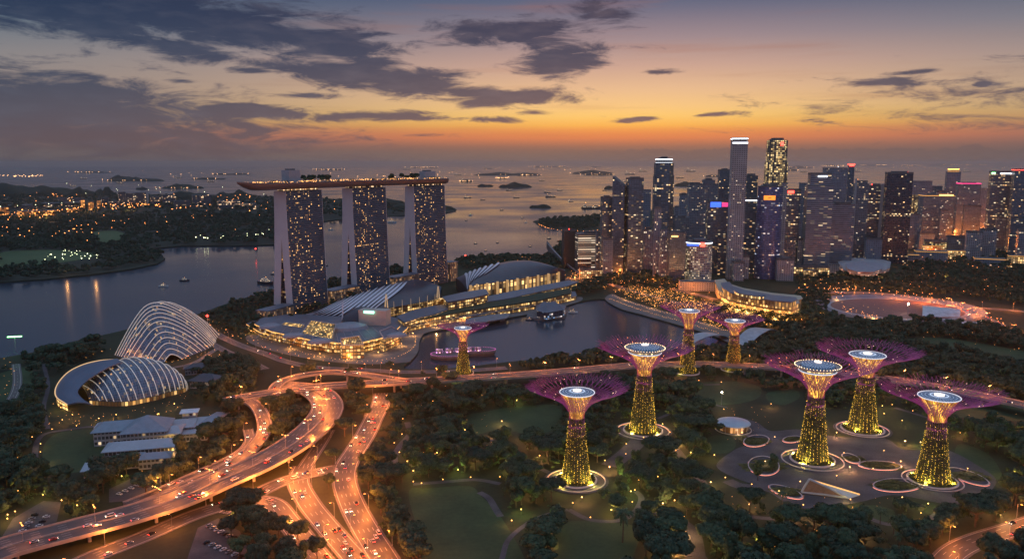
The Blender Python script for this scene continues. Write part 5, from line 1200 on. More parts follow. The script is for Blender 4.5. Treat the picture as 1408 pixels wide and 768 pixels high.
g.link(g.mix(fr_, (.025, .05, .11, 1), (.3, .36, .46, 1)), b.inputs['Base Color']); b.inputs['Roughness'].default_value = .25
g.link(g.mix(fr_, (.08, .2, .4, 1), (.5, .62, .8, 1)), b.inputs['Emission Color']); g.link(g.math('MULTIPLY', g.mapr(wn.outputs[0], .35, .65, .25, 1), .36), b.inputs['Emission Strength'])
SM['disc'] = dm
LEAFV = leafmat('vine_leaves', (.06, .075, .025), (.12, .11, .035))
def supertree_proto(seed, deck=False):
    """height 72 m prototype built at the origin"""
    rn = random.Random(seed); rt_ = empty('supertree', (0, 0, 0))
    tr = lambda z: 5.7 + 5.2*max(0, 1-z/50)**1.5
    m = MB(); m.lathe([(tr(z), z) for z in range(0, 51, 5)], 24); m.build('trunk', mat('trunk_concrete', (.05, .045, .04), .9), rt_, smooth=True)
    # planted skin
    V = []; Q = []
    for i in range(2600):
        z = 50*rn.random()**1.15; t = rn.random()*6.283; r = tr(z)+.1+rn.random()*.55; s = rn.uniform(.35, .8)
        n_ = Vector((math.cos(t), math.sin(t), 0)); up = Vector((rn.uniform(-.5, .5), rn.uniform(-.5, .5), 1)).normalized(); a = n_.cross(up).normalized()*s; u = (up + n_*rn.uniform(0, .8)).normalized()*s*1.3
        c = n_*r + Vector((0, 0, z)); k = len(V); V += [c-a, c-a+u, c+a+u, c+a]; Q.append((k, k+1, k+2, k+3))
    fo = quads_object('planted_skin', [tuple(v) for v in V], Q, LEAFV, rt_)
    m = MB()
    for i in range(1000):
        z = 47*rn.random()**1.9; t = round(rn.random()*26)/26*6.283+rn.uniform(-.03, .03); r = tr(z)+.75; m.octa((r*math.cos(t), r*math.sin(t), z+.4), .08+.1*rn.random())
    lb = m.build('light_beads', YELG, rt_); lb['kind'] = 'stuff'
    thr = lambda z: 5.2 + 8.3*max(0, (z-50)/21)**1.55
    m = MB(); m.lathe([(thr(z)-.45, z) for z in (50, 52, 54, 56, 58, 60, 62, 64, 66, 68, 69.5)], 48); m.build('throat', SM['throat'], rt_, smooth=True)
    for i in range(24):
        t = i/24*6.283; m = MB(); m.tube([(thr(z)*math.cos(t), thr(z)*math.sin(t), z) for z in (44, 50, 54, 58, 62, 66, 69.5)], .22, 4); m.build('throat_rib', SM['rib'], rt_)
    m = MB()
    for i in range(30):
        t = i/30*6.283; m.tube([(6.4*math.cos(t), 6.4*math.sin(t), 36), (5.75*math.cos(t), 5.75*math.sin(t), 51)], .16, 4)
    m.build('collar_cage', mat('purple_cage_glow', (.2, .06, .16), .5, emit=(.5, .12, .4), est=.18), rt_)  # purple light on the cage is put into its material as emission
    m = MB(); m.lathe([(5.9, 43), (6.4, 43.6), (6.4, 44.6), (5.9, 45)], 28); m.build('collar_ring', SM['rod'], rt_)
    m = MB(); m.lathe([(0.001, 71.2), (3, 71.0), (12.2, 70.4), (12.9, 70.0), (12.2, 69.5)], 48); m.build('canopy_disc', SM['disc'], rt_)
    m = MB(); m.lathe([(12.9, 70.1), (13.35, 70.5), (13.5, 70.0), (12.95, 69.5)], 48); m.build('disc_rim_light', glow('rim_white_glow', (.9, .9, 1), .8), rt_)
    m = MB(); m.lathe([(3.2, 71.1), (3.2, 71.9), (0.001, 72.1)], 24); m.build('centre_light', glow('centre_disc_glow', (1, .86, .8), 1.7), rt_)
    m = MB(); m.lathe([(5.0, 71.05), (5.5, 71.3), (5.9, 71.05)], 32); m.build('inner_ring', glow('inner_ring_glow', (.6, .75, 1), .9), rt_)
    if deck:
        m = MB(); m.lathe([(12.6, 72.5), (15.8, 72.5), (16.2, 73.1), (16.2, 74.0)], 48); m.build('viewing_deck', PALE, rt_)
        m = MB(); m.lathe([(11.2, 69.6), (11.4, 72.4)], 48); m.build('restaurant_window', facade('restaurant_glow', (.5, .3, .1), (.1, .08, .05), 1.6, 3, .9, (1, .6, .2), (1, .8, .45), 2.4, (.1, .9, .0, 1)), rt_)
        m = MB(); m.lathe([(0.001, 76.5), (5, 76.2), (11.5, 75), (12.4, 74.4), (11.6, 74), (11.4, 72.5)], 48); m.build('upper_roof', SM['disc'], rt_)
        m = MB(); m.lathe([(2.4, 76.5), (2.4, 77.1), (0.001, 77.2)], 20, (0, 0, 0), 1.3, 1); m.build('roof_light', glow('centre_disc_glow', (1, .86, .8), 1.7), rt_)
        m = MB()
        for i in range(44):
            t = i/44*6.283; m.octa((16.1*math.cos(t), 16.1*math.sin(t), 74.2), .32)
        m.build('deck_lamp_string', WARMW, rt_)
    # the open crown of rods : crossing spirals plus straight main ribs
    RZ = table([(0, 55.5), (.06, 58.8), (.14, 61.8), (.3, 65.2), (.6, 70.2), (1.06, 77)])
    def rod(t0, tw, ln, r):
        pts = []
        for k in range(9):
            s = (k/8)**1.4*ln; rad = 6.9 + 32.5*s; z = RZ(s)
            a = t0 + tw*s; pts.append((rad*math.cos(a), rad*math.sin(a), z))
        return pts
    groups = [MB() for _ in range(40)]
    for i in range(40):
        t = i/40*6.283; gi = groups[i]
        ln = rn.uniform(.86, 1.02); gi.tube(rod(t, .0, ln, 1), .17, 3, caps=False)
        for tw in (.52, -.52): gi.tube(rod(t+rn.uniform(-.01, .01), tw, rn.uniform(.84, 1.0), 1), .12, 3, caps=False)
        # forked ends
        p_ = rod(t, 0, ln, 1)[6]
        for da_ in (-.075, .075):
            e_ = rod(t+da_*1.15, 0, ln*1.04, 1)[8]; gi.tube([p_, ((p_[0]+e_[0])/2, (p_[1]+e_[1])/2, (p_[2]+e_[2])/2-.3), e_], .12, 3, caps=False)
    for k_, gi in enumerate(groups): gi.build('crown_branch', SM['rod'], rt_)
    m = MB()
    for i in range(26):
        t = rn.random()*6.283; q_ = rod(t, 0, rn.uniform(.3, .95), 1)[8]; m.octa(q_, .22)
    m.build('crown_lamp', ORNG if deck else WARMW, rt_)
    # planted ring at the foot
    m = MB(); m.lathe([(10.5, 1.2), (14.5, 1.0), (15, .15)], 40); m.build('planting_ring', PLANTER, rt_)
    m = MB(); m.lathe([(15.0, .1), (15.0, 1.3), (16.2, 1.3), (16.2, .1)], 48); m.build('ring_wall', mat('ring_wall_stone', (.22, .21, .22), .6, emit=(.9, .7, .8), est=.1), rt_)  # pale light of the ring put into the stone as faint emission
    V = []; Q = []
    for i in range(700):
        t = rn.random()*6.283; r = rn.uniform(9.8, 14.8); s = rn.uniform(.3, .7); c = Vector((r*math.cos(t), r*math.sin(t), 1.1+rn.random()*.9)); a = Vector((rn.uniform(-1, 1), rn.uniform(-1, 1), rn.uniform(-.3, .3))).normalized()*s; u = Vector((rn.uniform(-1, 1), rn.uniform(-1, 1), 1)).normalized()*s
        k = len(V); V += [c-a-u, c-a+u, c+a+u, c+a-u]; Q.append((k, k+1, k+2, k+3))
    quads_object('ring_shrubs', [tuple(v) for v in V], Q, LEAFV, rt_)
    return rt_
PA, PB = supertree_proto(1, False), supertree_proto(2, True)
STREES = [ # (base px, disc px, deck, label)
 (792, 660, 793, 537, 0, 'nearest purple-crowned supertree left of the forked garden path', 1.0), (884, 592, 884, 476, 1, 'supertree with a lit viewing deck standing just behind the nearest one', 1.06),
 (1117, 632, 1120, 500, 1, 'tall deck-topped supertree in the middle of the paved plaza', 1.02), (1186, 590, 1195, 486, 0, 'supertree behind the plaza with a pale blue disc and red-lit foot ring', 1.17),
 (1282, 660, 1288, 543, 0, 'rightmost supertree above the plaza with a wide purple crown', 1.17), (945, 512, 944, 426, 0, 'far supertree with a green throat beside the waterfront promenade', .85), (1008, 508, 1005, 440, 0, 'far supertree with a yellow throat by the white curved roof', 1.05),
 (637, 513, 636, 450, 0, 'reddish supertree standing alone in front of the bay by the mall', .98)]
first = {0: True, 1: True}
SBASE = []
for bx_, by_, dx_, dy_, dk, lb_, wk in STREES:
    base = P(bx_, by_); h = zat(base.y, dy_); pr_ = PB if dk else PA
    if first[dk]: o = pr_; first[dk] = False
    else: o = copy_tree(pr_)
    k = h/(75 if dk else 71)
    o.location = base; o.scale = (k*wk, k*wk, k); o.rotation_euler = (0, 0, bx_*.37)
    tag(o, lb_, 'supertree', 'supertrees of the garden'); SBASE.append((base, k*wk, k)); BLOCK_DISC.append((base.x, base.y, 29*k*wk if by_ > 560 else 7)); BLOCK_DISC.append((base.x, base.y-24, 20 if by_ > 560 else 1))
    print('supertree', round(h, 1), tuple(round(v) for v in base))
    near = by_ > 560
    for i in range(4 if near else 2):
        t = i/(4 if near else 2)*6.283 + 3.9; lamp_light(base+Vector((math.cos(t)*15.2*k, math.sin(t)*15.2*k, 2.2)), 13000 if near else 1400, (1, .72, .12), .4, name='uplight')
    lamp_light(base+Vector((0, 0, 60*k)), 1800, (1, .6, .2), 3, name='throat_lamp')
    for i in range(3):
        t = i/3*6.283+.5; lamp_light(base+Vector((math.cos(t)*19*k, math.sin(t)*19*k, 60*k)), 1000, (.8, .1, .6), .8, name='crown_lamp_light')
    # circular terrace round the foot
    if near:
        m = MB(); m.lathe([(16*k, .2), (25*k, .2), (25*k, .02)], 56, (base.x, base.y, 0)); struct(m.build('terrace', PAVE))
        tr_ = empty('terrace_bench', base, 'low curved bench wall ringing ' + lb_.split(' with')[0].split(' standing')[0], 'bench'); m = MB()
        m.lathe([(22*k, .2), (22*k, .75), (22.8*k, .75), (22.8*k, .2)], 60, (base.x, base.y, 0)); m.build('seat', mat('bench_stone', (.4, .36, .38), .6), tr_)
        m = MB(); m.lathe([(21.9*k, .3), (21.9*k, .5)], 60, (base.x, base.y, 0)); m.build('light_strip', glow('bench_strip_glow', (1, .3, .2), 2.4), tr_)
# ================================================================== TREES
LEAF = leafmat('tree_leaves', (.03, .062, .034), (.065, .105, .05)); LEAFD = leafmat('dark_tree_leaves', (.022, .046, .03), (.045, .08, .042)); LEAFL = leafmat('pale_tree_leaves', (.055, .09, .04), (.09, .125, .05))
def cube_sphere():
    vs = {}; V = []; Q = []
    def vid(p_):
        k = tuple(round(x, 4) for x in p_)
        if k not in vs: n_ = np.array(p_, float); n_ /= np.linalg.norm(n_); vs[k] = len(V); V.append(n_)
        return vs[k]
    for ax in range(3):
        for sg in (-1, 1):
            for i in range(3):
                for j in range(3):
                    c = []
                    for di, dj in ((0, 0), (1, 0), (1, 1), (0, 1)):
                        a, b_ = -1+2*(i+di)/3, -1+2*(j+dj)/3; q_ = [0, 0, 0]; q_[ax] = sg; q_[(ax+1) % 3] = a; q_[(ax+2) % 3] = b_; c.append(vid(q_))
                    Q.append(c)
    return np.array(V), np.array(Q)
CSV, CSQ = cube_sphere()
def crown_arrays(seed, nl=16, leaves=900, ls=(.5, 1.0), flat=.62, R0=8.0, zc=8.5, kind='round'):
    rs = np.random.RandomState(seed); V = []; Q = []; nv = 0; cs = []
    for i in range(nl):
        t = rs.rand()*6.283; rr_ = R0*.72*math.sqrt((i+.3)/nl)*rs.uniform(.8, 1.12); 
        if kind == 'umbrella': z = zc + 2.4*(1-(rr_/R0)**2) + rs.uniform(-.5, .5); r = R0*rs.uniform(.24, .34); fz = .55
        elif kind == 'tall': rr_ *= .55; z = zc + rs.uniform(-3.5, 5.5); r = R0*rs.uniform(.25, .4); fz = 1
        else: z = zc + R0*flat*1.25*(1-(rr_/R0)**2)*rs.uniform(.25, 1.0) - .8; r = R0*rs.uniform(.24, .42); fz = .85
        cs.append((rr_*math.cos(t+i*2.4), rr_*math.sin(t+i*2.4), z, r, fz))
    tot = sum(c[3]**2 for c in cs)
    for (x, y, z, r, fz) in cs:
        c = np.array((x, y, z)); sc_ = np.array((1, 1, fz))
        cv = CSV*r*.88*(1+rs.uniform(-.18, .18, (len(CSV), 1)))*sc_ + c; V.append(cv); Q.append(CSQ+nv); nv += len(cv)
        n_ = int(leaves*r*r/tot); d = rs.normal(size=(n_, 3)); d /= np.linalg.norm(d, axis=1)[:, None]; d[:, 2] = np.where(rs.rand(n_) < .75, np.abs(d[:, 2]), d[:, 2])
        pos = c + d*r*sc_*rs.uniform(.78, 1.12, (n_, 1))
        nrm = d + rs.normal(size=(n_, 3))*.3; nrm /= np.linalg.norm(nrm, axis=1)[:, None]
        a = np.cross(nrm, rs.normal(size=(n_, 3))); a /= np.linalg.norm(a, axis=1)[:, None]; b_ = np.cross(nrm, a); s = rs.uniform(ls[0], ls[1], (n_, 1))
        q_ = np.stack([pos-a*s-b_*s*.6, pos+a*s-b_*s*.6, pos+a*s*.7+b_*s*.7, pos-a*s*.7+b_*s*.7], 1).reshape(-1, 3)
        V.append(q_); Q.append(np.arange(n_*4).reshape(-1, 4)+nv); nv += n_*4
    return np.concatenate(V), np.concatenate(Q)
def trunk_mesh(h, r, spread, seed, n=5):
    rn = random.Random(seed); m = MB(); m.tube([(0, 0, -.3), (rn.uniform(-.2, .2), rn.uniform(-.2, .2), h*.5), (rn.uniform(-.4, .4), 0, h*.75)], r, 7, r2=r*.6)
    for i in range(n):
        t = i/n*6.283+rn.random(); m.tube([(0, 0, h*.6), (spread*.45*math.cos(t), spread*.45*math.sin(t), h*.85), (spread*.8*math.cos(t), spread*.8*math.sin(t), h*1.02)], r*.42, 5, r2=r*.15)
    return m
KINDS_T = {}
def proto_tree(key, seed, kind, mat_, th, R0, zc, nl, leaves, ls, label):
    o = empty('tree', (0, 0, 0)); V, Q = crown_arrays(seed, nl, leaves, ls, .62, R0, zc, kind); c = quads_object('crown', V, Q, mat_, o)
    t = trunk_mesh(th, .35 if kind != 'umbrella' else .5, R0, seed).build('trunk', BARK, o); KINDS_T[key] = o; return o
proto_tree('a', 1, 'round', LEAF, 7, 7, 7.5, 18, 2300, (.3, .62), ''); proto_tree('b', 2, 'round', LEAFD, 8, 8, 8, 22, 2600, (.32, .68), ''); proto_tree('c', 3, 'umbrella', LEAFD, 10, 11, 11, 26, 3000, (.35, .72), '')
proto_tree('d', 4, 'tall', LEAF, 8, 6, 9, 16, 1900, (.3, .6), ''); proto_tree('e', 5, 'round', LEAFL, 6, 5.5, 6, 12, 1500, (.28, .55), ''); proto_tree('f', 6, 'umbrella', LEAF, 9, 9, 9.5, 20, 2500, (.32, .68), '')
# a palm
def proto_palm():
    o = empty('palm_tree', (0, 0, 0)); m = MB(); m.tube([(0, 0, -.2), (.2, 0, 5), (.1, .1, 10)], .28, 7, r2=.17); m.build('trunk', BARK, o)
    V = []; Q = []; rn = random.Random(4)
    for i in range(22):
        t = i/22*6.283*2.1; el_ = rn.uniform(-.2, 1.0); L_ = rn.uniform(3.4, 4.6); pts = []
        for k in range(7):
            s = k/6; rr_ = L_*s*math.cos(el_*.6); pts.append(Vector((rr_*math.cos(t), rr_*math.sin(t), 10 + L_*s*math.sin(el_) - 2.8*s*s)))
        sd_ = Vector((-math.sin(t), math.cos(t), 0))
        for k in range(6):
            for sg in (-1, 1):
                w0 = .75*math.sin(math.pi*(.1+.85*k/6)); w1_ = .75*math.sin(math.pi*(.1+.85*(k+1)/6)); j = len(V)
                V += [pts[k], pts[k+1], pts[k+1]+sd_*sg*w1_-Vector((0, 0, .35)), pts[k]+sd_*sg*w0*.8-Vector((0, 0, .3))]; Q.append((j, j+1, j+2, j+3))
    quads_object('frond_crown', [tuple(v) for v in V], Q, LEAF, o); return o
KINDS_T['p'] = proto_palm()
used_t = {k: False for k in KINDS_T}; NTREE = 0
KD = {'a': 'round mid-green broadleaf tree', 'b': 'dense dark broadleaf tree', 'c': 'wide umbrella-crowned rain tree', 'd': 'taller narrow-crowned tree', 'e': 'small pale green tree', 'f': 'flat-topped spreading tree', 'p': 'slender palm tree'}
def plant(key, x, y, s, zone, z=0.0, rs_=random):
    global NTREE
    pr_ = KINDS_T[key]
    if not used_t[key]: used_t[key] = True; o = pr_
    else: o = copy_tree(pr_)
    o.location = (x, y, z); o.rotation_euler = (0, 0, rs_.random()*6.28); o.scale = (s, s*rs_.uniform(.9, 1.1), s*rs_.uniform(.85, 1.15))
    tag(o, KD[key] + ' ' + zone, 'palm' if key == 'p' else 'tree', KD[key].replace('tree', 'trees') + ' ' + zone); NTREE += 1
    return o
rt = random.Random(21)
# hand-placed trees that read clearly in the photo : (px, py of the foot, kind, crown scale)
HAND = [(334, 716, 'c', 1.25, 'at the top of the roundabout grove'), (318, 738, 'b', .95, 'at the left edge of the roundabout grove'), (352, 742, 'a', 1, 'in the middle of the roundabout grove'), (384, 738, 'b', 1, 'at the right side of the roundabout grove'), (410, 742, 'b', .9, 'near the junction bollards'), (436, 768, 'b', .8, 'at the kerb by the junction'),
    (366, 764, 'a', 1, 'at the foot of the roundabout grove'), (330, 764, 'e', 1.2, 'at the foot of the roundabout grove'), (395, 770, 'b', 1, 'at the foot of the roundabout grove'), (418, 778, 'd', .9, 'at the foot of the roundabout grove'),
    (452, 672, 'b', .7, 'alone on the traffic island'), (620, 530, 'c', 1.0, 'beside the elevated road near the avenue'), (596, 540, 'b', 1.1, 'beside the elevated road near the avenue'), (488, 548, 'b', 1.4, 'inside the flyover bend'), (500, 575, 'a', 1.0, 'inside the flyover bend'), (474, 600, 'f', 1, 'on the orange-lit verge of the avenue'), (458, 640, 'f', .8, 'on the orange-lit verge of the avenue'),
    (856, 745, 'p', 1.7, 'standing tall and alone on the lower lawn'), (1075, 695, 'p', 1.0, 'beside the white tent'), (1210, 720, 'p', .9, 'by the lower right path'), (1228, 735, 'p', 1, 'by the lower right path'), (1062, 650, 'd', .9, 'at the plaza edge'), (1042, 660, 'd', .9, 'at the plaza edge')]
for a, b_, k, s, zn in HAND:
    q_ = P(a, b_); plant(k, q_.x, q_.y, s*1.1, zn); BLOCK_DISC.append((q_.x, q_.y, 4))
# zones of woodland : (polygon px, spacing m, zone phrase, kinds)
Z = [
 ([(470, 560), (540, 540), (600, 528), (716, 530), (716, 560), (690, 640), (640, 664), (560, 672), (575, 768), (590, 850), (545, 850), (512, 700), (500, 640), (520, 580)], 10.5, 'in the belt right of the avenue', 'aabbcdfee'),
 ([(690, 640), (716, 545), (800, 520), (900, 515), (960, 540), (985, 600), (960, 660), (1000, 740), (1000, 850), (720, 850), (700, 700)], 11, 'around the two nearest supertrees', 'aabbcdefep'),
 ([(960, 700), (1100, 690), (1300, 700), (1300, 768), (1290, 850), (990, 850)], 10.5, 'in the dark wood along the lower right edge', 'bbcadfpp'),
 ([(1300, 600), (1500, 560), (1500, 700), (1400, 715), (1330, 735), (1300, 700), (1360, 670)], 11, 'in the wood right of the plaza', 'bbcaf'),
 ([(1350, 768), (1408, 735), (1500, 720), (1500, 850), (1340, 850)], 10.5, 'below the corner road', 'bba'),
 ([(-60, 520), (60, 490), (150, 470), (70, 560), (62, 650), (70, 700), (0, 735), (-100, 750)], 11, 'on the left bank behind the car park', 'bbafd'),
 ([(50, 660), (160, 650), (222, 650), (300, 600), (310, 560), (260, 550), (270, 500), (360, 500), (340, 560), (335, 590), (300, 640), (200, 690), (90, 715)], 10, 'between the exhibition buildings and the flyover', 'abbdf'),
 ([(366, 560), (420, 545), (430, 580), (400, 605), (370, 622)], 9, 'inside the flyover loop', 'aabd'), ([(300, 690), (420, 640), (380, 640), (250, 700), (150, 730), (60, 762), (120, 745)], 9, 'on the verge under the flyover', 'aae'),
 ([(300, 700), (400, 715), (440, 768), (430, 800), (320, 800), (345, 770), (330, 735)], 10, 'in the roundabout grove', 'bbac'),
 ([(960, 500), (1100, 470), (1240, 440), (1408, 460), (1500, 480), (1500, 580), (1300, 600), (1240, 560), (1060, 560), (970, 560)], 12, 'beyond the plaza supertrees', 'abbcf'),
]
allt = []
def scatter(poly_px, sp, zone, kinds, fillk=.95, cap=99999):
    P_ = pp(poly_px); xs = [a for a, _ in P_]; ys = [b_ for _, b_ in P_]; x0, x1, y0, y1 = min(xs), max(xs), min(ys), max(ys); out = []
    y = y0
    while y < y1:
        x = x0
        while x < x1:
            X, Y = x+rt.uniform(-.45, .45)*sp, y+rt.uniform(-.45, .45)*sp
            if rt.random() < fillk and inpoly(X, Y, P_) and not blocked(X, Y, 1.0) and (Y > 1100 or not (blocked(X, Y+10, -3) or blocked(X, Y+20, -5))): out.append((X, Y, rt.choice(kinds), rt.choice((rt.uniform(.45, .9), rt.uniform(.8, 1.2), rt.uniform(1.0, 1.5)))*1.02, zone))
            x += sp
        y += sp
    return out
for z_ in Z: allt += scatter(*z_)
def inframe(x, y, mg=40):
    dv = Vector((x, y, -H+4)); fw = y*math.cos(PIT) + (H-4)*math.sin(PIT); up = y*math.sin(PIT) - (H-4)*math.cos(PIT)
    px = CX + F*x/fw; py = CY - F*up/fw; return -mg < px < 1408+mg and py < 768+mg+10, px, py, fw
vis = [t for t in allt if inframe(t[0], t[1], 5)[0]]; off = [t for t in allt if not inframe(t[0], t[1], 5)[0] and inframe(t[0], t[1], 90)[0]]
vis.sort(key=lambda t: (t[0]**2+t[1]**2)/t[3]**2)
near, rest = vis[:300-len(HAND)], vis[300-len(HAND):]
zone_names = {}
for x, y, k, s, zn in near: plant(k, x, y, s, zn, rs_=rt)
print('trees', len(allt), len(vis))
LO = [crown_arrays(50+i, 9, 230, (.6, 1.15), .62, 7.5, 7, kd) for i, kd in enumerate(('round', 'round', 'umbrella', 'tall', 'round'))]
LO2 = [crown_arrays(70+i, 5, 46, (1.2, 2.2), .62, 7.5, 6, 'round') for i in range(4)]
def mass(name, pts, protos, mt, label=None):
    V = []; Q = []; nv = 0
    for (x, y, s, z) in pts:
        v, q_ = protos[rt.randrange(len(protos))]; a = rt.random()*6.28; c_, s_ = math.cos(a), math.sin(a)
        vv = v*s; w_ = np.empty_like(vv); w_[:, 0] = vv[:, 0]*c_-vv[:, 1]*s_+x; w_[:, 1] = vv[:, 0]*s_+vv[:, 1]*c_+y; w_[:, 2] = vv[:, 2]*rt.uniform(.8, 1.2)+z
        V.append(w_); Q.append(q_+nv); nv += len(v)
    o = quads_object(name, np.concatenate(V), np.concatenate(Q), mt); o['kind'] = 'stuff'; o['label'] = 'mass of ' + name.replace('_', ' ') + ' too dense to count'; print(name, len(pts), nv); return o
mass('woodland', [(x, y, s, -.5) for x, y, k, s, zn in rest+off], LO, LEAFD)
# undergrowth between the trees
und = []
for (x, y, k, s, zn) in vis:
    for _ in range(2):
        X, Y = x+rt.uniform(-9, 9), y+rt.uniform(-9, 9)
        if not blocked(X, Y, -1.5): und.append((X, Y, rt.uniform(.16, .36), -.4))
mass('undergrowth', und, [(v, q_) for v, q_ in LO2], LEAF)
FZ = [([(150, 470), (290, 432), (380, 400), (400, 432), (340, 470), (310, 500), (270, 470), (210, 460)], 13), ([(440, 400), (460, 386), (545, 370), (560, 372), (550, 400), (520, 410), (470, 420)], 13), ([(620, 366), (640, 355), (690, 352), (745, 354), (762, 345), (770, 350), (760, 366), (650, 372)], 15),
  ([(740, 312), (738, 308), (745, 302), (800, 299), (825, 297), (825, 312), (800, 318), (770, 314)], 18), ([(742, 364), (760, 346), (770, 334), (790, 332), (775, 372), (760, 385)], 15), ([(780, 400), (830, 384), (845, 376), (935, 380), (936, 402), (880, 402), (842, 396), (800, 408)], 13),
  ([(984, 430), (1098, 440), (1120, 455), (1060, 500), (1020, 500), (1030, 470), (980, 450)], 13), ([(1095, 384), (1240, 380), (1408, 376), (1480, 380), (1480, 430), (1408, 420), (1300, 408), (1150, 396), (1100, 396)], 14), ([(1100, 400), (1135, 405), (1150, 440), (1240, 450), (1330, 455), (1420, 470), (1420, 500), (1240, 470), (1100, 470), (1060, 450), (1100, 440)], 13),
  ([(1300, 330), (1408, 360), (1460, 380), (1240, 378), (1250, 362), (1300, 360)], 17), ([(540, 512), (556, 508), (600, 508), (700, 500), (800, 489), (880, 489), (960, 482), (1010, 474), (1030, 490), (960, 499), (870, 501), (716, 512), (600, 520)], 10.5), ([(396, 498), (345, 478), (380, 480), (440, 496), (540, 502), (556, 510), (440, 504)], 10), ([(395, 440), (420, 425), (455, 415), (465, 425), (430, 438), (400, 452)], 12),
  ([(398, 524), (450, 516), (500, 520), (440, 529), (400, 533)], 10), ([(835, 352), (900, 356), (935, 376), (840, 380)], 15)]
FZ.append(([(842, 404), (856, 409), (890, 420), (940, 434), (990, 449), (1030, 462), (1088, 450), (1098, 440), (1000, 424), (935, 404), (870, 398)], 15))
fp_ = []
for z_, sp in FZ: fp_ += [(x, y, s*(.95 if z_[0] != (842, 404) else .5), -.5) for x, y, k, s, zn in scatter(z_, sp, '', 'a', .9)]
mass('distant_woodland', fp_, LO2 + LO[:1], LEAFD)
# far shore woodland, coarse
def far_scatter(poly, n, s0, s1, ex=()):
    P_ = pp(poly, 1.0); xs = [a for a, _ in P_]; ys = [b_ for _, b_ in P_]; out = []; k = 0
    while len(out) < n and k < n*30:
        k += 1; X, Y = rt.uniform(min(xs), max(xs)), rt.uniform(min(ys), max(ys))
        if inpoly(X, Y, P_) and not any(inpoly(X, Y, e_) for e_ in ex): out.append((X, Y, rt.uniform(s0, s1), .5))
    return out
ex = [pp([(0, 348), (60, 344), (118, 347), (130, 353), (80, 362), (0, 368)], 1.0), pp([(128, 320), (160, 318), (175, 326), (160, 335), (135, 336)], 1.0), pp([(76, 352), (130, 355), (145, 362), (140, 369), (80, 370)], 1.0)]
ff_ = far_scatter([(-100, 395), (0, 386), (120, 376), (215, 360), (224, 352), (200, 340), (140, 330), (0, 330), (-100, 340)], 900, .9, 1.3, ex) + far_scatter([(-100, 340), (205, 341), (320, 336), (383, 334), (400, 324), (444, 303), (330, 296), (0, 300), (-150, 305)], 2000, 1.0, 1.7, ex) + far_scatter([(0, 300), (440, 302), (500, 298), (610, 292), (560, 281), (450, 275), (330, 270), (0, 270)], 1100, 1.2, 2.4)
mass('far_shore_woodland', ff_, LO2, LEAFD)
# roof garden trees on the deck
hpt, dw, bow, s0, s1, SP_, LT_ = DECK
for i in range(34):
    grp_ = 0 if i < 17 else 1; s = (rt.uniform(52, 118) if grp_ == 0 else rt.uniform(2*SP_-52, 2*SP_+22)); 
    q_ = hpt(s, -9+bow(s)*.6+rt.uniform(-10, 12), 206.4); pr_ = KINDS_T['be'[i % 2]]; o = copy_tree(pr_); o.location = q_; o.scale = (.7, .7, .85); tag(o, 'small tree in the roof garden clump ' + ('between the first two towers' if grp_ == 0 else 'near the far end of the roof deck'), 'tree', 'trees of the roof garden ' + ('between the first two towers' if grp_ == 0 else 'near the far end of the roof deck'))
# ================================================================== GARDEN PAVILIONS
q_ = P(1008, 590); pv_ = empty('round_pavilion', q_, 'round glass pavilion with a pale blue saucer roof on the lawn', 'pavilion'); k = 1.0
m = MB(); m.lathe([(0.001, 9.2), (8, 8.7), (14.5, 7.2), (15.2, 6.4), (14, 6.2)], 44, tuple(q_)); m.build('roof', mat('pale_blue_roof', (.38, .46, .52), .45, .2, var=.08), pv_, smooth=False)
m = MB(); m.lathe([(12.5, .1), (12.5, 6.2)], 44, tuple(q_)); m.build('glass_wall', facade('pavilion_wall_gold', (.2, .12, .05), (.15, .12, .1), 2.4, 6, .6, (1, .45, .15), (1, .7, .35), .9, (.1, .9, .05, .95), .3), pv_)
m = MB(); m.lathe([(15.5, .1), (15.5, .8), (16.2, .8), (16.2, .1)], 44, tuple(q_)); m.build('low_wall', mat('ring_wall_stone2', (.4, .38, .36)), pv_)
for i in range(16):
    t = i/16*6.283; m = MB(); m.tube([(q_.x+13.7*math.cos(t), q_.y+13.7*math.sin(t), .1), (q_.x+13.7*math.cos(t), q_.y+13.7*math.sin(t), 6.4)], .22, 5); m.build('column', PALE, pv_)
BLOCK_DISC.append((q_.x, q_.y, 18)); lamp_light(q_+Vector((0, -17, 2.5)), 1500, (1, .6, .3), .5, pv_)
A_, B_, Cc = P(1098, 652), P(1188, 684), P(1112, 684)
tn = empty('tent_pavilion', A_, 'pale blue folded canopy roof with a lit edge below the middle supertree', 'pavilion')
BLUEW = mat('pale_blue_frame', (.26, .34, .44), .45, var=.06)
ap, ft, en, bkp = P(1113, 659, 11), P(1102, 677, .4), P(1166, 685, .4), P(1182, 680, .4)
lm = P(1140, 672, 8)
def slab(m, q_, t_=.5):
    d_ = Vector((0, 0, t_)); m.face(q_); m.face([a-d_ for a in q_][::-1])
    for a, b_ in zip(q_, q_[1:]+q_[:1]): m.face([a, a-d_, b_-d_, b_])
m = MB(); slab(m, [ft, en, ap]); m.build('roof', mat('slatted_wood_roof', (.16, .12, .1), .7, var=.25, scale=.4), tn)
m = MB(); slab(m, [ap, en, bkp]); m.build('roof_slope', mat('pale_blue_canvas', (.34, .42, .5), .5, var=.06), tn)
for a, b_ in ((ft, ap), (ap, en), (ft, en)):
    m = MB(); m.tube([a+Vector((0, 0, .5)), a.lerp(b_, .5)+Vector((0, 0, .9)), b_+Vector((0, 0, .5))], .8, 6); m.build('frame_beam', BLUEW, tn)
m = MB(); m.tube([ap+Vector((0, 0, .4)), bkp+Vector((0, 0, .6))], .5, 5); m.build('edge_light', glow('tent_edge_glow', (1, .5, .15), 1.3), tn)
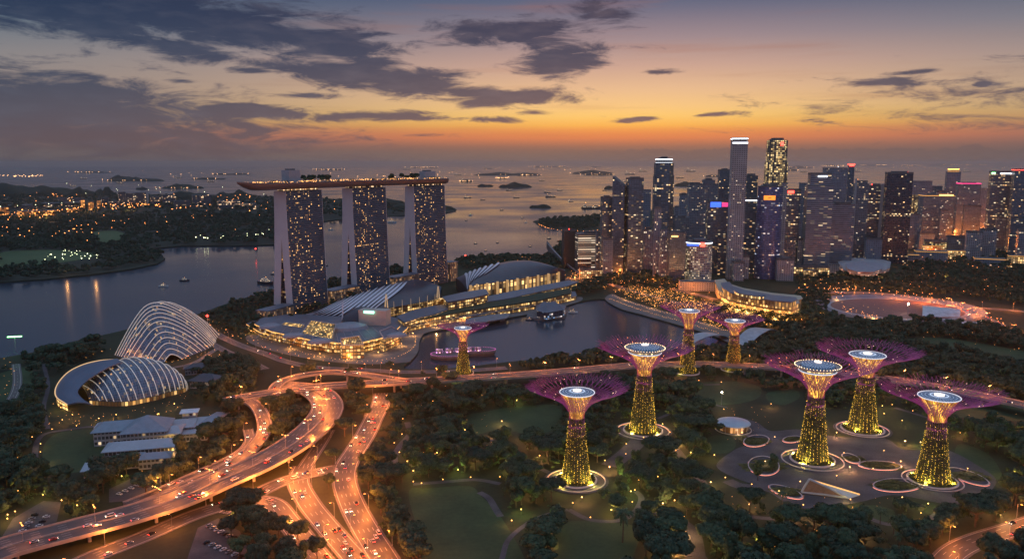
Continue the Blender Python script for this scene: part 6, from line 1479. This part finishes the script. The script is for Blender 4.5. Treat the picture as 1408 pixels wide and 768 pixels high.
for i, (a, b_, s) in enumerate([(1210, 640, 12), (1233, 667, 14), (1090, 604, 8), (1040, 606, 12), (1050, 640, 15), (1170, 630, 8), (1330, 655, 13), (1080, 676, 10)]):
    q_ = P(a, b_); o = empty('planting_bed', q_, ['oval raised planting bed between the plaza supertrees', 'long planting bed left of the rightmost supertree', 'small round planting bed behind the middle supertree', 'kidney planting bed near the round pavilion', 'large planting bed at the left side of the plaza', 'small planting bed between the middle and rear supertrees', 'planting bed right of the rightmost supertree', 'planting bed beside the folded tent roof'][i], 'planter')
    m = MB(); m.lathe([(s, .1), (s, .9), (s-.8, .9), (s-.8, .5)], 32, tuple(q_), 1.4, .8, .3*i); m.build('kerb', mat('bench_stone', (.4, .36, .38)), o)
    m = MB(); m.lathe([(s+.3, .15), (s+.3, .4)], 32, tuple(q_), 1.4, .8, .3*i); m.build('light_strip', glow('bench_strip_glow', (1, .3, .2), 2.4), o)
    V, Q = crown_arrays(90+i, 14, 500, (.3, .6), .2, 1, 1); V[:, 0] *= s*1.25; V[:, 1] *= s*.7; V[:, 2] = (V[:, 2]-.6)*2.2+.4; V += np.array(tuple(q_)) - np.array(tuple(q_)); quads_object('shrubs', V, Q, LEAFV, o); BLOCK_DISC.append((q_.x, q_.y, s))
# ================================================================== STREET LAMPS
def proto_lamp(double):
    o = empty('street_lamp', (0, 0, 0)); m = MB(); m.tube([(0, 0, 0), (0, 0, 10.5)], .17, 6, r2=.1); m.box((0, 0, .3), (.6, .6, .6)); m.build('pole', STEEL, o)
    for sg in ((-1, 1) if double else (1,)):
        m = MB(); m.tube([(0, 0, 10.3), (sg*.9, 0, 11), (sg*2.2, 0, 11.2)], .07, 5); m.build('arm', STEEL, o)
        m = MB(); m.box((sg*2.6, 0, 11.25), (1.4, .55, .22)); h = m.build('lamp_head', DARK, o); m = MB(); m.box((sg*2.6, 0, 11.02), (1.2, .6, .22)); m.build('lamp_glass', ORNG, h)
    return o
LP1, LP2 = proto_lamp(False), proto_lamp(True); lu = {1: False, 2: False}; rl = random.Random(5); NL = 0
def lampat(p_, ang, dbl, where, energy=0, col=(1, .235, .035), h=10.6):
    global NL
    pr_ = LP2 if dbl else LP1; key = 2 if dbl else 1
    if not lu[key]: lu[key] = True; o = pr_
    else: o = copy_tree(pr_)
    o.location = p_; o.rotation_euler = (0, 0, ang)
    tag(o, ('double-armed' if dbl else 'single-armed') + ' steel street lamp glowing orange ' + where, 'street lamp', 'street lamps ' + where); NL += 1
    if energy: lamp_light(Vector(p_)+Vector((math.cos(ang)*2.4*(0 if dbl else 1), math.sin(ang)*2.4*(0 if dbl else 1), h)), energy, col, .5)
def lamps(rd, every, where, energy, dbl=None, start=3, i1=None, skip=None):
    c, nn = rd['c'], rd['n']; dbl = rd['dual'] if dbl is None else dbl; side = 1
    for i in range(start, (i1 or len(c)-1), every):
        if not inframe(c[i].x, c[i].y, 60)[0]: continue
        if dbl: lampat(c[i]+Vector((0, 0, .8 if rd['dual'] else 0)), math.atan2(nn[i].y, nn[i].x), True, where, energy)
        else:
            side = -side; q_ = c[i]+nn[i]*side*(rd['w']/2+(.3 if rd['elev'] else 1)); lampat(q_, math.atan2(-nn[i].y*side, -nn[i].x*side), False, where, energy)
EN = 18000
lamps(FLY, 8, 'on the lower straight of the main flyover', EN*.55, i1=68); lamps(FLY, 7, 'on the bend of the main flyover', EN*1.7, start=71); lamps(EW, 8, 'on the straight elevated road', EN*1.8); lamps(LOOP, 8, 'on the upper slip road', EN*1.6); lamps(RAMP, 7, 'on the descending slip road', EN*1.4); lamps(RAMP2, 9, 'on the lower slip road', EN*.7)
lamps(AVE, 6, 'along the busy avenue', EN*1.8); lamps(AVE2, 6, 'along the road from the junction', EN*1.5); lamps(XR, 7, 'along the road under the flyover', EN*1.5); lamps(XR2, 5, 'at the wide junction', EN*1.9); lamps(UNDER, 5, 'under the flyover bend', EN)
lamps(MBR, 9, 'on the road before the mall', EN*.35); lamps(SE, 7, 'on the corner road at the lower right', EN*1.0); lamps(HW, 9, 'on the highway behind the oval', EN*2); lamps(HW2, 9, 'on the slip road by the oval', EN*2.2); lamps(ESPL, 12, 'on the road behind the promenade', EN*1.0); lamps(CBDR, 12, 'on the road by the striped office', EN*3)
lamps(COAST, 10, 'on the lane behind the conservatories', EN*.5)
print('lamps', NL)
# park lamps : short posts with a warm globe
def proto_park(gm):
    o = empty('garden_lamp', (0, 0, 0)); m = MB(); m.tube([(0, 0, 0), (0, 0, 3.4)], .09, 5); m.build('post', DARK, o); m = MB(); m.octa((0, 0, 3.8), .5); m.build('globe', gm, o); return o
PL = proto_park(GOLD); pl_used = False; NP = 0
def parklamp(x, y, where, energy=0, col=(1, .55, .2), z=.1):
    global pl_used, NP
    if not pl_used: pl_used = True; o = PL
    else: o = copy_tree(PL)
    o.location = (x, y, z); tag(o, 'short garden lamp with glowing globe ' + where, 'lamp', 'garden lamps ' + where); NP += 1
    if energy: lamp_light((x, y, z+4.6), energy, col, .4)
rp = random.Random(9)
PLP = [(0, 'on the path from the supertrees to the lower wood', 2500), (1, 'between the two nearest supertrees', 700), (2, 'on the wide lower path', 5500), (4, 'on the path above the big lawn', 500), (5, 'on the winding path by the avenue', 1200), (7, 'on the path round the palm lawn', 500), (9, 'on the path to the white tent', 900), (11, 'on the lowest garden path', 1000), (12, 'around the left lawn', 700), (16, 'on the path right of the plaza', 700), (18, 'behind the deck-topped supertree', 800)]
for i, wh, en in PLP:
    c = resample(PATHS[i], 22); nn = normals(c)
    for j in range(0, len(c)):
        q_ = c[j]+nn[j]*rp.choice((-1, 1))*4
        if inframe(q_.x, q_.y, 5)[0]: parklamp(q_.x, q_.y, wh, en*1.5 if j % 2 == 0 else 0)
for (a, b_) in [(1020, 600), (1065, 606), (1160, 628), (1200, 650), (1150, 660), (1240, 690), (1052, 640), (1100, 668), (1330, 650), (1215, 625)]:
    q_ = P(a, b_); parklamp(q_.x, q_.y, 'on the paved supertree plaza', 900, (1, .55, .4))
# orange pools round the supertree feet seen in the photo
for (a, b_, en) in [(742, 632, 1800), (838, 648, 1800), (800, 690, 1500), (846, 600, 1500), (940, 588, 2000), (932, 612, 1500), (955, 668, 2600), (1168, 648, 1800), (1238, 640, 1500), (1130, 585, 1300), (1150, 600, 1800), (1244, 612, 1500), (680, 600, 900), (690, 584, 900), (730, 612, 1500), (655, 626, 700), (560, 640, 900), (870, 528, 1500), (905, 735, 2500), (925, 758, 3500), (1030, 700, 900), (1275, 722, 1800), (1120, 716, 900), (1090, 712, 900), (1180, 740, 1200), (1060, 560, 700), (1320, 600, 900), (1395, 600, 1500), (1350, 520, 1200), (1190, 470, 900), (1380, 710, 2200)]:
    q_ = P(a, b_); 
    parklamp(q_.x, q_.y, 'among the garden shrubs', en*6, (1, .42, .16))
for k in range(70):
    for _ in range(30):
        a, b_ = rp.uniform(560, 1400), rp.uniform(520, 760); q_ = P(a, b_)
        if not blocked(q_.x, q_.y, 0): break
    parklamp(q_.x, q_.y, 'half hidden under the garden trees', 3200, rp.choice(((1, .6, .12), (1, .42, .14), (.8, .85, .2))))
for k in range(34):
    for _ in range(30):
        a, b_ = rp.uniform(0, 330), rp.uniform(500, 720); q_ = P(a, b_)
        if not blocked(q_.x, q_.y, 0): break
    parklamp(q_.x, q_.y, 'in the trees round the exhibition buildings', 2800, rp.choice(((1, .6, .12), (1, .4, .12))))
q_ = P(992, 556); o = empty('floodlight_mast', q_, 'bright white floodlight on a mast behind the round pavilion', 'floodlight'); m = MB(); m.tube([q_, q_+Vector((0, 0, 12))], .2, 6); m.build('pole', STEEL, o); m = MB(); m.octa((q_.x, q_.y, 12.8), .9); m.build('lamp', glow('flood_glow', (1, .9, .6), 40), o); lamp_light(q_+Vector((0, 0, 12)), 5000, (1, .85, .5), .5, o)
lamps(FARJ, 10, 'at the far junction among the right-hand towers', EN*7)
q_ = P(1248, 432); o = empty('floodlight_mast', q_, 'white floodlight on a mast inside the oval sports ground', 'floodlight'); m = MB(); m.tube([q_, q_+Vector((0, 0, 16))], .3, 6); m.build('pole', STEEL, o); m = MB(); m.octa((q_.x, q_.y, 17), 1.5); m.build('lamp', glow('flood_glow', (1, .9, .6), 40), o); lamp_light(q_+Vector((0, 0, 15)), 14000, (1, .85, .6), .5, o)
q_ = P(1314, 349); o = empty('floodlight_mast', q_, 'intense orange lamp glowing among the low blocks at the right', 'floodlight'); m = MB(); m.tube([q_, q_+Vector((0, 0, 26))], .5, 6); m.build('pole', STEEL, o); m = MB(); m.octa((q_.x, q_.y, 28), 4.5); m.build('lamp', glow('orange_flood_glow', (1, .28, .04), 6), o); lamp_light(q_+Vector((0, -8, 24)), 150000, (1, .35, .08), 1, o)
q_ = P(22, 484); o = empty('navigation_beacon', q_, 'green glowing beacon with a T-shaped head on the left shore', 'beacon'); m = MB(); m.tube([q_, q_+Vector((0, 0, 20))], .5, 6); m.build('pole', PALE, o); m = MB(); m.box((q_.x, q_.y, 20.3), (16, 3, 1), .2); m.build('lamp', GREENG, o)
for (a, b_, lb_) in [(286, 452, 'left of the hotel'), (640, 362, 'on the far shore past the hotel'), (352, 352, 'standing in the channel left of the hotel')]:
    q_ = P(a, b_, -2); o = empty('signal_mast', q_, 'slim mast with a red top light ' + lb_, 'mast'); m = MB(); m.tube([q_, q_+Vector((0, 0, 18))], .5, 5); m.build('pole', PALE, o); m = MB(); m.octa((q_.x, q_.y, q_.z+19.5), 2.2); m.build('lamp', REDG, o)
# ------------------------------------------------------------------ fairy lights and far street lights (uncountable)
rd_ = random.Random(77)
def dots(name, gens, mt, kind='stuff'):
    m = MB()
    for g_ in gens:
        for x, y, z, r in g_: m.octa((x, y, z), r*.85)
    o = m.build(name, mt); o['kind'] = kind; o['label'] = 'countless small ' + name.replace('_', ' ') + ' scattered in the dusk'; return o
def rnd_poly(poly, n, r0, r1, z0=2, z1=8, zp=0):
    n = int(n*(.6 if zp == 0 else .4))
    P_ = pp(poly, zp); xs = [a for a, _ in P_]; ys = [b_ for _, b_ in P_]; out = []; k = 0
    while len(out) < n and k < n*40:
        k += 1; X, Y = rd_.uniform(min(xs), max(xs)), rd_.uniform(min(ys), max(ys))
        if inpoly(X, Y, P_): out.append((X, Y, rd_.uniform(z0, z1)+zp*10, (r0+(r1-r0)*rd_.random()**2.5)*(1+zp*.1)))
    return out
def rnd_line(px, step, r0, r1, z=4, jit=2, zp=0):
    c = resample(catmull([P(a, b_, zp) for a, b_ in px], 8), step); return [(p_.x+rd_.uniform(-jit, jit), p_.y+rd_.uniform(-jit, jit), z+rd_.uniform(-1, 1)+zp*9, rd_.uniform(r0, r1)) for p_ in c]
W_ = 'warm_city_lights'
dots('fairy_lights', [rnd_poly([(395, 475), (470, 488), (540, 478), (575, 455), (560, 450), (520, 470), (430, 476)], 260, .2, .45, 1, 4), rnd_line([(395, 480), (440, 492), (490, 498), (540, 494), (568, 480), (572, 462)], 6, .3, .5, 2, .5), rnd_poly([(560, 452), (640, 440), (720, 426), (790, 412), (792, 408), (700, 420), (600, 436)], 360, .25, .5, 1, 5),
    rnd_line([(838, 412), (890, 430), (940, 444), (990, 460)], 5, .35, .55, 2, .5), rnd_line([(842, 408), (890, 425), (940, 439), (992, 455), (1020, 466)], 5, .35, .6, 3, 1), rnd_poly([(842, 404), (985, 455), (1098, 448), (1098, 432), (985, 422), (930, 404), (870, 398)], 2300, .35, .85, 4, 9),
    rnd_line([(262, 494), (230, 500), (190, 502)], 5, .3, .5, 2, 2), rnd_poly([(240, 500), (310, 500), (300, 480), (290, 470), (262, 500)], 60, .25, .5, 1, 5)], glow('fairy_glow', (1, .42, .09), 3.2))
dots('fairy_lights', [rnd_line([(290, 452), (330, 470), (395, 490), (480, 502), (550, 505)], 14, .3, .55, 5, 6), rnd_line([(280, 440), (310, 450), (340, 466), (380, 476)], 10, .3, .5, 5, 5), rnd_poly([(70, 560), (110, 576), (200, 566), (260, 545), (270, 560), (200, 590), (90, 600), (64, 590)], 110, .2, .42, 2, 7), rnd_poly([(100, 500), (150, 480), (300, 440), (300, 460), (170, 490)], 46, .3, .6, 4, 9),
    rnd_poly([(0, 500), (20, 500), (24, 540), (0, 560)], 26, .25, .5, 3, 7), rnd_poly([(560, 540), (700, 530), (740, 620), (640, 650), (560, 640)], 70, .15, .32, 4, 10), rnd_poly([(980, 560), (1060, 560), (1060, 600), (1000, 620)], 40, .15, .3, 1, 5), rnd_poly([(960, 690), (1300, 700), (1300, 768), (1000, 768)], 70, .13, .3, 5, 12),
    rnd_poly([(960, 510), (1100, 500), (1408, 560), (1408, 600), (1300, 590), (1240, 560)], 90, .2, .42, 4, 12), rnd_poly([(1100, 400), (1330, 455), (1408, 470), (1408, 500), (1100, 470)], 120, .3, .65, 4, 11), rnd_poly([(730, 500), (960, 500), (1100, 480), (1100, 470), (960, 484)], 60, .25, .5, 5, 11), rnd_poly([(0, 600), (60, 560), (60, 700), (0, 730)], 30, .15, .35, 4, 10), rnd_poly([(250, 560), (310, 560), (300, 620), (200, 680), (180, 660)], 30, .15, .35, 4, 10)], glow('fairy_glow', (1, .42, .09), 3.2))
dots('downtown_street_lights', [rnd_poly([(780, 384), (935, 378), (940, 404), (800, 404)], 170, .45, .8, 5, 12), rnd_poly([(1090, 384), (1408, 374), (1440, 410), (1300, 412), (1100, 400)], 140, .45, .9, 5, 12), rnd_poly([(1240, 340), (1408, 350), (1408, 376), (1230, 378)], 130, .6, 1.1, 5, 14), rnd_line([(1340, 400), (1408, 396)], 14, .8, 1.2, 9, 6), rnd_line([(1100, 402), (1200, 405), (1262, 412), (1312, 424), (1392, 458)], 12, .6, 1.0, 9, 6), rnd_line([(740, 310), (760, 317), (800, 320), (830, 318)], 22, 1, 1.6, 6, 4), rnd_line([(1180, 408), (1240, 412), (1300, 424)], 9, .5, .9, 8, 6),
    rnd_poly([(770, 376), (840, 374), (860, 384), (800, 388), (750, 386)], 120, .5, .9, 4, 9), rnd_poly([(640, 356), (745, 356), (745, 364), (640, 368)], 30, .5, .8, 4, 12), rnd_poly([(1150, 430), (1240, 452), (1220, 444), (1160, 424)], 60, .5, .9, 3, 8), rnd_poly([(1130, 402), (1180, 398), (1160, 412)], 40, .6, 1, 4, 9)], glow('street_glow', (1, .34, .07), 4))
dots('far_shore_lights', [rnd_poly([(0, 298), (110, 294), (140, 290), (90, 304), (0, 310)], 60, 1.4, 2.6, 6, 18, 1), rnd_poly([(130, 286), (220, 284), (230, 290), (140, 294)], 90, 1.6, 3.2, 6, 20, 1), rnd_poly([(0, 316), (40, 318), (200, 306), (205, 318), (110, 334), (0, 334)], 70, .9, 1.9, 6, 14, 1), rnd_poly([(205, 286), (440, 276), (600, 290), (440, 300), (210, 300)], 80, 1.2, 2.4, 6, 20, 1), rnd_poly([(0, 300), (420, 300), (400, 320), (200, 336), (0, 345)], 70, .8, 1.7, 6, 14, 1),
    rnd_line([(27, 294), (75, 295), (112, 290)], 30, 2, 3.4, 12, 12, 1), rnd_line([(160, 286), (185, 285), (214, 287)], 26, 1.6, 3, 12, 14, 1), rnd_line([(236, 292), (262, 288), (290, 287)], 36, 1.5, 2.6, 8, 10, 1), rnd_poly([(0, 274), (340, 276), (340, 284), (0, 284)], 80, 1.5, 3.2, 10, 40, 1), rnd_poly([(296, 274), (345, 274), (345, 286), (296, 286)], 30, 2, 3.4, 8, 25, 1)], glow('shore_glow_orange', (1, .32, .07), 8))
dots('far_shore_lights', [rnd_poly([(74, 356), (90, 353), (140, 357), (146, 364), (90, 370), (45, 373)], 80, .7, 1.6, 4, 12, 1), rnd_poly([(262, 330), (310, 326), (312, 334), (262, 336)], 20, 1, 2, 4, 10, 1), rnd_poly([(338, 326), (372, 322), (376, 330), (340, 336)], 20, 1, 2, 4, 10, 1), rnd_line([(4, 290), (50, 287), (110, 283)], 90, 1.6, 2.8, 14, 10, 1), rnd_poly([(60, 262), (400, 270), (400, 280), (60, 280)], 40, 1.5, 2.6, 20, 60, 1)], glow('shore_glow_pale', (.95, 1, .55), 6))
isl_l = []
for (a, b_, c_, d_) in isl:
    if d_ < 262 and (a, b_) not in ((686, 730), (655, 677), (184, 200), (830, 850)): isl_l.append(rnd_line([(a+2, d_-.2), ((a+b_)/2, d_+.2), (b_-2, d_-.2)], (b_-a)/F*P(a, d_).y/rd_.choice((3, 5, 8)), .00035*P(a, d_).y, .0006*P(a, d_).y, .0012*P(a, d_).y, .006*P(a, d_).y))
isl_l.append([(*P(rd_.uniform(90, 700), rd_.uniform(231, 247))[:2], 12, rd_.uniform(5, 9)) for _ in range(34)]); isl_l.append([(*P(rd_.uniform(620, 860), rd_.uniform(227.5, 234))[:2], 14, rd_.uniform(8, 14)) for _ in range(30)]); isl_l.append([(*P(rd_.uniform(1080, 1400), rd_.uniform(227.5, 232))[:2], 14, rd_.uniform(9, 16)) for _ in range(34)])
isl_l.append([(*P(rd_.uniform(0, 60), rd_.uniform(250, 254))[:2], 90, rd_.uniform(4, 7)) for _ in range(28)])
dots('anchorage_lights', isl_l, glow('sea_light_glow', (1, .5, .2), 5))
# light under the mall and quays
for (a, b_, en) in [(400, 480, 9000), (440, 490, 9000), (480, 494, 9000), (520, 488, 9000), (552, 476, 9000), (568, 462, 7000), (600, 450, 9000), (640, 442, 9000), (690, 432, 9000), (735, 424, 9000), (780, 412, 9000), (640, 430, 12000), (560, 440, 5000), (345, 458, 6000), (860, 412, 7500), (900, 424, 7500), (940, 434, 7500), (980, 446, 7500), (1020, 452, 7500), (1060, 446, 7500), (1090, 440, 7500), (900, 404, 7500), (950, 412, 7500),
    (280, 500, 5000), (160, 575, 2500), (100, 575, 2500), (240, 560, 2500), (790, 384, 7500), (820, 380, 7500), (1150, 412, 7500), (1200, 440, 12000), (1260, 450, 9000), (1175, 392, 7500), (1240, 386, 7500), (1300, 384, 12000), (1370, 400, 7500), (90, 362, 7500), (130, 362, 7500), (60, 296, 120000), (125, 290, 200000), (180, 288, 120000), (1310, 338, 90000), (1290, 346, 60000), (40, 294, 150000)]:
    if b_ > 375: q_ = P(a, b_); parklamp(q_.x, q_.y, 'along the quays and downtown streets', en, (1, .45, .13))
    else: lamp_light(P(a, b_, 25), en, (1, .45, .14), 1.0, name='area_light')
# ================================================================== CARS
def proto_car(mt, van=False, off=False):
    o = empty('car', (0, 0, 0)); L_, W2, hh = (4.5, .9, 1.0) if not van else (5.6, 1.0, 1.6)
    m = MB()
    m.box((0, 0, .35+.3), (L_, W2*2, .6)); m.box((0, 0, 1.0), (L_*.98, W2*1.9, .12)); m.build('body', mt, o)
    m = MB(); m.box((-.2 if not van else -.3, 0, 1.06+hh*.3), (L_*(.52 if not van else .8), W2*1.75, hh*.58), top=.82); m.build('cabin', mat('car_window', (.02, .022, .03), .1), o)
    m = MB(); m.box((-.2 if not van else -.3, 0, 1.08+hh*.6), (L_*(.4 if not van else .68), W2*1.42, .06)); m.build('roof', mt, o)
    for x in (-L_*.32, L_*.32):
        for y in (-W2, W2): m = MB(); m.tube([(x, y-.1, .34), (x, y+.1, .34)], .34, 10); m.build('wheel', mat('tyre', (.02, .02, .02), .9), o)
    for y in (-W2*.7, W2*.7):
        m = MB(); m.box((L_/2+.04, y, .72), (.1, .5, .28)); m.build('headlight', glow('headlight_glow', (1, .85, .6), 12) if not off else mat('lamp_lens', (.5, .5, .5), .2), o)
        m = MB(); m.box((-L_/2-.04, y, .8), (.1, .55, .26)); m.build('tail_light', glow('taillight_glow', (1, .04, .02), 9) if not off else mat('tail_lens', (.2, .02, .02), .3), o)
    return o
cm = [mat('car_paint_white', (.7, .7, .7), .3, .1), mat('car_paint_silver', (.4, .41, .42), .3, .5), mat('car_paint_black', (.02, .02, .02), .2, .2), mat('car_paint_red', (.35, .03, .02), .3), mat('car_paint_blue', (.03, .06, .25), .3)]
CN = ['white car', 'silver car', 'black car', 'red car', 'blue car', 'white van']
cars = [proto_car(m_) for m_ in cm] + [proto_car(cm[0], True)]; cars += [proto_car(cm[0], off=True), proto_car(cm[1], off=True), proto_car(cm[2], off=True)]; CN += ['white car', 'silver car', 'black car']; cu = [False]*9; NC = 0; rc = random.Random(8)
def carat(p_, ang, where):
    global NC
    i = rc.choice((0, 0, 1, 1, 2, 2, 3, 4, 5)) if not where.startswith('PARK') else rc.choice((6, 7, 8))
    if not cu[i]: cu[i] = True; o = cars[i]
    else: o = copy_tree(cars[i])
    o.location = p_; o.rotation_euler = (0, 0, ang); pk_ = where.startswith('PARK'); tag(o, CN[i] + (' parked in a row in ' + where[4:] if pk_ else ' with its lights on driving ' + where), 'car', CN[i] + ('s parked in ' + where[4:] if pk_ else 's driving ' + where)); NC += 1
def traffic(rd, n, where, jam=None):
    c, nn, w_, lw, nl = rd['c'], rd['n'], rd['w'], rd['lw'], rd['lanes']; usedp = []; k = 0; got = 0
    while got < n and k < n*40:
        k += 1; i = rc.randrange(2, len(c)-3); ln = rc.randrange(nl)
        if (i, ln) in usedp or (i+1, ln) in usedp or (i-1, ln) in usedp: continue
        p_ = c[i]
        if not inframe(p_.x, p_.y, -4)[0]: continue
        off_ = -w_/2+.7+lw*(ln+.5); fwd = -1 if (off_ > 0) else 1
        d = (c[i+1]-c[i-1]).normalized(); ang = math.atan2(d.y, d.x) + (0 if fwd > 0 else math.pi)
        q_ = p_+nn[i]*off_; carat((q_.x, q_.y, q_.z+.04), ang, where); usedp.append((i, ln)); got += 1
traffic(FLY, 36, 'on the main curving flyover'); traffic(EW, 24, 'on the straight elevated road'); traffic(LOOP, 7, 'on the upper slip road'); traffic(RAMP, 16, 'on the descending slip road'); traffic(RAMP2, 7, 'on the lower slip road'); traffic(AVE, 30, 'along the busy avenue'); traffic(AVE2, 15, 'along the road from the junction'); traffic(XR2, 12, 'through the wide junction'); traffic(XR, 14, 'under the flyover')
traffic(SE, 5, 'on the corner road at the lower right'); traffic(HW, 36, 'on the highway behind the oval'); traffic(MBR, 9, 'on the road before the mall')
for (x0, y0, x1, y1, n_, wh) in [(20, 745, 50, 706, 7, 'the lower left yard'), (36, 748, 66, 708, 6, 'the lower left yard'), (285, 722, 330, 745, 8, 'the paved yard by the roundabout grove'), (280, 745, 335, 768, 7, 'the paved yard by the roundabout grove'), (160, 682, 200, 662, 5, 'the small yard behind the exhibition group'), (345, 650, 352, 690, 0, '')]:
    a, b_ = P(x0, y0), P(x1, y1)
    for k in range(n_):
        q_ = a.lerp(b_, (k+.5)/n_); carat((q_.x, q_.y, .15), math.atan2(b_.y-a.y, b_.x-a.x)+1.57, 'PARK'+wh)
print('cars', NC, 'parklamps', NP)
# ================================================================== BOATS AND SHIPS
def hullmesh(L_, W2, D, bow=.35):
    m = MB(); n_ = 12; sec = []
    for i in range(n_+1):
        t = i/n_; x = -L_/2 + L_*t; w_ = W2*(1 if t < 1-bow else math.sqrt(max(.0, 1-((t-(1-bow))/bow)**2))*1.0); w_ = max(w_, .03)*(.85+.15*min(1, t*5)); sh = D*(1+.25*max(0, (t-.7)/.3))
        sec.append([Vector((x, -w_, sh)), Vector((x, -w_*.8, 0)), Vector((x, w_*.8, 0)), Vector((x, w_, sh))])
    for a, b_ in zip(sec[:-1], sec[1:]):
        for k in range(3): m.face([a[k], b_[k], b_[k+1], a[k+1]])
        m.face([a[0]+Vector((0, 0, -.1*D)), a[3]+Vector((0, 0, -.1*D)), b_[3]+Vector((0, 0, -.1*D)), b_[0]+Vector((0, 0, -.1*D))])
    m.face(sec[0]); return m
HB, HW_ = mat('boat_hull_dark', (.03, .035, .045), .4), mat('boat_hull_white', (.6, .6, .6), .4)
def boat(px, py, Lpx, kind, label, rz=None, lamp=GOLD):
    c = P(px, py, -2); L_ = Lpx/F*depthof(c); rz = rz if rz is not None else rc.uniform(-.4, .4)
    o = empty('boat' if kind != 'ship' else 'cargo_ship', (0, 0, 0), label, 'boat' if kind != 'ship' else 'ship', None)
    W2 = L_*(.14 if kind == 'ship' else .19); D = L_*(.075 if kind == 'ship' else .12)
    hullmesh(L_, W2, D).build('hull', HW_ if kind == 'white' else HB, o)
    m = MB()
    if kind == 'ship': m.box((-L_*.36, 0, D+L_*.06), (L_*.12, W2*1.6, L_*.13)); m.box((L_*.05, 0, D+L_*.012), (L_*.55, W2*1.5, L_*.03)); m.build('superstructure', facade('ship_house', (.1, .1, .1), (.3, .3, .3), 3, 3, .5, (1, .6, .3), (1, .8, .5), 2.5), o)
    else: m.box((-L_*.06, 0, D+L_*.06), (L_*.5, W2*1.3, L_*.11), top=.85); m.box((-L_*.1, 0, D+L_*.14), (L_*.28, W2*1.0, L_*.06), top=.85); m.build('cabin', facade('boat_cabin', (.2, .12, .06), (.5, .48, .45), 1.8, 2, .6, (1, .6, .3), (1, .8, .5), 1.5), o)
    m = MB(); m.tube([(-L_*.3 if kind == 'ship' else 0, 0, D), (-L_*.3 if kind == 'ship' else 0, 0, D+L_*.24)], L_*.008+.05, 5); m.build('mast', STEEL, o)
    m = MB(); m.octa((-L_*.3 if kind == 'ship' else 0, 0, D+L_*.25), max(.4, L_*.02)); m.build('lamp', lamp, o)
    if kind == 'ship': m = MB(); m.octa((L_*.42, 0, D+L_*.08), L_*.018); m.octa((L_*.1, 0, D+L_*.07), L_*.014); m.build('deck_lamp', lamp, o)
    o.location = c; o.rotation_euler = (0, 0, rz); return o
boat(225, 394, 13, 'white', 'white motor launch crossing the channel below the left bank'); boat(254, 386, 13, 'dark', 'dark low boat just above the white launch in the channel'); boat(366, 390, 26, 'dark', 'dark ferry with a canopy moored left of the hotel towers', -.5)
boat(455, 316, 7, 'white', 'small ferry with lights between the first and second towers'); boat(539, 306, 12, 'white', 'white passenger ferry between the second and third towers'); boat(448, 365, 7, 'dark', 'dark boat touching the right side of the first tower'); boat(376, 377, 8, 'dark', 'little dark boat left of the first tower')
boat(643, 272, 11, 'ship', 'small freighter right of the farthest tower top'); boat(647, 296, 6, 'white', 'motor boat with a green lamp trailing a wake', .4, GREENG); boat(641, 303, 4, 'dark', 'tiny dark boat behind the green-lamped one'); boat(690, 289, 5, 'dark', 'tiny dark boat in the middle of the open water'); boat(664, 275, 7, 'ship', 'dim freighter left of the two-part barge'); boat(710, 272, 9, 'ship', 'low barge with two blocks on its deck')
boat(757, 271, 14, 'ship', 'dark freighter above the flat wooded islet'); boat(753, 265, 10, 'ship', 'row-like dark barge behind the freighter'); boat(785, 277, 8, 'ship', 'brightly lit small ship left of the apartment towers', None, WARMW); boat(813, 287, 26, 'ship', 'long pale lit ship beside the apartment towers', 0.1); boat(718, 300, 4, 'dark', 'first of two little boats making a curved wake'); boat(723, 306, 4, 'white', 'second of two little boats making a curved wake'); boat(755, 328, 6, 'dark', 'dark boat near the windowless office block')
boat(654, 335, 5, 'dark', 'dark boat off the shore behind the farther hall'); boat(684, 334, 4, 'dark', 'small dark boat right of its twin off the shore'); boat(729, 339, 4, 'dark', 'very small boat close to the far shore'); boat(668, 345, 4, 'dark', 'small buoy boat near the shore behind the farther hall')
boat(788, 430, 13, 'white', 'lit tour boat beside the floating pavilion', .1); boat(728, 440, 10, 'dark', 'dark mooring barge left of the floating pavilion')
fs = [(640, 249, 12), (630, 241, 10), (700, 262, 9), (770, 262, 8), (832, 262, 7), (866, 240, 14), (884, 236, 12), (905, 240, 10), (935, 245, 10), (950, 236, 14), (1000, 232, 10), (745, 249, 8), (610, 246, 9), (100, 256, 8), (165, 252, 10), (290, 250, 9), (115, 246, 9), (245, 245, 8), (1105, 237, 10), (1180, 236, 10), (1330, 236, 12), (860, 250, 7), (672, 232, 12), (820, 230, 12), (560, 233, 10)]
for i, (a, b_, l_) in enumerate(fs): o = boat(a, b_, l_, 'ship', 'distant anchored ship, a lit speck on the hazy sea', None, WARMW); o['group'] = 'ships anchored far out in the strait'
for b_ in bpy.data.objects:
    if b_.type == 'EMPTY' and b_.parent is None and 'category' not in b_ and 'kind' not in b_: print('UNTAGGED', b_.name, len(b_.children))
for a_, used in [(KINDS_T[k], used_t[k]) for k in KINDS_T] + [(LP1, lu[1]), (LP2, lu[2])] + list(zip(cars, cu)):
    if not used:
        for c_ in list(a_.children_recursive): bpy.data.objects.remove(c_)
        bpy.data.objects.remove(a_)

# each lone label must single out one thing : look-alikes of a kind share a label only inside one group
seen_l = {}
for o_ in bpy.data.objects:
    if o_.parent is None and 'category' in o_: seen_l.setdefault(o_['label'], []).append(o_)
for l_, os_ in seen_l.items():
    if len(os_) > 1 and len({o_.get('group') for o_ in os_} ) != 1 or (len(os_) > 1 and not os_[0].get('group')): print('DUP', l_, len(os_))
    if len(l_.split()) > 16: print('LONG', l_)
